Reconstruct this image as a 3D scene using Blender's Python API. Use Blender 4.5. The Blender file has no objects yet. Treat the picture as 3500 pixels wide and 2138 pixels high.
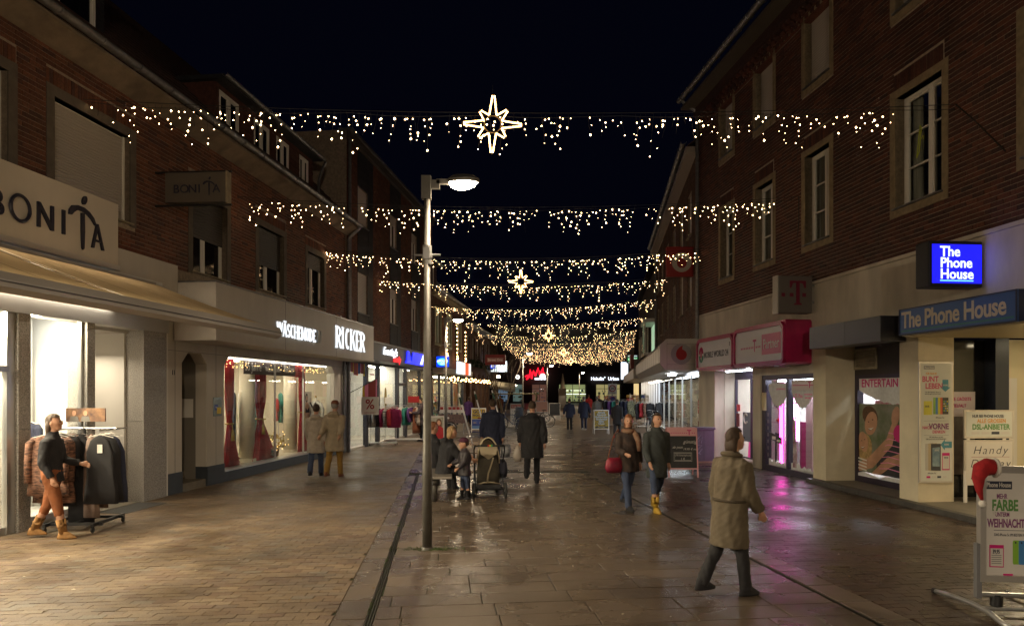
import bpy, bmesh, math, random
import numpy as np
from math import pi, sin, cos, radians, atan2, sqrt
from mathutils import Vector, Matrix, Euler

random.seed(7)
SC = bpy.context.scene
COL = SC.collection

# ------------------------------------------------------------------ camera, sky, exposure
cam = bpy.data.cameras.new('camera')
camo = bpy.data.objects.new('camera', cam)
COL.objects.link(camo)
camo.location = (0, 0, 2.0)
camo.rotation_euler = (pi / 2, 0, 0)
cam.sensor_width = 36.0
cam.sensor_fit = 'HORIZONTAL'
cam.lens = 36.0 * 2400 / 3500
cam.shift_y = 269.0 / 3500
cam.clip_start = 0.05
cam.clip_end = 1500
SC.camera = camo

world = bpy.data.worlds.new('World')
SC.world = world
world.use_nodes = True
_n = world.node_tree.nodes
_bg = _n.get('Background') or _n.new('ShaderNodeBackground')
_bg.inputs['Color'].default_value = (0.0011, 0.0014, 0.0046, 1)     # clear late-evening sky
_bg.inputs['Strength'].default_value = 0.6

SC.view_settings.view_transform = 'Standard'
SC.view_settings.look = 'None'
SC.view_settings.exposure = 0.28
SC.view_settings.gamma = 1.0
SC.view_settings.use_curve_mapping = False
SC.render.engine = 'CYCLES'
cy = SC.cycles
cy.use_denoising = True
cy.max_bounces = 7
cy.diffuse_bounces = 3
cy.glossy_bounces = 3
cy.transmission_bounces = 5
cy.transparent_max_bounces = 12
cy.caustics_reflective = False
cy.caustics_refractive = False
cy.sample_clamp_indirect = 3.0
cy.sample_clamp_direct = 0.0
cy.use_light_tree = True

# ------------------------------------------------------------------ materials
MATS = {}


def M(name, col=(.5, .5, .5), rough=.6, metal=0., spec=.5, var=0., scale=6., bump=0., bscale=60., emit=None, es=1.,
      col2=None, sss=0, stretch=None, detail=3.):
    """Principled material; var mixes noise into the colour (col..col2), bump adds fine relief."""
    if name in MATS:
        return MATS[name]
    m = bpy.data.materials.new(name)
    m.use_nodes = True
    nt = m.node_tree
    p = nt.nodes['Principled BSDF']
    p.inputs['Base Color'].default_value = (*col, 1)
    p.inputs['Roughness'].default_value = rough
    p.inputs['Metallic'].default_value = metal
    p.inputs['Specular IOR Level'].default_value = spec
    if emit is not None:
        p.inputs['Emission Color'].default_value = (*emit, 1)
        p.inputs['Emission Strength'].default_value = es
    if var or bump or col2:
        tc = nt.nodes.new('ShaderNodeTexCoord')
        src = tc.outputs['Object']
        if stretch:
            mp = nt.nodes.new('ShaderNodeMapping')
            mp.inputs['Scale'].default_value = stretch
            nt.links.new(src, mp.inputs['Vector'])
            src = mp.outputs['Vector']
        if var or col2:
            nz = nt.nodes.new('ShaderNodeTexNoise')
            nz.inputs['Scale'].default_value = scale
            nz.inputs['Detail'].default_value = detail
            nz.inputs['Roughness'].default_value = .62
            nt.links.new(src, nz.inputs['Vector'])
            r = nt.nodes.new('ShaderNodeValToRGB')
            r.color_ramp.elements[0].position = .32
            r.color_ramp.elements[1].position = .68
            c2 = col2 if col2 else tuple(c * (1 - var) for c in col)
            r.color_ramp.elements[0].color = (*c2, 1)
            r.color_ramp.elements[1].color = (*(tuple(min(1, c * (1 + var * .6)) for c in col) if not col2 else col), 1)
            nt.links.new(nz.outputs['Fac'], r.inputs['Fac'])
            nt.links.new(r.outputs['Color'], p.inputs['Base Color'])
        if bump:
            n2 = nt.nodes.new('ShaderNodeTexNoise')
            n2.inputs['Scale'].default_value = bscale
            n2.inputs['Detail'].default_value = 4
            nt.links.new(src, n2.inputs['Vector'])
            b = nt.nodes.new('ShaderNodeBump')
            b.inputs['Strength'].default_value = bump
            b.inputs['Distance'].default_value = .01
            nt.links.new(n2.outputs['Fac'], b.inputs['Height'])
            nt.links.new(b.outputs['Normal'], p.inputs['Normal'])
    MATS[name] = m
    return m


def EM(name, col, s, sampled=True):
    """A glowing material (lamps, lit signs)."""
    if name in MATS:
        return MATS[name]
    m = bpy.data.materials.new(name)
    m.use_nodes = True
    nt = m.node_tree
    p = nt.nodes['Principled BSDF']
    p.inputs['Base Color'].default_value = (*[min(.8, c) for c in col], 1)
    p.inputs['Roughness'].default_value = .4
    p.inputs['Emission Color'].default_value = (*col, 1)
    p.inputs['Emission Strength'].default_value = s
    if not sampled:
        m.cycles.emission_sampling = 'NONE'
    MATS[name] = m
    return m


def glass(name='window_glass', tint=(.93, .96, .95), refl=.07):
    if name in MATS:
        return MATS[name]
    m = bpy.data.materials.new(name)
    m.use_nodes = True
    nt = m.node_tree
    for n in list(nt.nodes):
        nt.nodes.remove(n)
    o = nt.nodes.new('ShaderNodeOutputMaterial')
    t = nt.nodes.new('ShaderNodeBsdfTransparent')
    t.inputs['Color'].default_value = (*tint, 1)
    g = nt.nodes.new('ShaderNodeBsdfGlossy')
    g.inputs['Roughness'].default_value = .02
    lw = nt.nodes.new('ShaderNodeLayerWeight')
    lw.inputs['Blend'].default_value = .5
    pw = nt.nodes.new('ShaderNodeMath')
    pw.operation = 'POWER'
    pw.inputs[1].default_value = 5.0
    ml = nt.nodes.new('ShaderNodeMath')
    ml.operation = 'MULTIPLY_ADD'
    ml.inputs[1].default_value = .8
    ml.inputs[2].default_value = refl * .55
    ml.use_clamp = True
    mx = nt.nodes.new('ShaderNodeMixShader')
    nt.links.new(lw.outputs['Facing'], pw.inputs[0])
    nt.links.new(pw.outputs['Value'], ml.inputs[0])
    nt.links.new(ml.outputs['Value'], mx.inputs['Fac'])
    nt.links.new(t.outputs['BSDF'], mx.inputs[1])
    nt.links.new(g.outputs['BSDF'], mx.inputs[2])
    nt.links.new(mx.outputs['Shader'], o.inputs['Surface'])
    MATS[name] = m
    return m


def brick_mat(name, cols, rough=.75, per='island', spec=.3, moss=None, bump=.25, nscale=35.):
    """Each loose brick (or each brick object) takes one of COLS, with grain."""
    if name in MATS:
        return MATS[name]
    m = bpy.data.materials.new(name)
    m.use_nodes = True
    nt = m.node_tree
    p = nt.nodes['Principled BSDF']
    p.inputs['Roughness'].default_value = rough
    p.inputs['Specular IOR Level'].default_value = spec
    if per == 'island':
        g = nt.nodes.new('ShaderNodeNewGeometry')
        rnd = g.outputs['Random Per Island']
    else:
        g = nt.nodes.new('ShaderNodeObjectInfo')
        rnd = g.outputs['Random']
    r = nt.nodes.new('ShaderNodeValToRGB')
    r.color_ramp.interpolation = 'LINEAR'
    e = r.color_ramp.elements
    while len(e) < len(cols):
        e.new(.5)
    for i, c in enumerate(cols):
        e[i].position = i / max(1, len(cols) - 1)
        e[i].color = (*c, 1)
    nt.links.new(rnd, r.inputs['Fac'])
    g2 = nt.nodes.new('ShaderNodeNewGeometry')
    nz = nt.nodes.new('ShaderNodeTexNoise')
    nz.inputs['Scale'].default_value = nscale
    nz.inputs['Detail'].default_value = 4
    nt.links.new(g2.outputs['Position'], nz.inputs['Vector'])
    n3 = nt.nodes.new('ShaderNodeTexNoise')
    n3.inputs['Scale'].default_value = 1.1
    n3.inputs['Detail'].default_value = 5
    nt.links.new(g2.outputs['Position'], n3.inputs['Vector'])
    ad = nt.nodes.new('ShaderNodeMath')
    ad.operation = 'ADD'
    nt.links.new(nz.outputs['Fac'], ad.inputs[0])
    nt.links.new(n3.outputs['Fac'], ad.inputs[1])
    mr = nt.nodes.new('ShaderNodeMapRange')
    mr.inputs['From Min'].default_value = .65
    mr.inputs['From Max'].default_value = 1.35
    mr.inputs['To Min'].default_value = .48
    mr.inputs['To Max'].default_value = 1.45
    nt.links.new(ad.outputs['Value'], mr.inputs['Value'])
    mul = nt.nodes.new('ShaderNodeVectorMath')
    mul.operation = 'SCALE'
    nt.links.new(r.outputs['Color'], mul.inputs[0])
    nt.links.new(mr.outputs['Result'], mul.inputs['Scale'])
    nt.links.new(mul.outputs['Vector'], p.inputs['Base Color'])
    rr = nt.nodes.new('ShaderNodeMapRange')
    rr.inputs['From Min'].default_value = .35
    rr.inputs['From Max'].default_value = .65
    rr.inputs['To Min'].default_value = max(.05, rough - .16)
    rr.inputs['To Max'].default_value = min(1, rough + .12)
    nt.links.new(n3.outputs['Fac'], rr.inputs['Value'])
    nt.links.new(rr.outputs['Result'], p.inputs['Roughness'])
    b = nt.nodes.new('ShaderNodeBump')
    b.inputs['Strength'].default_value = bump
    b.inputs['Distance'].default_value = .006
    nt.links.new(nz.outputs['Fac'], b.inputs['Height'])
    nt.links.new(b.outputs['Normal'], p.inputs['Normal'])
    MATS[name] = m
    return m


# ------------------------------------------------------------------ mesh builder
class MB:
    def __init__(s):
        s.v = []
        s.f = []
        s.mi = []
        s.cur = 0
        s.sm = []
        s.smooth = False

    def add(s, vs, fs):
        o = len(s.v)
        s.v.extend([tuple(v) for v in vs])
        for f in fs:
            s.f.append(tuple(i + o for i in f))
            s.mi.append(s.cur)
            s.sm.append(s.smooth)
        return s

    def m(s, i):
        s.cur = i
        return s

    def sh(s, on=True):
        s.smooth = on
        return s

    def box(s, x0, x1, y0, y1, z0, z1):
        if x0 > x1: x0, x1 = x1, x0
        if y0 > y1: y0, y1 = y1, y0
        if z0 > z1: z0, z1 = z1, z0
        return s.add([(x0, y0, z0), (x1, y0, z0), (x1, y1, z0), (x0, y1, z0), (x0, y0, z1), (x1, y0, z1), (x1, y1, z1), (x0, y1, z1)],
                     [(3, 2, 1, 0), (4, 5, 6, 7), (0, 1, 5, 4), (1, 2, 6, 5), (2, 3, 7, 6), (3, 0, 4, 7)])

    def cbox(s, c, d, rot=None):
        h = [k / 2 for k in d]
        vs = [Vector((sx * h[0], sy * h[1], sz * h[2])) for sz in (-1, 1) for sx, sy in ((-1, -1), (1, -1), (1, 1), (-1, 1))]
        if rot is not None:
            mt = Euler(rot).to_matrix()
            vs = [mt @ v for v in vs]
        c = Vector(c)
        return s.add([v + c for v in vs], [(3, 2, 1, 0), (4, 5, 6, 7), (0, 1, 5, 4), (1, 2, 6, 5), (2, 3, 7, 6), (3, 0, 4, 7)])

    def bevbox(s, c, d, b, rot=None):
        """box with chamfered vertical and horizontal edges"""
        bm = bmesh.new()
        bmesh.ops.create_cube(bm, size=1)
        bmesh.ops.scale(bm, vec=d, verts=bm.verts)
        bmesh.ops.bevel(bm, geom=bm.edges[:], offset=b, segments=2, affect='EDGES', profile=.6)
        mt = Euler(rot).to_matrix() if rot else Matrix.Identity(3)
        c = Vector(c)
        bm.verts.ensure_lookup_table()
        bm.verts.index_update()
        s.add([mt @ v.co + c for v in bm.verts], [[v.index for v in f.verts] for f in bm.faces])
        bm.free()
        return s

    def quad(s, a, b, c, d):
        return s.add([a, b, c, d], [(0, 1, 2, 3)])

    def cyl(s, p0, p1, r0, r1=None, n=10, cap=True):
        r1 = r0 if r1 is None else r1
        return s.tube([p0, p1], [r0, r1], n, cap)

    def tube(s, pts, r, n=8, cap=True, closed=False):
        pts = [Vector(p) for p in pts]
        k = len(pts)
        rr = r if isinstance(r, (list, tuple)) else [r] * k
        vs = []
        prev = None
        for i, p in enumerate(pts):
            if closed:
                t = pts[(i + 1) % k] - pts[i - 1]
            else:
                t = pts[min(i + 1, k - 1)] - pts[max(i - 1, 0)]
            if t.length < 1e-9:
                t = Vector((0, 0, 1))
            t.normalize()
            if prev is None:
                u = t.orthogonal().normalized()
            else:
                u = prev - t * prev.dot(t)
                u = u.normalized() if u.length > 1e-6 else t.orthogonal().normalized()
            prev = u
            w = t.cross(u)
            for j in range(n):
                a = 2 * pi * j / n
                vs.append(p + (u * cos(a) + w * sin(a)) * rr[i])
        fs = []
        for i in range(k if closed else k - 1):
            i2 = (i + 1) % k
            for j in range(n):
                fs.append((i * n + j, i * n + (j + 1) % n, i2 * n + (j + 1) % n, i2 * n + j))
        if cap and not closed:
            fs.append(tuple(range(n - 1, -1, -1)))
            fs.append(tuple((k - 1) * n + j for j in range(n)))
        return s.add(vs, fs)

    def loft(s, secs, n=14, cap=True, wave=None):
        """secs: list of (center, rx, ry[, twist axes]) ellipses in horizontal planes, or (center, rx, ry, ux, uy)"""
        vs = []
        for i, q in enumerate(secs):
            c = Vector(q[0])
            ux = Vector(q[3]) if len(q) > 3 else Vector((1, 0, 0))
            uy = Vector(q[4]) if len(q) > 4 else Vector((0, 1, 0))
            for j in range(n):
                a = 2 * pi * j / n
                k = 1 + (wave(i, a) if wave else 0)
                vs.append(c + ux * (q[1] * cos(a) * k) + uy * (q[2] * sin(a) * k))
        k = len(secs)
        fs = []
        for i in range(k - 1):
            for j in range(n):
                fs.append((i * n + j, i * n + (j + 1) % n, (i + 1) * n + (j + 1) % n, (i + 1) * n + j))
        if cap:
            fs.append(tuple(range(n - 1, -1, -1)))
            fs.append(tuple((k - 1) * n + j for j in range(n)))
        return s.add(vs, fs)

    def ball(s, c, r, n=10, m_=6, sz=(1, 1, 1)):
        c = Vector(c)
        vs = [c + Vector((0, 0, -r * sz[2]))]
        for i in range(1, m_):
            t = -pi / 2 + pi * i / m_
            for j in range(n):
                a = 2 * pi * j / n
                vs.append(c + Vector((cos(a) * cos(t) * r * sz[0], sin(a) * cos(t) * r * sz[1], sin(t) * r * sz[2])))
        vs.append(c + Vector((0, 0, r * sz[2])))
        fs = []
        for j in range(n):
            fs.append((0, 1 + (j + 1) % n, 1 + j))
        for i in range(m_ - 2):
            for j in range(n):
                a = 1 + i * n
                fs.append((a + j, a + (j + 1) % n, a + n + (j + 1) % n, a + n + j))
        a = 1 + (m_ - 2) * n
        for j in range(n):
            fs.append((a + j, a + (j + 1) % n, len(vs) - 1))
        return s.add(vs, fs)

    def prism(s, outline, d0, d1, plane='xz'):
        """extrude a closed outline (list of 2D) between depths d0..d1; plane xz -> (x, d, z); xy -> (x, y, d); yz -> (d, y, z)"""
        def P(a, d):
            if plane == 'xz': return (a[0], d, a[1])
            if plane == 'xy': return (a[0], a[1], d)
            return (d, a[0], a[1])
        n = len(outline)
        vs = [P(a, d0) for a in outline] + [P(a, d1) for a in outline]
        fs = [tuple(range(n)), tuple(range(2 * n - 1, n - 1, -1))]
        for i in range(n):
            j = (i + 1) % n
            fs.append((j, i, n + i, n + j))
        return s.add(vs, fs)

    def ring(s, c, R, r, n=24, m_=6, axis='y', a0=0, a1=2 * pi):
        c = Vector(c)
        closed = abs(a1 - a0 - 2 * pi) < 1e-6
        k = n if closed else n + 1
        pts = []
        for i in range(k):
            a = a0 + (a1 - a0) * i / n
            if axis == 'y':
                pts.append(c + Vector((cos(a) * R, 0, sin(a) * R)))
            elif axis == 'x':
                pts.append(c + Vector((0, cos(a) * R, sin(a) * R)))
            else:
                pts.append(c + Vector((cos(a) * R, sin(a) * R, 0)))
        return s.tube(pts, r, m_, closed=closed)

    def mesh(s, name, mats):
        me = bpy.data.meshes.new(name)
        me.from_pydata(s.v, [], s.f)
        mats = mats if isinstance(mats, (list, tuple)) else [mats]
        for m in mats:
            me.materials.append(m)
        if len(mats) > 1:
            me.polygons.foreach_set('material_index', s.mi)
        if any(s.sm):
            me.polygons.foreach_set('use_smooth', s.sm)
        bm = bmesh.new()
        bm.from_mesh(me)
        bmesh.ops.recalc_face_normals(bm, faces=bm.faces[:])
        bm.to_mesh(me)
        bm.free()
        me.update()
        return me

    def build(s, name, mats, parent=None, **kw):
        return link(name, s.mesh(name, mats), parent, **kw)


def link(name, data, parent=None, loc=None, rotz=None, rot=None, label=None, cat=None, group=None, kind=None):
    o = bpy.data.objects.new(name, data)
    COL.objects.link(o)
    if parent is not None:
        o.parent = parent
    if loc is not None:
        o.location = loc
    if rotz is not None:
        o.rotation_euler = (0, 0, rotz)
    if rot is not None:
        o.rotation_euler = rot
    return tag(o, label, cat, group, kind)


def tag(o, label=None, cat=None, group=None, kind=None):
    if label: o['label'] = label
    if cat: o['category'] = cat
    if group: o['group'] = group
    if kind: o['kind'] = kind
    return o


def thing(name, label, cat, loc=(0, 0, 0), rotz=0., group=None):
    return link(name, None, None, loc, rotz, None, label, cat, group)


def copy_tree(o, loc=None, rotz=None, label=None, parent=None):
    c = o.copy()
    COL.objects.link(c)
    if parent is not None:
        c.parent = parent
    if loc is not None: c.location = loc
    if rotz is not None: c.rotation_euler = (0, 0, rotz)
    if label: c['label'] = label
    for ch in o.children:
        copy_tree(ch, parent=c)
    return c


CH = {}


def raw_mb(name, v, f, mat, parent=None, **kw):
    """numpy fast path: v (N,3), f (M,4)"""
    me = bpy.data.meshes.new(name)
    me.vertices.add(len(v))
    me.vertices.foreach_set('co', np.asarray(v, np.float32).ravel())
    me.loops.add(len(f) * 4)
    me.loops.foreach_set('vertex_index', np.asarray(f, np.int32).ravel())
    me.polygons.add(len(f))
    me.polygons.foreach_set('loop_start', np.arange(0, len(f) * 4, 4, dtype=np.int32))
    me.polygons.foreach_set('loop_total', np.full(len(f), 4, np.int32))
    me.materials.append(mat)
    me.polygons.foreach_set('use_smooth', np.zeros(len(f), bool))
    me.update(calc_edges=True)
    me.shade_flat()
    return link(name, me, parent, **kw)


def lamp(name, typ, energy, col, loc, rot=None, size=.1, size_y=None, spot=None, parent=None, blend=.5, spread=None):
    l = bpy.data.lights.new(name, typ)
    l.energy = energy
    l.color = col
    if typ == 'AREA':
        l.shape = 'RECTANGLE' if size_y else 'SQUARE'
        l.size = size
        if size_y: l.size_y = size_y
        if spread: l.spread = spread
    elif typ in ('POINT', 'SPOT'):
        l.shadow_soft_size = size
        if typ == 'SPOT':
            l.spot_size = spot
            l.spot_blend = blend
    o = bpy.data.objects.new(name, l)
    COL.objects.link(o)
    o.location = loc
    if rot: o.rotation_euler = rot
    if parent is not None: o.parent = parent
    return o


# ------------------------------------------------------------------ lettering
def text(body, size, mat, parent, x, z, y=0., d=.006, sx=1., bold=0., shear=0., align='CENTER', name='lettering', spacing=1., rot=0., flat=False, label=None):
    """letters standing on the local xz plane at depth y, facing -y, thickness d"""
    cu = bpy.data.curves.new('t', 'FONT')
    cu.body = body
    cu.size = size
    cu.align_x = align
    cu.offset = bold * size
    cu.shear = shear
    cu.space_character = spacing
    cu.resolution_u = 3
    cu.extrude = d / 2
    o = bpy.data.objects.new('t', cu)
    COL.objects.link(o)
    bpy.context.view_layer.update()
    me = bpy.data.meshes.new_from_object(o.evaluated_get(bpy.context.evaluated_depsgraph_get()))
    bpy.data.objects.remove(o)
    bpy.data.curves.remove(cu)
    n = len(me.vertices)
    co = np.empty(n * 3, np.float32)
    me.vertices.foreach_get('co', co)
    co = co.reshape(-1, 3)
    X = co[:, 0] * sx
    Z = co[:, 1].copy()
    if rot:
        X, Z = X * cos(rot) - Z * sin(rot), X * sin(rot) + Z * cos(rot)
    out = np.stack([X + x, y - (co[:, 2] + d / 2), Z + z], 1)
    if flat:
        out = np.stack([X + x, Z + z, y + co[:, 2] + d / 2], 1)
    me.vertices.foreach_set('co', out.astype(np.float32).ravel())
    me.materials.clear()
    me.materials.append(mat)
    me.name = name
    me.update()
    return link(name, me, parent, label=label)


# ------------------------------------------------------------------ facade frames
class Frame:
    """a street front: local x runs along the wall (to the right as seen from the street), -y towards the street, z up"""
    def __init__(s, x0, y0, dx, dy):
        n = sqrt(dx * dx + dy * dy)
        s.x0, s.y0, s.dx, s.dy = x0, y0, dx / n, dy / n
        s.rz = atan2(dy, dx)
        s.loc = (x0, y0, 0)

    def X(s, Y):
        return (Y - s.y0) / s.dy

    def w(s, x, y, z=0.):
        return Vector((s.x0 + s.dx * x - s.dy * y, s.y0 + s.dy * x + s.dx * y, z))


FL = Frame(-8.21, 0.0, .115, 1.0)          # left terrace: shop building, then its neighbours
FR = Frame(8.28, 0.0, .1, -1.0)            # right: three storey brick house
FR2 = Frame(5.98, 22.7, -.13, -1.0)        # right: fronts beyond the bend

# ------------------------------------------------------------------ bricks
BRK = np.array([(0, 0, 0), (1, 0, 0), (1, 1, 0), (0, 1, 0), (0, 0, 1), (1, 0, 1), (1, 1, 1), (0, 1, 1)], np.float32)
BRF = np.array([(4, 5, 6, 7), (0, 1, 5, 4), (1, 2, 6, 5), (2, 3, 7, 6), (3, 0, 4, 7), (0, 3, 2, 1)], np.int32)


def boxes(arr, drop=()):
    """arr (N,6): x0,x1,y0,y1,z0,z1 -> verts, faces; drop lists faces left out (0 top,1 front,2 right,3 back,4 left,5 bottom)"""
    a = np.asarray(arr, np.float32)
    n = len(a)
    lo = a[:, [0, 2, 4]]
    hi = a[:, [1, 3, 5]]
    v = lo[:, None, :] + BRK[None] * (hi - lo)[:, None, :]
    keep = [i for i in range(6) if i not in drop]
    f = BRF[keep][None] + (np.arange(n, dtype=np.int32) * 8)[:, None, None]
    return v.reshape(-1, 3), f.reshape(-1, 4)


def sub_intervals(a, b, cuts):
    out = [(a, b)]
    for c0, c1 in cuts:
        nx = []
        for p, q in out:
            if c1 <= p or c0 >= q:
                nx.append((p, q))
            else:
                if c0 - p > .012: nx.append((p, c0))
                if q - c1 > .012: nx.append((c1, q))
        out = nx
    return out


def brick_wall(parent, x0, x1, z0, z1, holes, bl, bh, jt, mat_i, mat_o, mortar, rng, proud=.005, frame=None, singles=300, soldier=()):
    """mortar sheet pieces are built by the caller; lays running-bond bricks proud of y=0. The nearest full bricks become objects of their own."""
    rows = []
    full = []
    z = z0
    k = 0
    while z < z1 - .01:
        zt = min(z + bh, z1)
        x = x0 - (bl + jt) * (.5 if k % 2 else 0.) - rng.random() * .01
        while x < x1:
            a, b = max(x, x0), min(x + bl, x1)
            if b - a > .012:
                cuts = [(h[0], h[1]) for h in holes if h[2] < zt and h[3] > z]
                cuts += [(h[0], h[1]) for h in soldier if h[2] < zt and h[3] > z]
                for p, q in sub_intervals(a, b, cuts):
                    pr = proud + rng.uniform(-.0025, .003)
                    row = (p, q, -pr, .02, z, zt)
                    if abs((q - p) - bl) < 1e-4 and zt - z > bh - 1e-4:
                        full.append(row)
                    else:
                        rows.append(row)
            x += bl + jt
        z += bh + jt
        k += 1
    for h in soldier:          # upright bricks over the openings
        x = h[0]
        while x + bh <= h[1] + .001:
            pr = proud + rng.uniform(-.003, .003)
            rows.append((x, x + bh, -pr, .02, h[2], h[3] - jt))
            x += bh + jt
    if frame and singles and full:
        def key(r):
            p = frame.w((r[0] + r[1]) / 2, 0, (r[4] + r[5]) / 2)
            u = p.x / max(p.y, .1)
            w = (p.z - 2) / max(p.y, .1)
            vis = abs(u) < .725 and p.y > 1 and w < .55
            return (0 if vis else 1, p.length)
        full.sort(key=key)
        me = MB().box(0, bl, -proud, .02, 0, bh).mesh('brick', mat_o)
        for r in full[:singles]:
            link('brick', me, parent, loc=(r[0], r[2] + proud, r[4]))
        full = full[singles:]
    rows += full
    v, f = boxes(rows, drop=(3,))
    return raw_mb('brickwork', v, f, mat_i, parent, kind='stuff')


def wall_sheet(mb, x0, x1, z0, z1, holes, y0, y1):
    """a wall slab y0..y1 with rectangular holes, cut into boxes that butt"""
    zs = sorted({z0, z1, *[h[2] for h in holes if z0 < h[2] < z1], *[h[3] for h in holes if z0 < h[3] < z1]})
    for a, b in zip(zs, zs[1:]):
        cuts = [(h[0], h[1]) for h in holes if h[2] < b - 1e-6 and h[3] > a + 1e-6]
        for p, q in sub_intervals(x0, x1, cuts):
            mb.box(p, q, y0, y1, a, b)
    return mb
# ------------------------------------------------------------------ shared materials
RNG = random.Random(11)
m_stone = M('cast_stone', (.30, .25, .17), .8, var=.25, scale=5, bump=.25, bscale=90)
m_white = M('white_lacquer', (.72, .69, .64), .45)
m_plaster = M('pale_plaster', (.64, .58, .48), .85, var=.22, scale=1.1, bump=.35, bscale=130, stretch=(1.6, 1.6, .45), detail=6)
m_cream = M('cream_plaster', (.68, .60, .44), .85, var=.16, scale=1.1, detail=6, bump=.4, bscale=110)
m_greyp = M('grey_fascia_panel', (.50, .46, .41), .55, var=.16, scale=.9, stretch=(1, 1, .3), detail=6)
m_zinc = M('zinc', (.20, .20, .21), .45, .7, var=.25, scale=9)
m_alu = M('aluminium', (.62, .62, .62), .32, .85)
m_steel = M('steel', (.52, .52, .54), .28, 1.)
m_black = M('black_metal', (.015, .015, .017), .45)
m_dark = M('dark_frame', (.03, .028, .035), .4)
m_rubber = M('rubber', (.02, .02, .02), .75)
m_pane = M('unlit_room_pane', (.006, .006, .008), .06, spec=.5)  # darkness of the unlit rooms behind is put into the opaque pane colour
m_glass = glass()
m_wire = M('black_wire', (.012, .012, .012), .6)
m_roof = M('roof_tiles', (.045, .02, .014), .75, var=.5, scale=7)
m_slate = M('dark_slate', (.022, .022, .026), .6, var=.35, scale=6, bump=.3, bscale=30)
m_granite = M('grey_granite', (.50, .47, .43), .45, col2=(.13, .125, .12), scale=75, detail=2)
m_mortar = M('mortar', (.30, .24, .18), .95, var=.3, scale=14)
m_mortar_r = M('mortar_grey', (.36, .30, .22), .95, var=.3, scale=14)
m_int = M('shop_interior_white', (.78, .76, .72), .7)
m_intw = M('shop_interior_cream', (.70, .62, .48), .7)
m_shopfloor = M('shop_floor', (.45, .40, .33), .35, var=.1, scale=3)
m_joint = M('paving_joint_sand', (.030, .026, .018), .95, col2=(.028, .045, .010), scale=2.2)
m_drain = M('drain_slot', (.008, .008, .008), .8)

b_left = [(.115, .042, .025), (.155, .060, .034), (.085, .036, .027), (.18, .075, .043), (.13, .050, .029), (.072, .036, .031), (.165, .066, .038)]
m_brkL_i = brick_mat('red_brick', b_left, .8)
m_brkL_o = brick_mat('red_brick_single', b_left, .8, per='object')
b_right = [(.075, .029, .022), (.10, .038, .026), (.05, .026, .024), (.125, .044, .028), (.08, .031, .024), (.055, .025, .021)]
m_brkR_i = brick_mat('dark_red_brick', b_right, .75)
m_brkR_o = brick_mat('dark_red_brick_single', b_right, .75, per='object')
b_pav = [(.120, .078, .046), (.148, .102, .060), (.098, .068, .047), (.165, .118, .072), (.138, .100, .066), (.108, .066, .042), (.140, .116, .086)]
m_pav_i = brick_mat('clinker_paver', b_pav, .50, spec=.45, bump=.4, nscale=60)
m_pav_o = brick_mat('clinker_paver_single', b_pav, .50, per='object', spec=.45, bump=.4, nscale=60)
b_pav2 = [(.050, .032, .022), (.066, .042, .028), (.044, .029, .022), (.076, .048, .031), (.056, .035, .025)]
m_pav2_i = brick_mat('damp_clinker_paver', b_pav2, .34, spec=.5, bump=.45, nscale=60)
m_pav2_o = brick_mat('damp_clinker_paver_single', b_pav2, .34, per='object', spec=.5, bump=.45, nscale=60)
b_slab = [(.092, .069, .050), (.108, .080, .057), (.083, .063, .047), (.100, .075, .055)]
m_slab_o = brick_mat('concrete_slab', b_slab, .31, per='object', spec=.5, bump=.35, nscale=150)
m_slab_i = brick_mat('concrete_slab_far', b_slab, .38, spec=.5, bump=.35, nscale=150)

# ------------------------------------------------------------------ ground
MB().box(-300, 300, -60, 700, -.40, -.06).build('ground', M('ground_earth', (.04, .035, .03), .95), kind='structure')


def xl_wall(Y): return -8.21 + .115 * Y           # left building line
def xr_wall(Y): return 8.28 - .1 * Y if Y < 22.7 else 5.98 + .13 * (Y - 22.7)
def x_edge(Y): return -1.04 - .085 * Y if Y < 26 else -3.25 + .06 * (Y - 26)    # left edge of the slab carpet
def x_dl(Y): return -.66 - .094 * Y if Y < 26 else -3.1 + .06 * (Y - 26)        # left drain
def x_dr(Y): return 3.905 - .125 * Y if Y < 20 else 1.405 + .07 * (Y - 20)      # right drain
def x_out(Y): return 4.29 - .135 * Y if Y < 20 else 1.75 + .09 * (Y - 20)       # right edge


KR = .115     # rows of slabs climb this much per metre to the right


def row_poly(t0, t1, y0, y1, xa):
    """four ground corners of a piece whose rows run along (1, KR); t is measured from the line xa"""
    out = []
    for t, y in ((t0, y0), (t1, y0), (t1, y1), (t0, y1)):
        X = xa(y) + t
        Y = y + KR * X
        out.append((X, Y))
    return out


def slab_mesh(poly, zt, zb, g=.004):
    c = [sum(p[i] for p in poly) / 4 for i in (0, 1)]
    pts = []
    for p in poly:
        d = (p[0] - c[0], p[1] - c[1])
        pts.append((p[0] - g * (1 if d[0] > 0 else -1), p[1] - g * (1 if d[1] > 0 else -1)))
    return pts, c


def add_slab(mb, pts, c, zt, zb, b=.005):
    top = [(c[0] + (p[0] - c[0]) * (1 - b / .3) - c[0], c[1] + (p[1] - c[1]) * (1 - b / .15) - c[1], zt) for p in pts]
    mid = [(p[0] - c[0], p[1] - c[1], zt - b) for p in pts]
    low = [(p[0] - c[0], p[1] - c[1], zb) for p in pts]
    return top, mid, low


SL_F = [(0, 1, 2, 3), (4, 5, 1, 0), (5, 6, 2, 1), (6, 7, 3, 2), (7, 4, 0, 3), (8, 9, 5, 4), (9, 10, 6, 5), (10, 11, 7, 6), (11, 8, 4, 7)]


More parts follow.
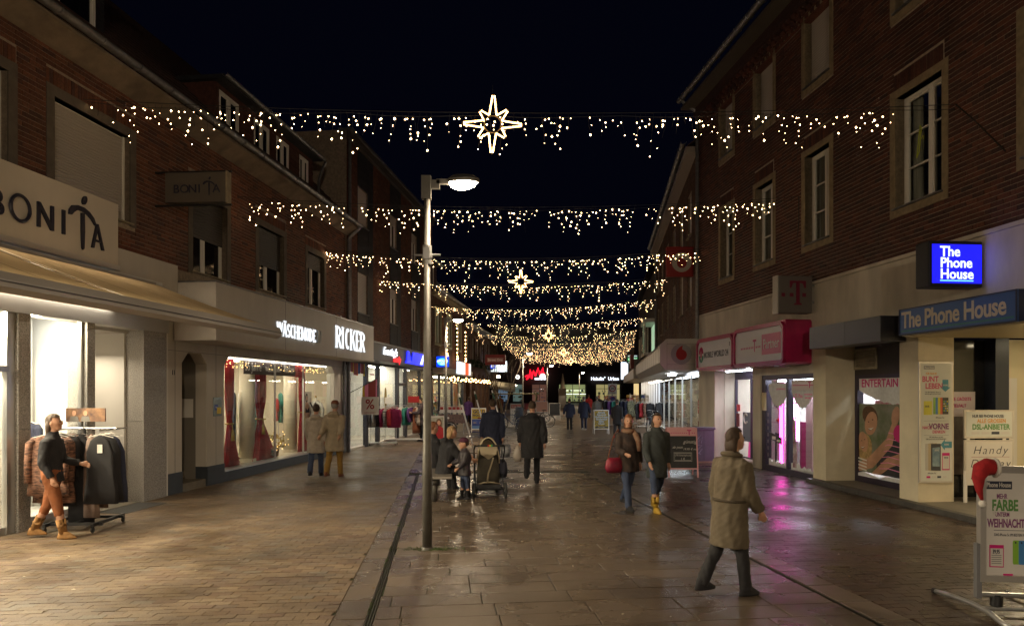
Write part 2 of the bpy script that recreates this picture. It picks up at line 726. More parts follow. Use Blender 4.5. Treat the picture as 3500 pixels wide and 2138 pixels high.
def slab_obj(name, poly, parent, mat):
    pts, c = slab_mesh(poly, 0, 0)
    zt = RNG.uniform(-.0015, .0015)
    t, m_, l = add_slab(None, pts, c, zt, -.05)
    mb = MB().add(t + m_ + l, SL_F)
    o = mb.build(name, mat, parent, loc=(c[0], c[1], 0))
    return o


carpet = link('slab_paving', MB().add([(x_edge(y) + .0, y + KR * x_edge(y), -.03) for y in (5., 17.6)] + [(x_out(y), y + KR * x_out(y), -.03) for y in (17.6, 5.)], [(0, 1, 2, 3)]).mesh('slab_paving', m_joint), kind='structure')
n_sl = 0
y = 5.25
ri = 0
while y < 17.15:
    y2 = y + .355
    W = x_dr((y + y2) / 2 + .3) - x_dl((y + y2) / 2) - .044
    t = .05 - [.0, .43, .2, .65, .33][ri % 5]
    while t < W + .05:
        L_ = .86
        if RNG.random() < .12: L_ = .43
        a, b = max(t, .036), min(t + L_, W + .036)
        if b - a > .06:
            slab_obj('slab', row_poly(a, b, y, y2, x_dl), carpet, m_slab_o)
            n_sl += 1
        t += L_
    y = y2
    ri += 1
for fa, fb, off in ((x_edge, x_dl, (.0, -.032)), (x_dr, x_out, (.006, 0.))):      # edge slabs on the outer side of both drains
    y = 5.2
    while y < 17.0:
        y2 = y + .57
        pl = []
        for f, o_, yy in ((fa, off[0], y), (fb, off[1], y), (fb, off[1], y2), (fa, off[0], y2)):
            X = f(yy) + o_
            pl.append((X, yy + KR * X))
        slab_obj('edge_slab', pl, carpet, m_slab_o)
        y = y2
for f, nm in ((x_dl, 'slot_drain'), (x_dr, 'slot_drain')):
    mb = MB()
    for i in range(12):
        ya, yb = 5.2 + i, 6.2 + i
        if yb > 17.2: break
        for s0, s1, zt in (((-.030, -.022, .004), (-.004, .004, .003), (.022, .030, .004)) if f is x_dl else ((-.003, .003, -.004),)):
            P = [(f(ya) + s0, ya + KR * f(ya)), (f(ya) + s1, ya + KR * f(ya)), (f(yb) + s1, yb + KR * f(yb)), (f(yb) + s0, yb + KR * f(yb))]
            mb.add([(p[0], p[1], -.03) for p in P] + [(p[0], p[1], zt) for p in P], [(4, 5, 6, 7), (0, 1, 5, 4), (1, 2, 6, 5), (2, 3, 7, 6), (3, 0, 4, 7)])
    mb.build(nm, M('drain_rail', (.10, .09, .08), .35, .8), carpet)

# farther stretch of slabs, beyond the cross band of clinkers: joined
fs = MB()
y = 20.9
ri = 0
while y < 60:
    st = .355 if y < 34 else .71
    y2 = y + st
    xa = x_edge
    W = x_out(y) - x_edge(y)
    t = -[.0, .43, .2, .65][ri % 4]
    LL = .86 if y < 34 else 1.72
    while t < W:
        a, b = max(t, 0), min(t + LL, W)
        if b - a > .05:
            pts, c = slab_mesh(row_poly(a, b, y, y2, x_edge), 0, 0)
            tp, md, lw = add_slab(None, pts, c, RNG.uniform(-.002, .002), -.03)
            fs.add([(p[0] + c[0], p[1] + c[1], p[2]) for p in tp + md], SL_F[:5])
        t += LL
    y = y2
    ri += 1
far_carpet = MB().add([(x_edge(y_), y_ + KR * x_edge(y_), -.032) for y_ in (20.8, 60.)] + [(x_out(y_), y_ + KR * x_out(y_), -.032) for y_ in (60., 20.8)], [(0, 1, 2, 3)]).build('slab_paving', m_joint, kind='structure')
fs.build('slabs', m_slab_i, far_carpet, kind='stuff')


def pavers(xa, xb, y0, y1, mi, mo, singles, bl=.205, bw=.1, jt=.006, kr=.1, tilt=.0012):
    """clinkers in running bond across the street; xa(Y), xb(Y) are the borders. Nearest 300 are objects of their own."""
    rows, mid = [], []
    y = y0
    k = 0
    while y < y1:
        x = -9.0 - (bl + jt) * (.5 if k % 2 else 0) + RNG.uniform(-.01, .01)
        while x < 9.5:
            for p, q in ((x, x + bl),):
                Yc = y + bw / 2 + kr * (p + q) / 2
                a, b = xa(Yc), xb(Yc)
                p2, q2 = max(p, a), min(q, b)
                if q2 - p2 > .03:
                    rows.append((p2, q2, y, y + bw))
            x += bl + jt
        y += bw + jt
        k += 1
    arr = np.array(rows, np.float32)
    n = len(arr)
    base = link('brick_paving', None)
    lo = np.stack([arr[:, 0], arr[:, 2], np.full(n, -.05)], 1)
    hi = np.stack([arr[:, 1], arr[:, 3], np.zeros(n)], 1)
    rs = np.random.RandomState(3)
    v = lo[:, None, :] + BRK[None] * (hi - lo)[:, None, :]
    v[:, :, 2] += rs.uniform(-.0012, .0012, (n, 1))
    v[:, 4:, 2] += rs.uniform(-tilt, tilt, (n, 4))
    v[:, :, 0] += rs.uniform(-.002, .002, (n, 1))
    v[:, :, 1] += kr * (v[:, :, 0])
    cen = v.mean(1)
    full = np.abs((arr[:, 1] - arr[:, 0]) - bl) < 1e-3
    vis = (np.abs(cen[:, 0] / cen[:, 1]) < .70) & (cen[:, 1] > 6.1)
    order = np.argsort(np.where(full & vis, cen[:, 1] ** 2 + cen[:, 0] ** 2, 1e9))
    single = set(order[:singles].tolist())
    bpy.data.objects.remove(base)
    bed = MB()
    Y = y0 - .5
    stp = 1.0
    while Y < y1 + .5:
        Yn = Y + stp
        bed.quad((xa(Y), Y, -.013), (xb(Y), Y, -.013), (xb(Yn), Yn, -.013), (xa(Yn), Yn, -.013))
        Y = Yn
    root = bed.build('brick_paving', m_joint, kind='structure')
    variants = []
    keepf = BRF[[0, 1, 2, 3, 4]]
    for j in range(24):
        vv = BRK.copy() * np.array([bl, bw, .05], np.float32) - np.array([bl / 2, bw / 2, .05], np.float32)
        vv[4:, 2] += rs.uniform(-tilt, tilt, 4)
        vv[:, 1] += kr * vv[:, 0]
        mb = MB().add(vv.tolist(), keepf.tolist())
        variants.append(mb.mesh('paver', mo))
    for i in single:
        c = (arr[i, 0] + arr[i, 1]) / 2
        link('paver', variants[i % 24], root, loc=(float(c), float((arr[i, 2] + arr[i, 3]) / 2 + kr * c), float(rs.uniform(-.0018, .0018))))
    rest = [i for i in range(n) if i not in single]
    vr = v[rest].reshape(-1, 3)
    fr = keepf[None] + (np.arange(len(rest), dtype=np.int32) * 8)[:, None, None]
    raw_mb('pavers', vr, fr.reshape(-1, 4), mi, root, kind='stuff')
    return root


def cross0(Y): return 17.6
pavers(lambda Y: xl_wall(Y) + (.0 if Y > 11.3 else 0.), lambda Y: x_edge(Y - KR * x_edge(Y)) - .004, 5.4, 27., m_pav_i, m_pav_o, 300)
pavers(lambda Y: x_out(Y - KR * x_out(Y)) + .004, lambda Y: xr_wall(Y) + .0, 5.0, 30., m_pav2_i, m_pav2_o, 300)
# cross band between the two slab carpets
pavers(lambda Y: x_edge(Y - KR * x_edge(Y)) + .002, lambda Y: x_out(Y - KR * x_out(Y)) - .002, 17.62, 20.8, m_pav2_i, m_pav2_o, 0, bl=.1, bw=.1, kr=KR)


def brick_sheet(name, cols, rough):
    m = bpy.data.materials.new(name)
    m.use_nodes = True
    nt = m.node_tree
    p = nt.nodes['Principled BSDF']
    g = nt.nodes.new('ShaderNodeNewGeometry')
    b = nt.nodes.new('ShaderNodeTexBrick')
    b.inputs['Color1'].default_value = (*cols[0], 1)
    b.inputs['Color2'].default_value = (*cols[1], 1)
    b.inputs['Mortar'].default_value = (.03, .028, .02, 1)
    b.inputs['Scale'].default_value = 1
    b.inputs['Brick Width'].default_value = .21
    b.inputs['Row Height'].default_value = .105
    b.inputs['Mortar Size'].default_value = .006
    nt.links.new(g.outputs['Position'], b.inputs['Vector'])
    nt.links.new(b.outputs['Color'], p.inputs['Base Color'])
    p.inputs['Roughness'].default_value = rough
    return m


far_pave = MB()
for Y in range(25, 56, 3):
    a = -8.21 + .115 * Y
    b = -8.21 + .115 * (Y + 3)
    far_pave.quad((a - .5, Y, -.012), (12, Y, -.012), (12 + .2, Y + 3, -.012), (b - .5, Y + 3, -.012))
far_pave.quad((-40, 58, -.012), (70, 58, -.012), (70, 135, -.012), (-40, 135, -.012))
far_pave.build('street', brick_sheet('far_paving', [(.13, .08, .05), (.17, .11, .07)], .42), kind='structure')

# moss and weeds in the joints at the foot of the lamp post, litter scattered on the paving
mm = MB()
for i in range(420):
    a = RNG.uniform(0, 2 * pi)
    d = abs(RNG.gauss(0, .16))
    x, y_ = -1.08 + cos(a) * d * 1.6 + .08, 8.93 + sin(a) * d * .45
    h = RNG.uniform(.008, .028)
    ang = RNG.uniform(0, pi)
    dx, dy = cos(ang) * .006, sin(ang) * .006
    mm.add([(x - dx, y_ - dy, .0), (x + dx, y_ + dy, .0), (x + RNG.uniform(-.02, .02), y_ + RNG.uniform(-.02, .02), h)], [(0, 1, 2)])
for i in range(500):
    Y = RNG.uniform(6, 14.5)
    x, y_ = x_dl(Y) + RNG.gauss(-.03, .008), Y + KR * x_dl(Y)
    if sin(Y * 3.1) + sin(Y * 7.7) < .3: continue
    h = RNG.uniform(.006, .018)
    mm.add([(x - .006, y_, .0), (x + .006, y_ + .004, .0), (x + RNG.uniform(-.012, .012), y_ + RNG.uniform(-.012, .012), h)], [(0, 1, 2)])
for i in range(260):
    Y = RNG.uniform(10.8, 11.5)
    x = 7.2 - .1 * (Y - 10.8) + RNG.uniform(-.05, .02)
    mm.add([(x - .01, Y, .0), (x + .01, Y, .0), (x + RNG.uniform(-.03, .03), Y + RNG.uniform(-.03, .03), RNG.uniform(.02, .06))], [(0, 1, 2)])
mm.build('weeds', M('weed_green', (.06, .10, .02), .8), kind='stuff')
lt = MB()
for i in range(170):
    Y = RNG.uniform(6.2, 18)
    x = RNG.uniform(-5.5, 5.5)
    if x < xl_wall(Y) + .4 or x > xr_wall(Y) - .4: continue
    s = RNG.uniform(.008, .026)
    a = RNG.uniform(0, pi)
    lt.m(RNG.randint(0, 2))
    lt.add([(x - cos(a) * s, Y - sin(a) * s, .004), (x + sin(a) * s * .5, Y - cos(a) * s * .5, .009), (x + cos(a) * s, Y + sin(a) * s, .005), (x - sin(a) * s * .5, Y + cos(a) * s * .5, .012)], [(0, 1, 2, 3)])
lt.build('litter', [M('dry_leaf', (.25, .16, .06), .8), M('paper_scrap', (.6, .55, .45), .8), M('dark_leaf', (.10, .06, .03), .8)], kind='stuff')

gm = MB()
for i in range(90):
    Y = RNG.uniform(6.2, 17)
    x = RNG.uniform(x_dl(Y) + .2, x_dr(Y) - .2)
    q = RNG.uniform(.010, .024)
    gm.m(RNG.randrange(2)).add([(x + cos(k * pi / 4) * q * RNG.uniform(.8, 1.2), Y + sin(k * pi / 4) * q, .0035) for k in range(8)], [tuple(range(8))])
gm.build('gum_spots', [M('old_gum', (.045, .035, .03), .7), M('pale_gum', (.30, .26, .21), .7)], kind='stuff')
# ------------------------------------------------------------------ building parts
def window(root, x0, x1, z0, z1, yin=.10, mull=(.5,), bars=(), fw=.06, frame=None, pane=None, surround=None, shutter=None, sill=None, y=0.):
    """frame, panes and sill of a window set back yin behind the wall face y"""
    fm = frame or m_white
    mb = MB()
    a, b = y + yin, y + yin + .06
    mb.box(x0, x0 + fw, a, b, z0, z1).box(x1 - fw, x1, a, b, z0, z1)
    mb.box(x0 + fw, x1 - fw, a, b, z1 - fw, z1).box(x0 + fw, x1 - fw, a, b, z0, z0 + fw)
    xs = [x0 + fw]
    for m_ in mull:
        xm = x0 + (x1 - x0) * m_
        mb.box(xm - fw * .75, xm + fw * .75, a - .006, b, z0 + fw, z1 - fw)
        xs.append(xm)
    xs.append(x1 - fw)
    for t in bars:
        zb = z0 + (z1 - z0) * t
        for p, q in zip(xs, xs[1:]):
            mb.box(p + (fw * .75 if p != xs[0] else 0), q - (fw * .75 if q != xs[-1] else 0), a + .008, b - .01, zb - .013, zb + .013)
    # casement lips
    for p, q in zip(xs, xs[1:]):
        p2, q2 = p + (fw * .75 if p != xs[0] else 0), q - (fw * .75 if q != xs[-1] else 0)
        for r in ((p2, p2 + .03, z0 + fw, z1 - fw), (q2 - .03, q2, z0 + fw, z1 - fw), (p2 + .03, q2 - .03, z0 + fw, z0 + fw + .03), (p2 + .03, q2 - .03, z1 - fw - .03, z1 - fw)):
            mb.box(r[0], r[1], a + .014, b - .005, r[2], r[3])
    w = mb.build('window', fm, root)
    MB().box(x0 + fw * .5, x1 - fw * .5, a + .03, a + .036, z0 + fw * .5, z1 - fw * .5).build('pane', pane or m_pane, w)
    if surround:
        sw, sm, pr = surround
        s = MB()
        s.box(x0 - sw, x0, y - pr, a, z0 - sw, z1 + sw).box(x1, x1 + sw, y - pr, a, z0 - sw, z1 + sw)
        s.box(x0, x1, y - pr, a, z1, z1 + sw).box(x0, x1, y - pr, a, z0 - sw, z0)
        s.build('surround', sm, w)
    if sill:
        MB().box(x0 - .03, x1 + .03, y - .07, a - .004, z0 + .001, z0 + .028).build('sill', sill, w)
    if shutter:
        fr, sm = shutter
        s = MB()
        zt = z1
        n = int((z1 - z0) * fr / .055)
        for i in range(n):
            zz = zt - i * .055
            s.add([(x0 + .02, a - .022, zz), (x1 - .02, a - .022, zz), (x1 - .02, a - .034, zz - .027), (x0 + .02, a - .034, zz - .027), (x0 + .02, a - .022, zz - .053), (x1 - .02, a - .022, zz - .053), (x1 - .02, a - .012, zz - .053), (x0 + .02, a - .012, zz - .053), (x1 - .02, a - .012, zz), (x0 + .02, a - .012, zz)],
                  [(0, 1, 2, 3), (3, 2, 5, 4), (4, 5, 6, 7), (8, 9, 0, 1)[::-1]])
        o = s.build('roller_shutter', sm, w)
        o['kind'] = 'stuff'
    return w


def gutter(root, x0, x1, y, z, r=.085, mat=None, brackets=.9, name='gutter'):
    mb = MB()
    pts = []
    n = 12
    prof = [(-cos(pi * i / n) * r, -sin(pi * i / n) * r) for i in range(n + 1)]
    out = prof + [(p[0] * .9, p[1] * .9 + .004) for p in reversed(prof)]
    mb.prism([(y + a, z + b) for a, b in out], x0, x1, 'yz')
    g = mb.build(name, mat or m_zinc, root)
    s = MB()
    x = x0 + .3
    while x < x1:
        s.tube([(x, y + r * 1.12 * -cos(pi * i / n), z - r * 1.06 * sin(pi * i / n)) for i in range(n + 1)], .011, 5)
        x += brackets
    s.build('brackets', mat or m_zinc, g, kind='stuff')
    return g


def downpipe(root, x, y, z0, z1, r=.055, off=None):
    pts = [(x, y, z0), (x, y, z1)]
    if off:
        pts = [(x, y, z0), (x, y, z1 - .45), (x, y - .04, z1 - .35), (x, off[1] + .06, z1 - .10), (x, off[1], z1)]
    mb = MB()
    mb.tube(pts, r, 10)
    z = z0 + .8
    while z < z1 - .8:
        mb.cyl((x, y, z), (x, y, z + .04), r * 1.25, n=10)
        z += 1.6
    return mb.build('downpipe', m_zinc, root)


def pitched_roof(root, x0, x1, y0, z0, y1, z1, mat, dz=.33, tiles=True):
    """stepped tile courses rising from eave (y0,z0) to ridge (y1,z1)"""
    mb = MB()
    n = max(2, int(sqrt((y1 - y0) ** 2 + (z1 - z0) ** 2) / dz))
    for i in range(n):
        a, b = i / n, (i + 1) / n
        ya, yb, za, zb = y0 + (y1 - y0) * a, y0 + (y1 - y0) * b, z0 + (z1 - z0) * a, z0 + (z1 - z0) * b
        mb.add([(x0, ya, za + .035), (x1, ya, za + .035), (x1, yb, zb + .004), (x0, yb, zb + .004), (x0, ya, za - .02), (x1, ya, za - .02), (x1, yb, zb - .04), (x0, yb, zb - .04)],
               [(0, 1, 2, 3), (4, 5, 1, 0), (7, 6, 5, 4), (5, 6, 2, 1), (4, 0, 3, 7)])
    return mb.build('roof', mat, root)


# ------------------------------------------------------------------ left: long two storey brick house with two shops
L = FL.X
hl = thing('brick_shop_house', 'long red brick house with two pale shop fronts and hung-tile roof dormers', 'building', FL.loc, FL.rz)
EAVE = 7.2
holes = [(L(8.1), L(9.85), 4.95, 6.5), (L(10.7), L(12.45), 4.95, 6.5), (L(14.4), L(15.75), 4.45, 6.1), (L(17.25), L(18.65), 4.5, 6.1), (L(20.2), L(21.45), 4.5, 6.05)]
surL = M('brown_concrete_lintel', (.12, .10, .08), .85, var=.2, scale=6)
wall = MB()
xa, xb = L(-8), L(23.3)
sw = .16
holes_o = [(h[0] - sw, h[1] + sw, h[2] - sw * .5, h[3] + sw) for h in holes]
wall_sheet(wall, xa, xb, 4.3, EAVE + .15, holes, .004, .24)
wall.box(xa, xb, .004, .24, 3.36, 4.3)
wall.box(L(23.22), xb, .24, 6, 0, EAVE)
wall.build('wall', m_mortar, hl)
sold = [(h[0] - sw, h[1] + sw, h[3] + sw, h[3] + sw + .24) for h in holes]
brick_wall(hl, L(4.5), xb, 4.42, EAVE + .14, holes_o, .24, .063, .011, m_brkL_i, m_brkL_o, m_mortar, RNG, frame=FL, soldier=sold)
m_shl = M('beige_shutter', (.42, .38, .34), .55)
m_shd = M('brown_shutter', (.05, .04, .032), .6)
for i, h in enumerate(holes):
    if i < 2:
        w = window(hl, *h, yin=.13, mull=(), surround=None, sill=m_stone)
        sl = MB().add([(0, .0, 0), (h[1] - h[0] - .10, 0, 0), (h[1] - h[0] - .10, -.010, -.022), (0, -.010, -.022), (0, 0, -.043), (h[1] - h[0] - .10, 0, -.043), (0, .012, -.043), (h[1] - h[0] - .10, .012, -.043)], [(3, 2, 1, 0), (4, 5, 2, 3), (6, 7, 5, 4)]).mesh('slat', m_shl)
        for k in range(34):
            link('slat', sl, w, loc=(h[0] + .05, .118, h[3] - .02 - k * .0445))
        MB().box(h[0] + .01, h[0] + .05, .09, .125, h[2] + .03, h[3]).box(h[1] - .05, h[1] - .01, .09, .125, h[2] + .03, h[3]).build('guide_rail', m_white, w)
    else:
        w = window(hl, *h, yin=.12, mull=(.45,), pane=m_pane, shutter=((.56, .60, .3)[i - 2], m_shd), sill=m_stone)
    s = MB()
    s.box(h[0] - sw, h[0], -.016, .13, h[2] - .02, h[3] + sw).box(h[1], h[1] + sw, -.016, .13, h[2] - .02, h[3] + sw).box(h[0], h[1], -.016, .13, h[3], h[3] + sw)
    s.build('surround', surL, w)
# cove under the eave, gutter, roof
cv = MB()
cv.prism([(.0, EAVE), (-.06, EAVE + .02), (-.20, EAVE + .10), (-.40, EAVE + .20), (-.40, EAVE + .26), (.2, EAVE + .26), (.2, EAVE)], xa, L(23.4), 'yz')
cv.build('eave_cove', M('brown_render', (.20, .155, .11), .9, var=.3, scale=2.5, bump=.4, bscale=40), hl)
gutter(hl, xa, L(23.45), -.49, EAVE + .33)
downpipe(hl, L(23.36), -.10, 0, EAVE + .30, off=(0, -.49))
pitched_roof(hl, xa, L(23.4), -.42, EAVE + .28, 4.6, EAVE + 5.2, m_roof)
MB().prism([(-.3, EAVE + .20), (4.6, EAVE + 5.05), (8.5, EAVE + .20)], L(23.3), L(23.4), 'yz').build('gable', m_brkL_i, hl)
# dormers
m_hung = M('hung_red_tiles', (.085, .028, .018), .8, var=.4, scale=9, bump=.5, bscale=14)


def dormer(root, x0, x1, y, z0, z1, wins, m_side):
    d = MB()
    wall_sheet(d, x0, x1, z0, z1, [(a, b, z0 + .25, z1 - .12) for a, b in wins], y, y + .1)
    d.box(x0, x0 + .1, y + .1, y + 2.2, z0, z1).box(x1 - .1, x1, y + .1, y + 2.2, z0, z1)
    dm = d.build('dormer', m_side, root)
    rows = MB()
    zz = z0 + .02
    k = 0
    while zz < z1 - .05:
        for p, q in sub_intervals(x0, x1, [(a - .03, b + .03) for a, b in wins]):
            xx = p
            while xx < q - .02:
                e = min(xx + .2, q)
                rows.add([(xx + .003, y - .004, zz + .17), (e - .003, y - .004, zz + .17), (e - .003, y - .022, zz), (xx + .003, y - .022, zz), (xx + .003, y - .003, zz), (e - .003, y - .003, zz)], [(0, 1, 2, 3), (3, 2, 5, 4)])
                xx = e
        zz += .165
        k += 1
    rows.build('hung_tiles', m_side, dm, kind='stuff')
    MB().box(x0 - .12, x1 + .12, y - .28, y + 3.4, z1, z1 + .10).build('dormer_roof', m_slate, dm)
    gutter(root, x0 - .15, x1 + .2, y - .30, z1 + .10, .07, name='dormer_gutter')
    for a, b in wins:
        window(root, a, b, z0 + .25, z1 - .12, yin=.0, mull=(.5,), fw=.07, y=y)


dormer(hl, L(15.9), L(21.4), .35, 7.75, 9.05, [(L(16.05), L(16.95)), (L(17.7), L(18.55)), (L(18.95), L(19.75)), (L(20.45), L(21.1))], m_hung)
dormer(hl, L(9.3), L(12.25), .35, 7.75, 9.5, [(L(10.3), L(12.05))], m_slate)
MB().tube([(L(21.55), -.02, 9.05), (L(21.62), .1, 8.9), (L(21.55), .2, 8.5), (L(21.5), .2, 7.95)], .045, 8).build('downpipe', m_zinc, hl)

# ---------------- clothes shop (near end): granite piers, glazing, passage
m_strip = M('brushed_header', (.50, .50, .50), .35, .6)
MB().box(L(2), L(13.5), -.07, .03, 3.12, 3.36).build('header_strip', m_strip, hl)
MB().box(L(2), L(13.5), .03, .24, 3.12, 3.36).build('lintel', m_int, hl)
for a, b, c in ((9.98, 10.2, 0), (11.34, 11.52, 0), (12.77, 13.45, 0)):
    p = MB()
    for z0, z1 in ((0, 1.46), (1.465, 3.0), (3.005, 3.12)) if c == 0 else ():
        p.box(L(a), L(b), -.05, .30, z0, z1)
    p.build('granite_pier', m_granite, hl)
MB().box(L(13.45) + .003, L(13.52), -.03, .25, .0, 3.36).build('corner_trim', m_white, hl)
g = MB().box(L(10.2), L(11.34), .04, .05, .16, 3.12).build('shop_window', m_glass, hl)
MB().box(L(10.2), L(10.2) + .03, .02, .08, .12, 3.12).box(L(11.34) - .05, L(11.34), .02, .08, .12, 3.12).box(L(10.2) + .03, L(11.34) - .05, .02, .08, .08, .16).build('window_frame', m_alu, g)
g = MB().box(L(7.6), L(9.9), .04, .05, .10, 3.12).build('glass_door', m_glass, hl)
MB().box(L(9.84), L(9.98) - .002, .0, .08, .0, 3.12).box(L(7.6), L(9.84), .02, .07, .0, .10).box(L(8.9), L(8.94), .02, .07, .1, 3.12).build('door_frame', m_alu, g)
MB().box(L(9.55), L(9.85), -.03, .11, 2.28, 2.36).build('patch_fitting', m_steel, g)
g2 = MB().box(L(3.0), L(7.5), .04, .05, .10, 3.12).build('shop_window', m_glass, hl)
rm = MB()
X0, X1 = L(2.5), L(11.45)
rm.box(X0, X1, 3.2, 3.3, 0, 3.3)          # back wall
rm.box(X1, X1 + .06, .3, 3.3, 0, 3.3)     # end wall
rm.box(X0 - .1, X0, .1, 3.3, 0, 3.3)
rm.box(X0, X1, .26, 3.2, 3.2, 3.3)        # ceiling
rm.build('shop_room', m_int, hl)
MB().box(X0, X1, .06, 3.2, -.02, .03).build('shop_floor', m_shopfloor, hl)
# white display wall close behind the window
MB().box(L(10.35), L(11.38), .95, 1.0, .03, 3.2).build('display_wall', m_int, hl)
MB().box(L(10.2), L(11.36), .06, .9, .03, .14).build('display_plinth', m_int, hl)
m_ceil_l = EM('ceiling_light_white', (1, .95, .88), 24)
for xx in (4.2, 6.2, 8.3):
    MB().box(L(xx), L(xx + 1.2), .5, .9, 3.16, 3.195).build('ceiling_light', m_ceil_l, hl)
MB().box(L(10.4), L(11.25), .25, .5, 3.16, 3.195).build('ceiling_light', m_ceil_l, hl)
m_ceil_s = EM('spot_white', (1, .94, .84), 60)
for xx in (4.4, 6.0, 7.6, 9.2, 10.75):
    lamp('assumed_window_spot', 'AREA', 210 if xx < 10 else 60, (1, .80, .54), (L(xx), .55 if xx < 10 else .4, 3.10), (radians(-42), 0, 0), size=.35, size_y=.2, parent=hl)  # assumed lamps inside the shop windows, added to light the pavement outside
lamp('passage_fill', 'AREA', 60, (1, .85, .62), (L(12.1), .8, 3.02), (0, radians(30), 0), size=.3, parent=hl)  # added fill lamp to brighten the passage and its white panel
# passage with stone tiles
pz = MB()
m_tile = M('sandstone_tile', (.20, .165, .115), .55, var=.22, scale=3)
pz.box(L(11.54), L(12.72), 1.9, 2.0, 0, 3.2)
ps = pz.build('passage_wall', m_mortar, hl)
for r in range(8):
    for c in range(3):
        x0_ = L(11.545) + c * .39
        MB().box(0, .384, 0, .02, 0, .384).build('tile', m_tile, ps, loc=(x0_, 1.88 + RNG.uniform(-.002, .002), r * .39 + .02))
MB().box(L(11.54), L(12.77), .25, 2.0, 3.06, 3.12).build('passage_ceiling', M('slat_ceiling', (.5, .47, .42), .5), hl)
MB().box(L(11.47), L(11.54), .3, 2.0, 0, 3.06).build('passage_side', m_int, hl)
MB().box(L(12.72), L(12.77) + .0, .301, 1.9, 0, 3.06).build('passage_side', M('white_cladding', (.72, .70, .66), .5, var=.04, scale=2), hl)
MB().box(L(11.54), L(12.72), .0, 1.9, -.02, .012).build('passage_floor', M('passage_stone', (.16, .14, .11), .6, var=.2), hl)
MB().box(L(11.6), L(12.7), -.55, -.02, -.02, .006).build('door_mat', M('door_mat', (.06, .06, .06), .9, bump=.8, bscale=160), hl)

# fascia sign and band above the awning
fas = MB().box(L(4.0), L(11.87), -.20, .0, 4.12, 5.15).build('fascia_panel', M('cream_fascia', (.66, .60, .51), .5, var=.12, scale=.8, stretch=(1, 1, .3), detail=6), hl)
MB().box(L(4.0), L(11.87), -.24, -.0, 4.04, 4.12).box(L(4.0), L(13.2), -.13, -.05, 3.98, 4.04).build('fascia_trim', m_alu, hl)
MB().box(L(11.875), L(13.70), -.12, .0, 3.40, 4.45).build('fascia_band', m_greyp, hl)
m_let = M('navy_letter', (.018, .018, .04), .35)
for ch, y0, y1 in (('B', 9.27, 9.60), ('O', 9.62, 10.0), ('N', 10.13, 10.43), ('I', 10.58, 10.68)):
    x0_, x1_ = L(y0), L(y1)
    if ch == 'O':
        MB().tube([((x0_ + x1_) / 2 + cos(a) * .165, -.235, 4.555 + sin(a) * .178) for a in np.linspace(0, 2 * pi, 28)[:-1]], .025, 6, closed=True).build('letter', m_let, fas)
    elif ch == 'N':
        MB().box(x0_, x0_ + .05, -.232, -.2, 4.375, 4.74).box(x1_ - .05, x1_, -.232, -.2, 4.375, 4.74).prism([(x0_ + .05, 4.74), (x0_ + .05, 4.645), (x1_ - .05, 4.375), (x1_ - .05, 4.47)], -.231, -.2).build('letter', m_let, fas)
    elif ch == 'I':
        MB().box((x0_ + x1_) / 2 - .026, (x0_ + x1_) / 2 + .026, -.232, -.2, 4.375, 4.74).build('letter', m_let, fas)
    else:
        text('B', .50, m_let, fas, (x0_ + x1_) / 2, 4.375, -.2, .03, sx=.9, bold=.004, name='letter')


def bonita_T(parent, xc, zc, s, y, mat, d=.06):
    """figure-like T: dot, curved arms, tapering stem (unit height ~ .85)"""
    mb = MB()
    dot = [(xc + (.035 + .052 * cos(a)) * s, zc + (.80 + .068 * sin(a) + .03 * cos(a)) * s) for a in np.linspace(0, 2 * pi, 13)[:-1]]
    mb.prism(dot, y - d, y)
    up = [(-.30, .50), (-.29, .58), (-.23, .655), (-.12, .685), (.02, .68), (.14, .64), (.24, .565), (.30, .45)]
    dn = [(.27, .455), (.18, .54), (.07, .60), (-.05, .615), (-.12, .61), (-.19, .565), (-.25, .50)]
    pts = [(xc + a * s, zc + b * s) for a, b in up + dn]
    for i in range(len(up) - 1):
        q = [up[i], up[i + 1], None, None]
        t0, t1 = i / (len(up) - 1), (i + 1) / (len(up) - 1)
        dd = list(reversed(dn))
        def at(t):
            k = t * (len(dd) - 1)
            j = min(int(k), len(dd) - 2)
            f = k - j
            return (dd[j][0] * (1 - f) + dd[j + 1][0] * f, dd[j][1] * (1 - f) + dd[j + 1][1] * f)
        poly = [up[i], up[i + 1], at(t1), at(t0)]
        mb.prism([(xc + a * s, zc + b * s) for a, b in poly], y - d * (1 + .01 * i), y)
    mb.prism([(xc + a * s, zc + b * s) for a, b in [(-.035, .585), (.03, .585), (.036, .3), (.022, .03), (0.0, .0), (-.02, .03), (-.034, .3)]], y - d * .98, y)
    return mb.build('letter', mat, parent)


bonita_T(fas, L(11.03), 4.22, .98, -.2, m_let, .032)
xA = L(11.36)
MB().prism([(xA - .14, 4.30), (xA - .09, 4.30), (xA + .012, 4.70), (xA - .03, 4.70)], -.232, -.2).prism([(xA + .012, 4.70), (xA - .008, 4.63), (xA + .095, 4.30), (xA + .145, 4.30)], -.231, -.2).box(xA - .07, xA + .07, -.230, -.2, 4.41, 4.445).build('letter', m_let, fas)

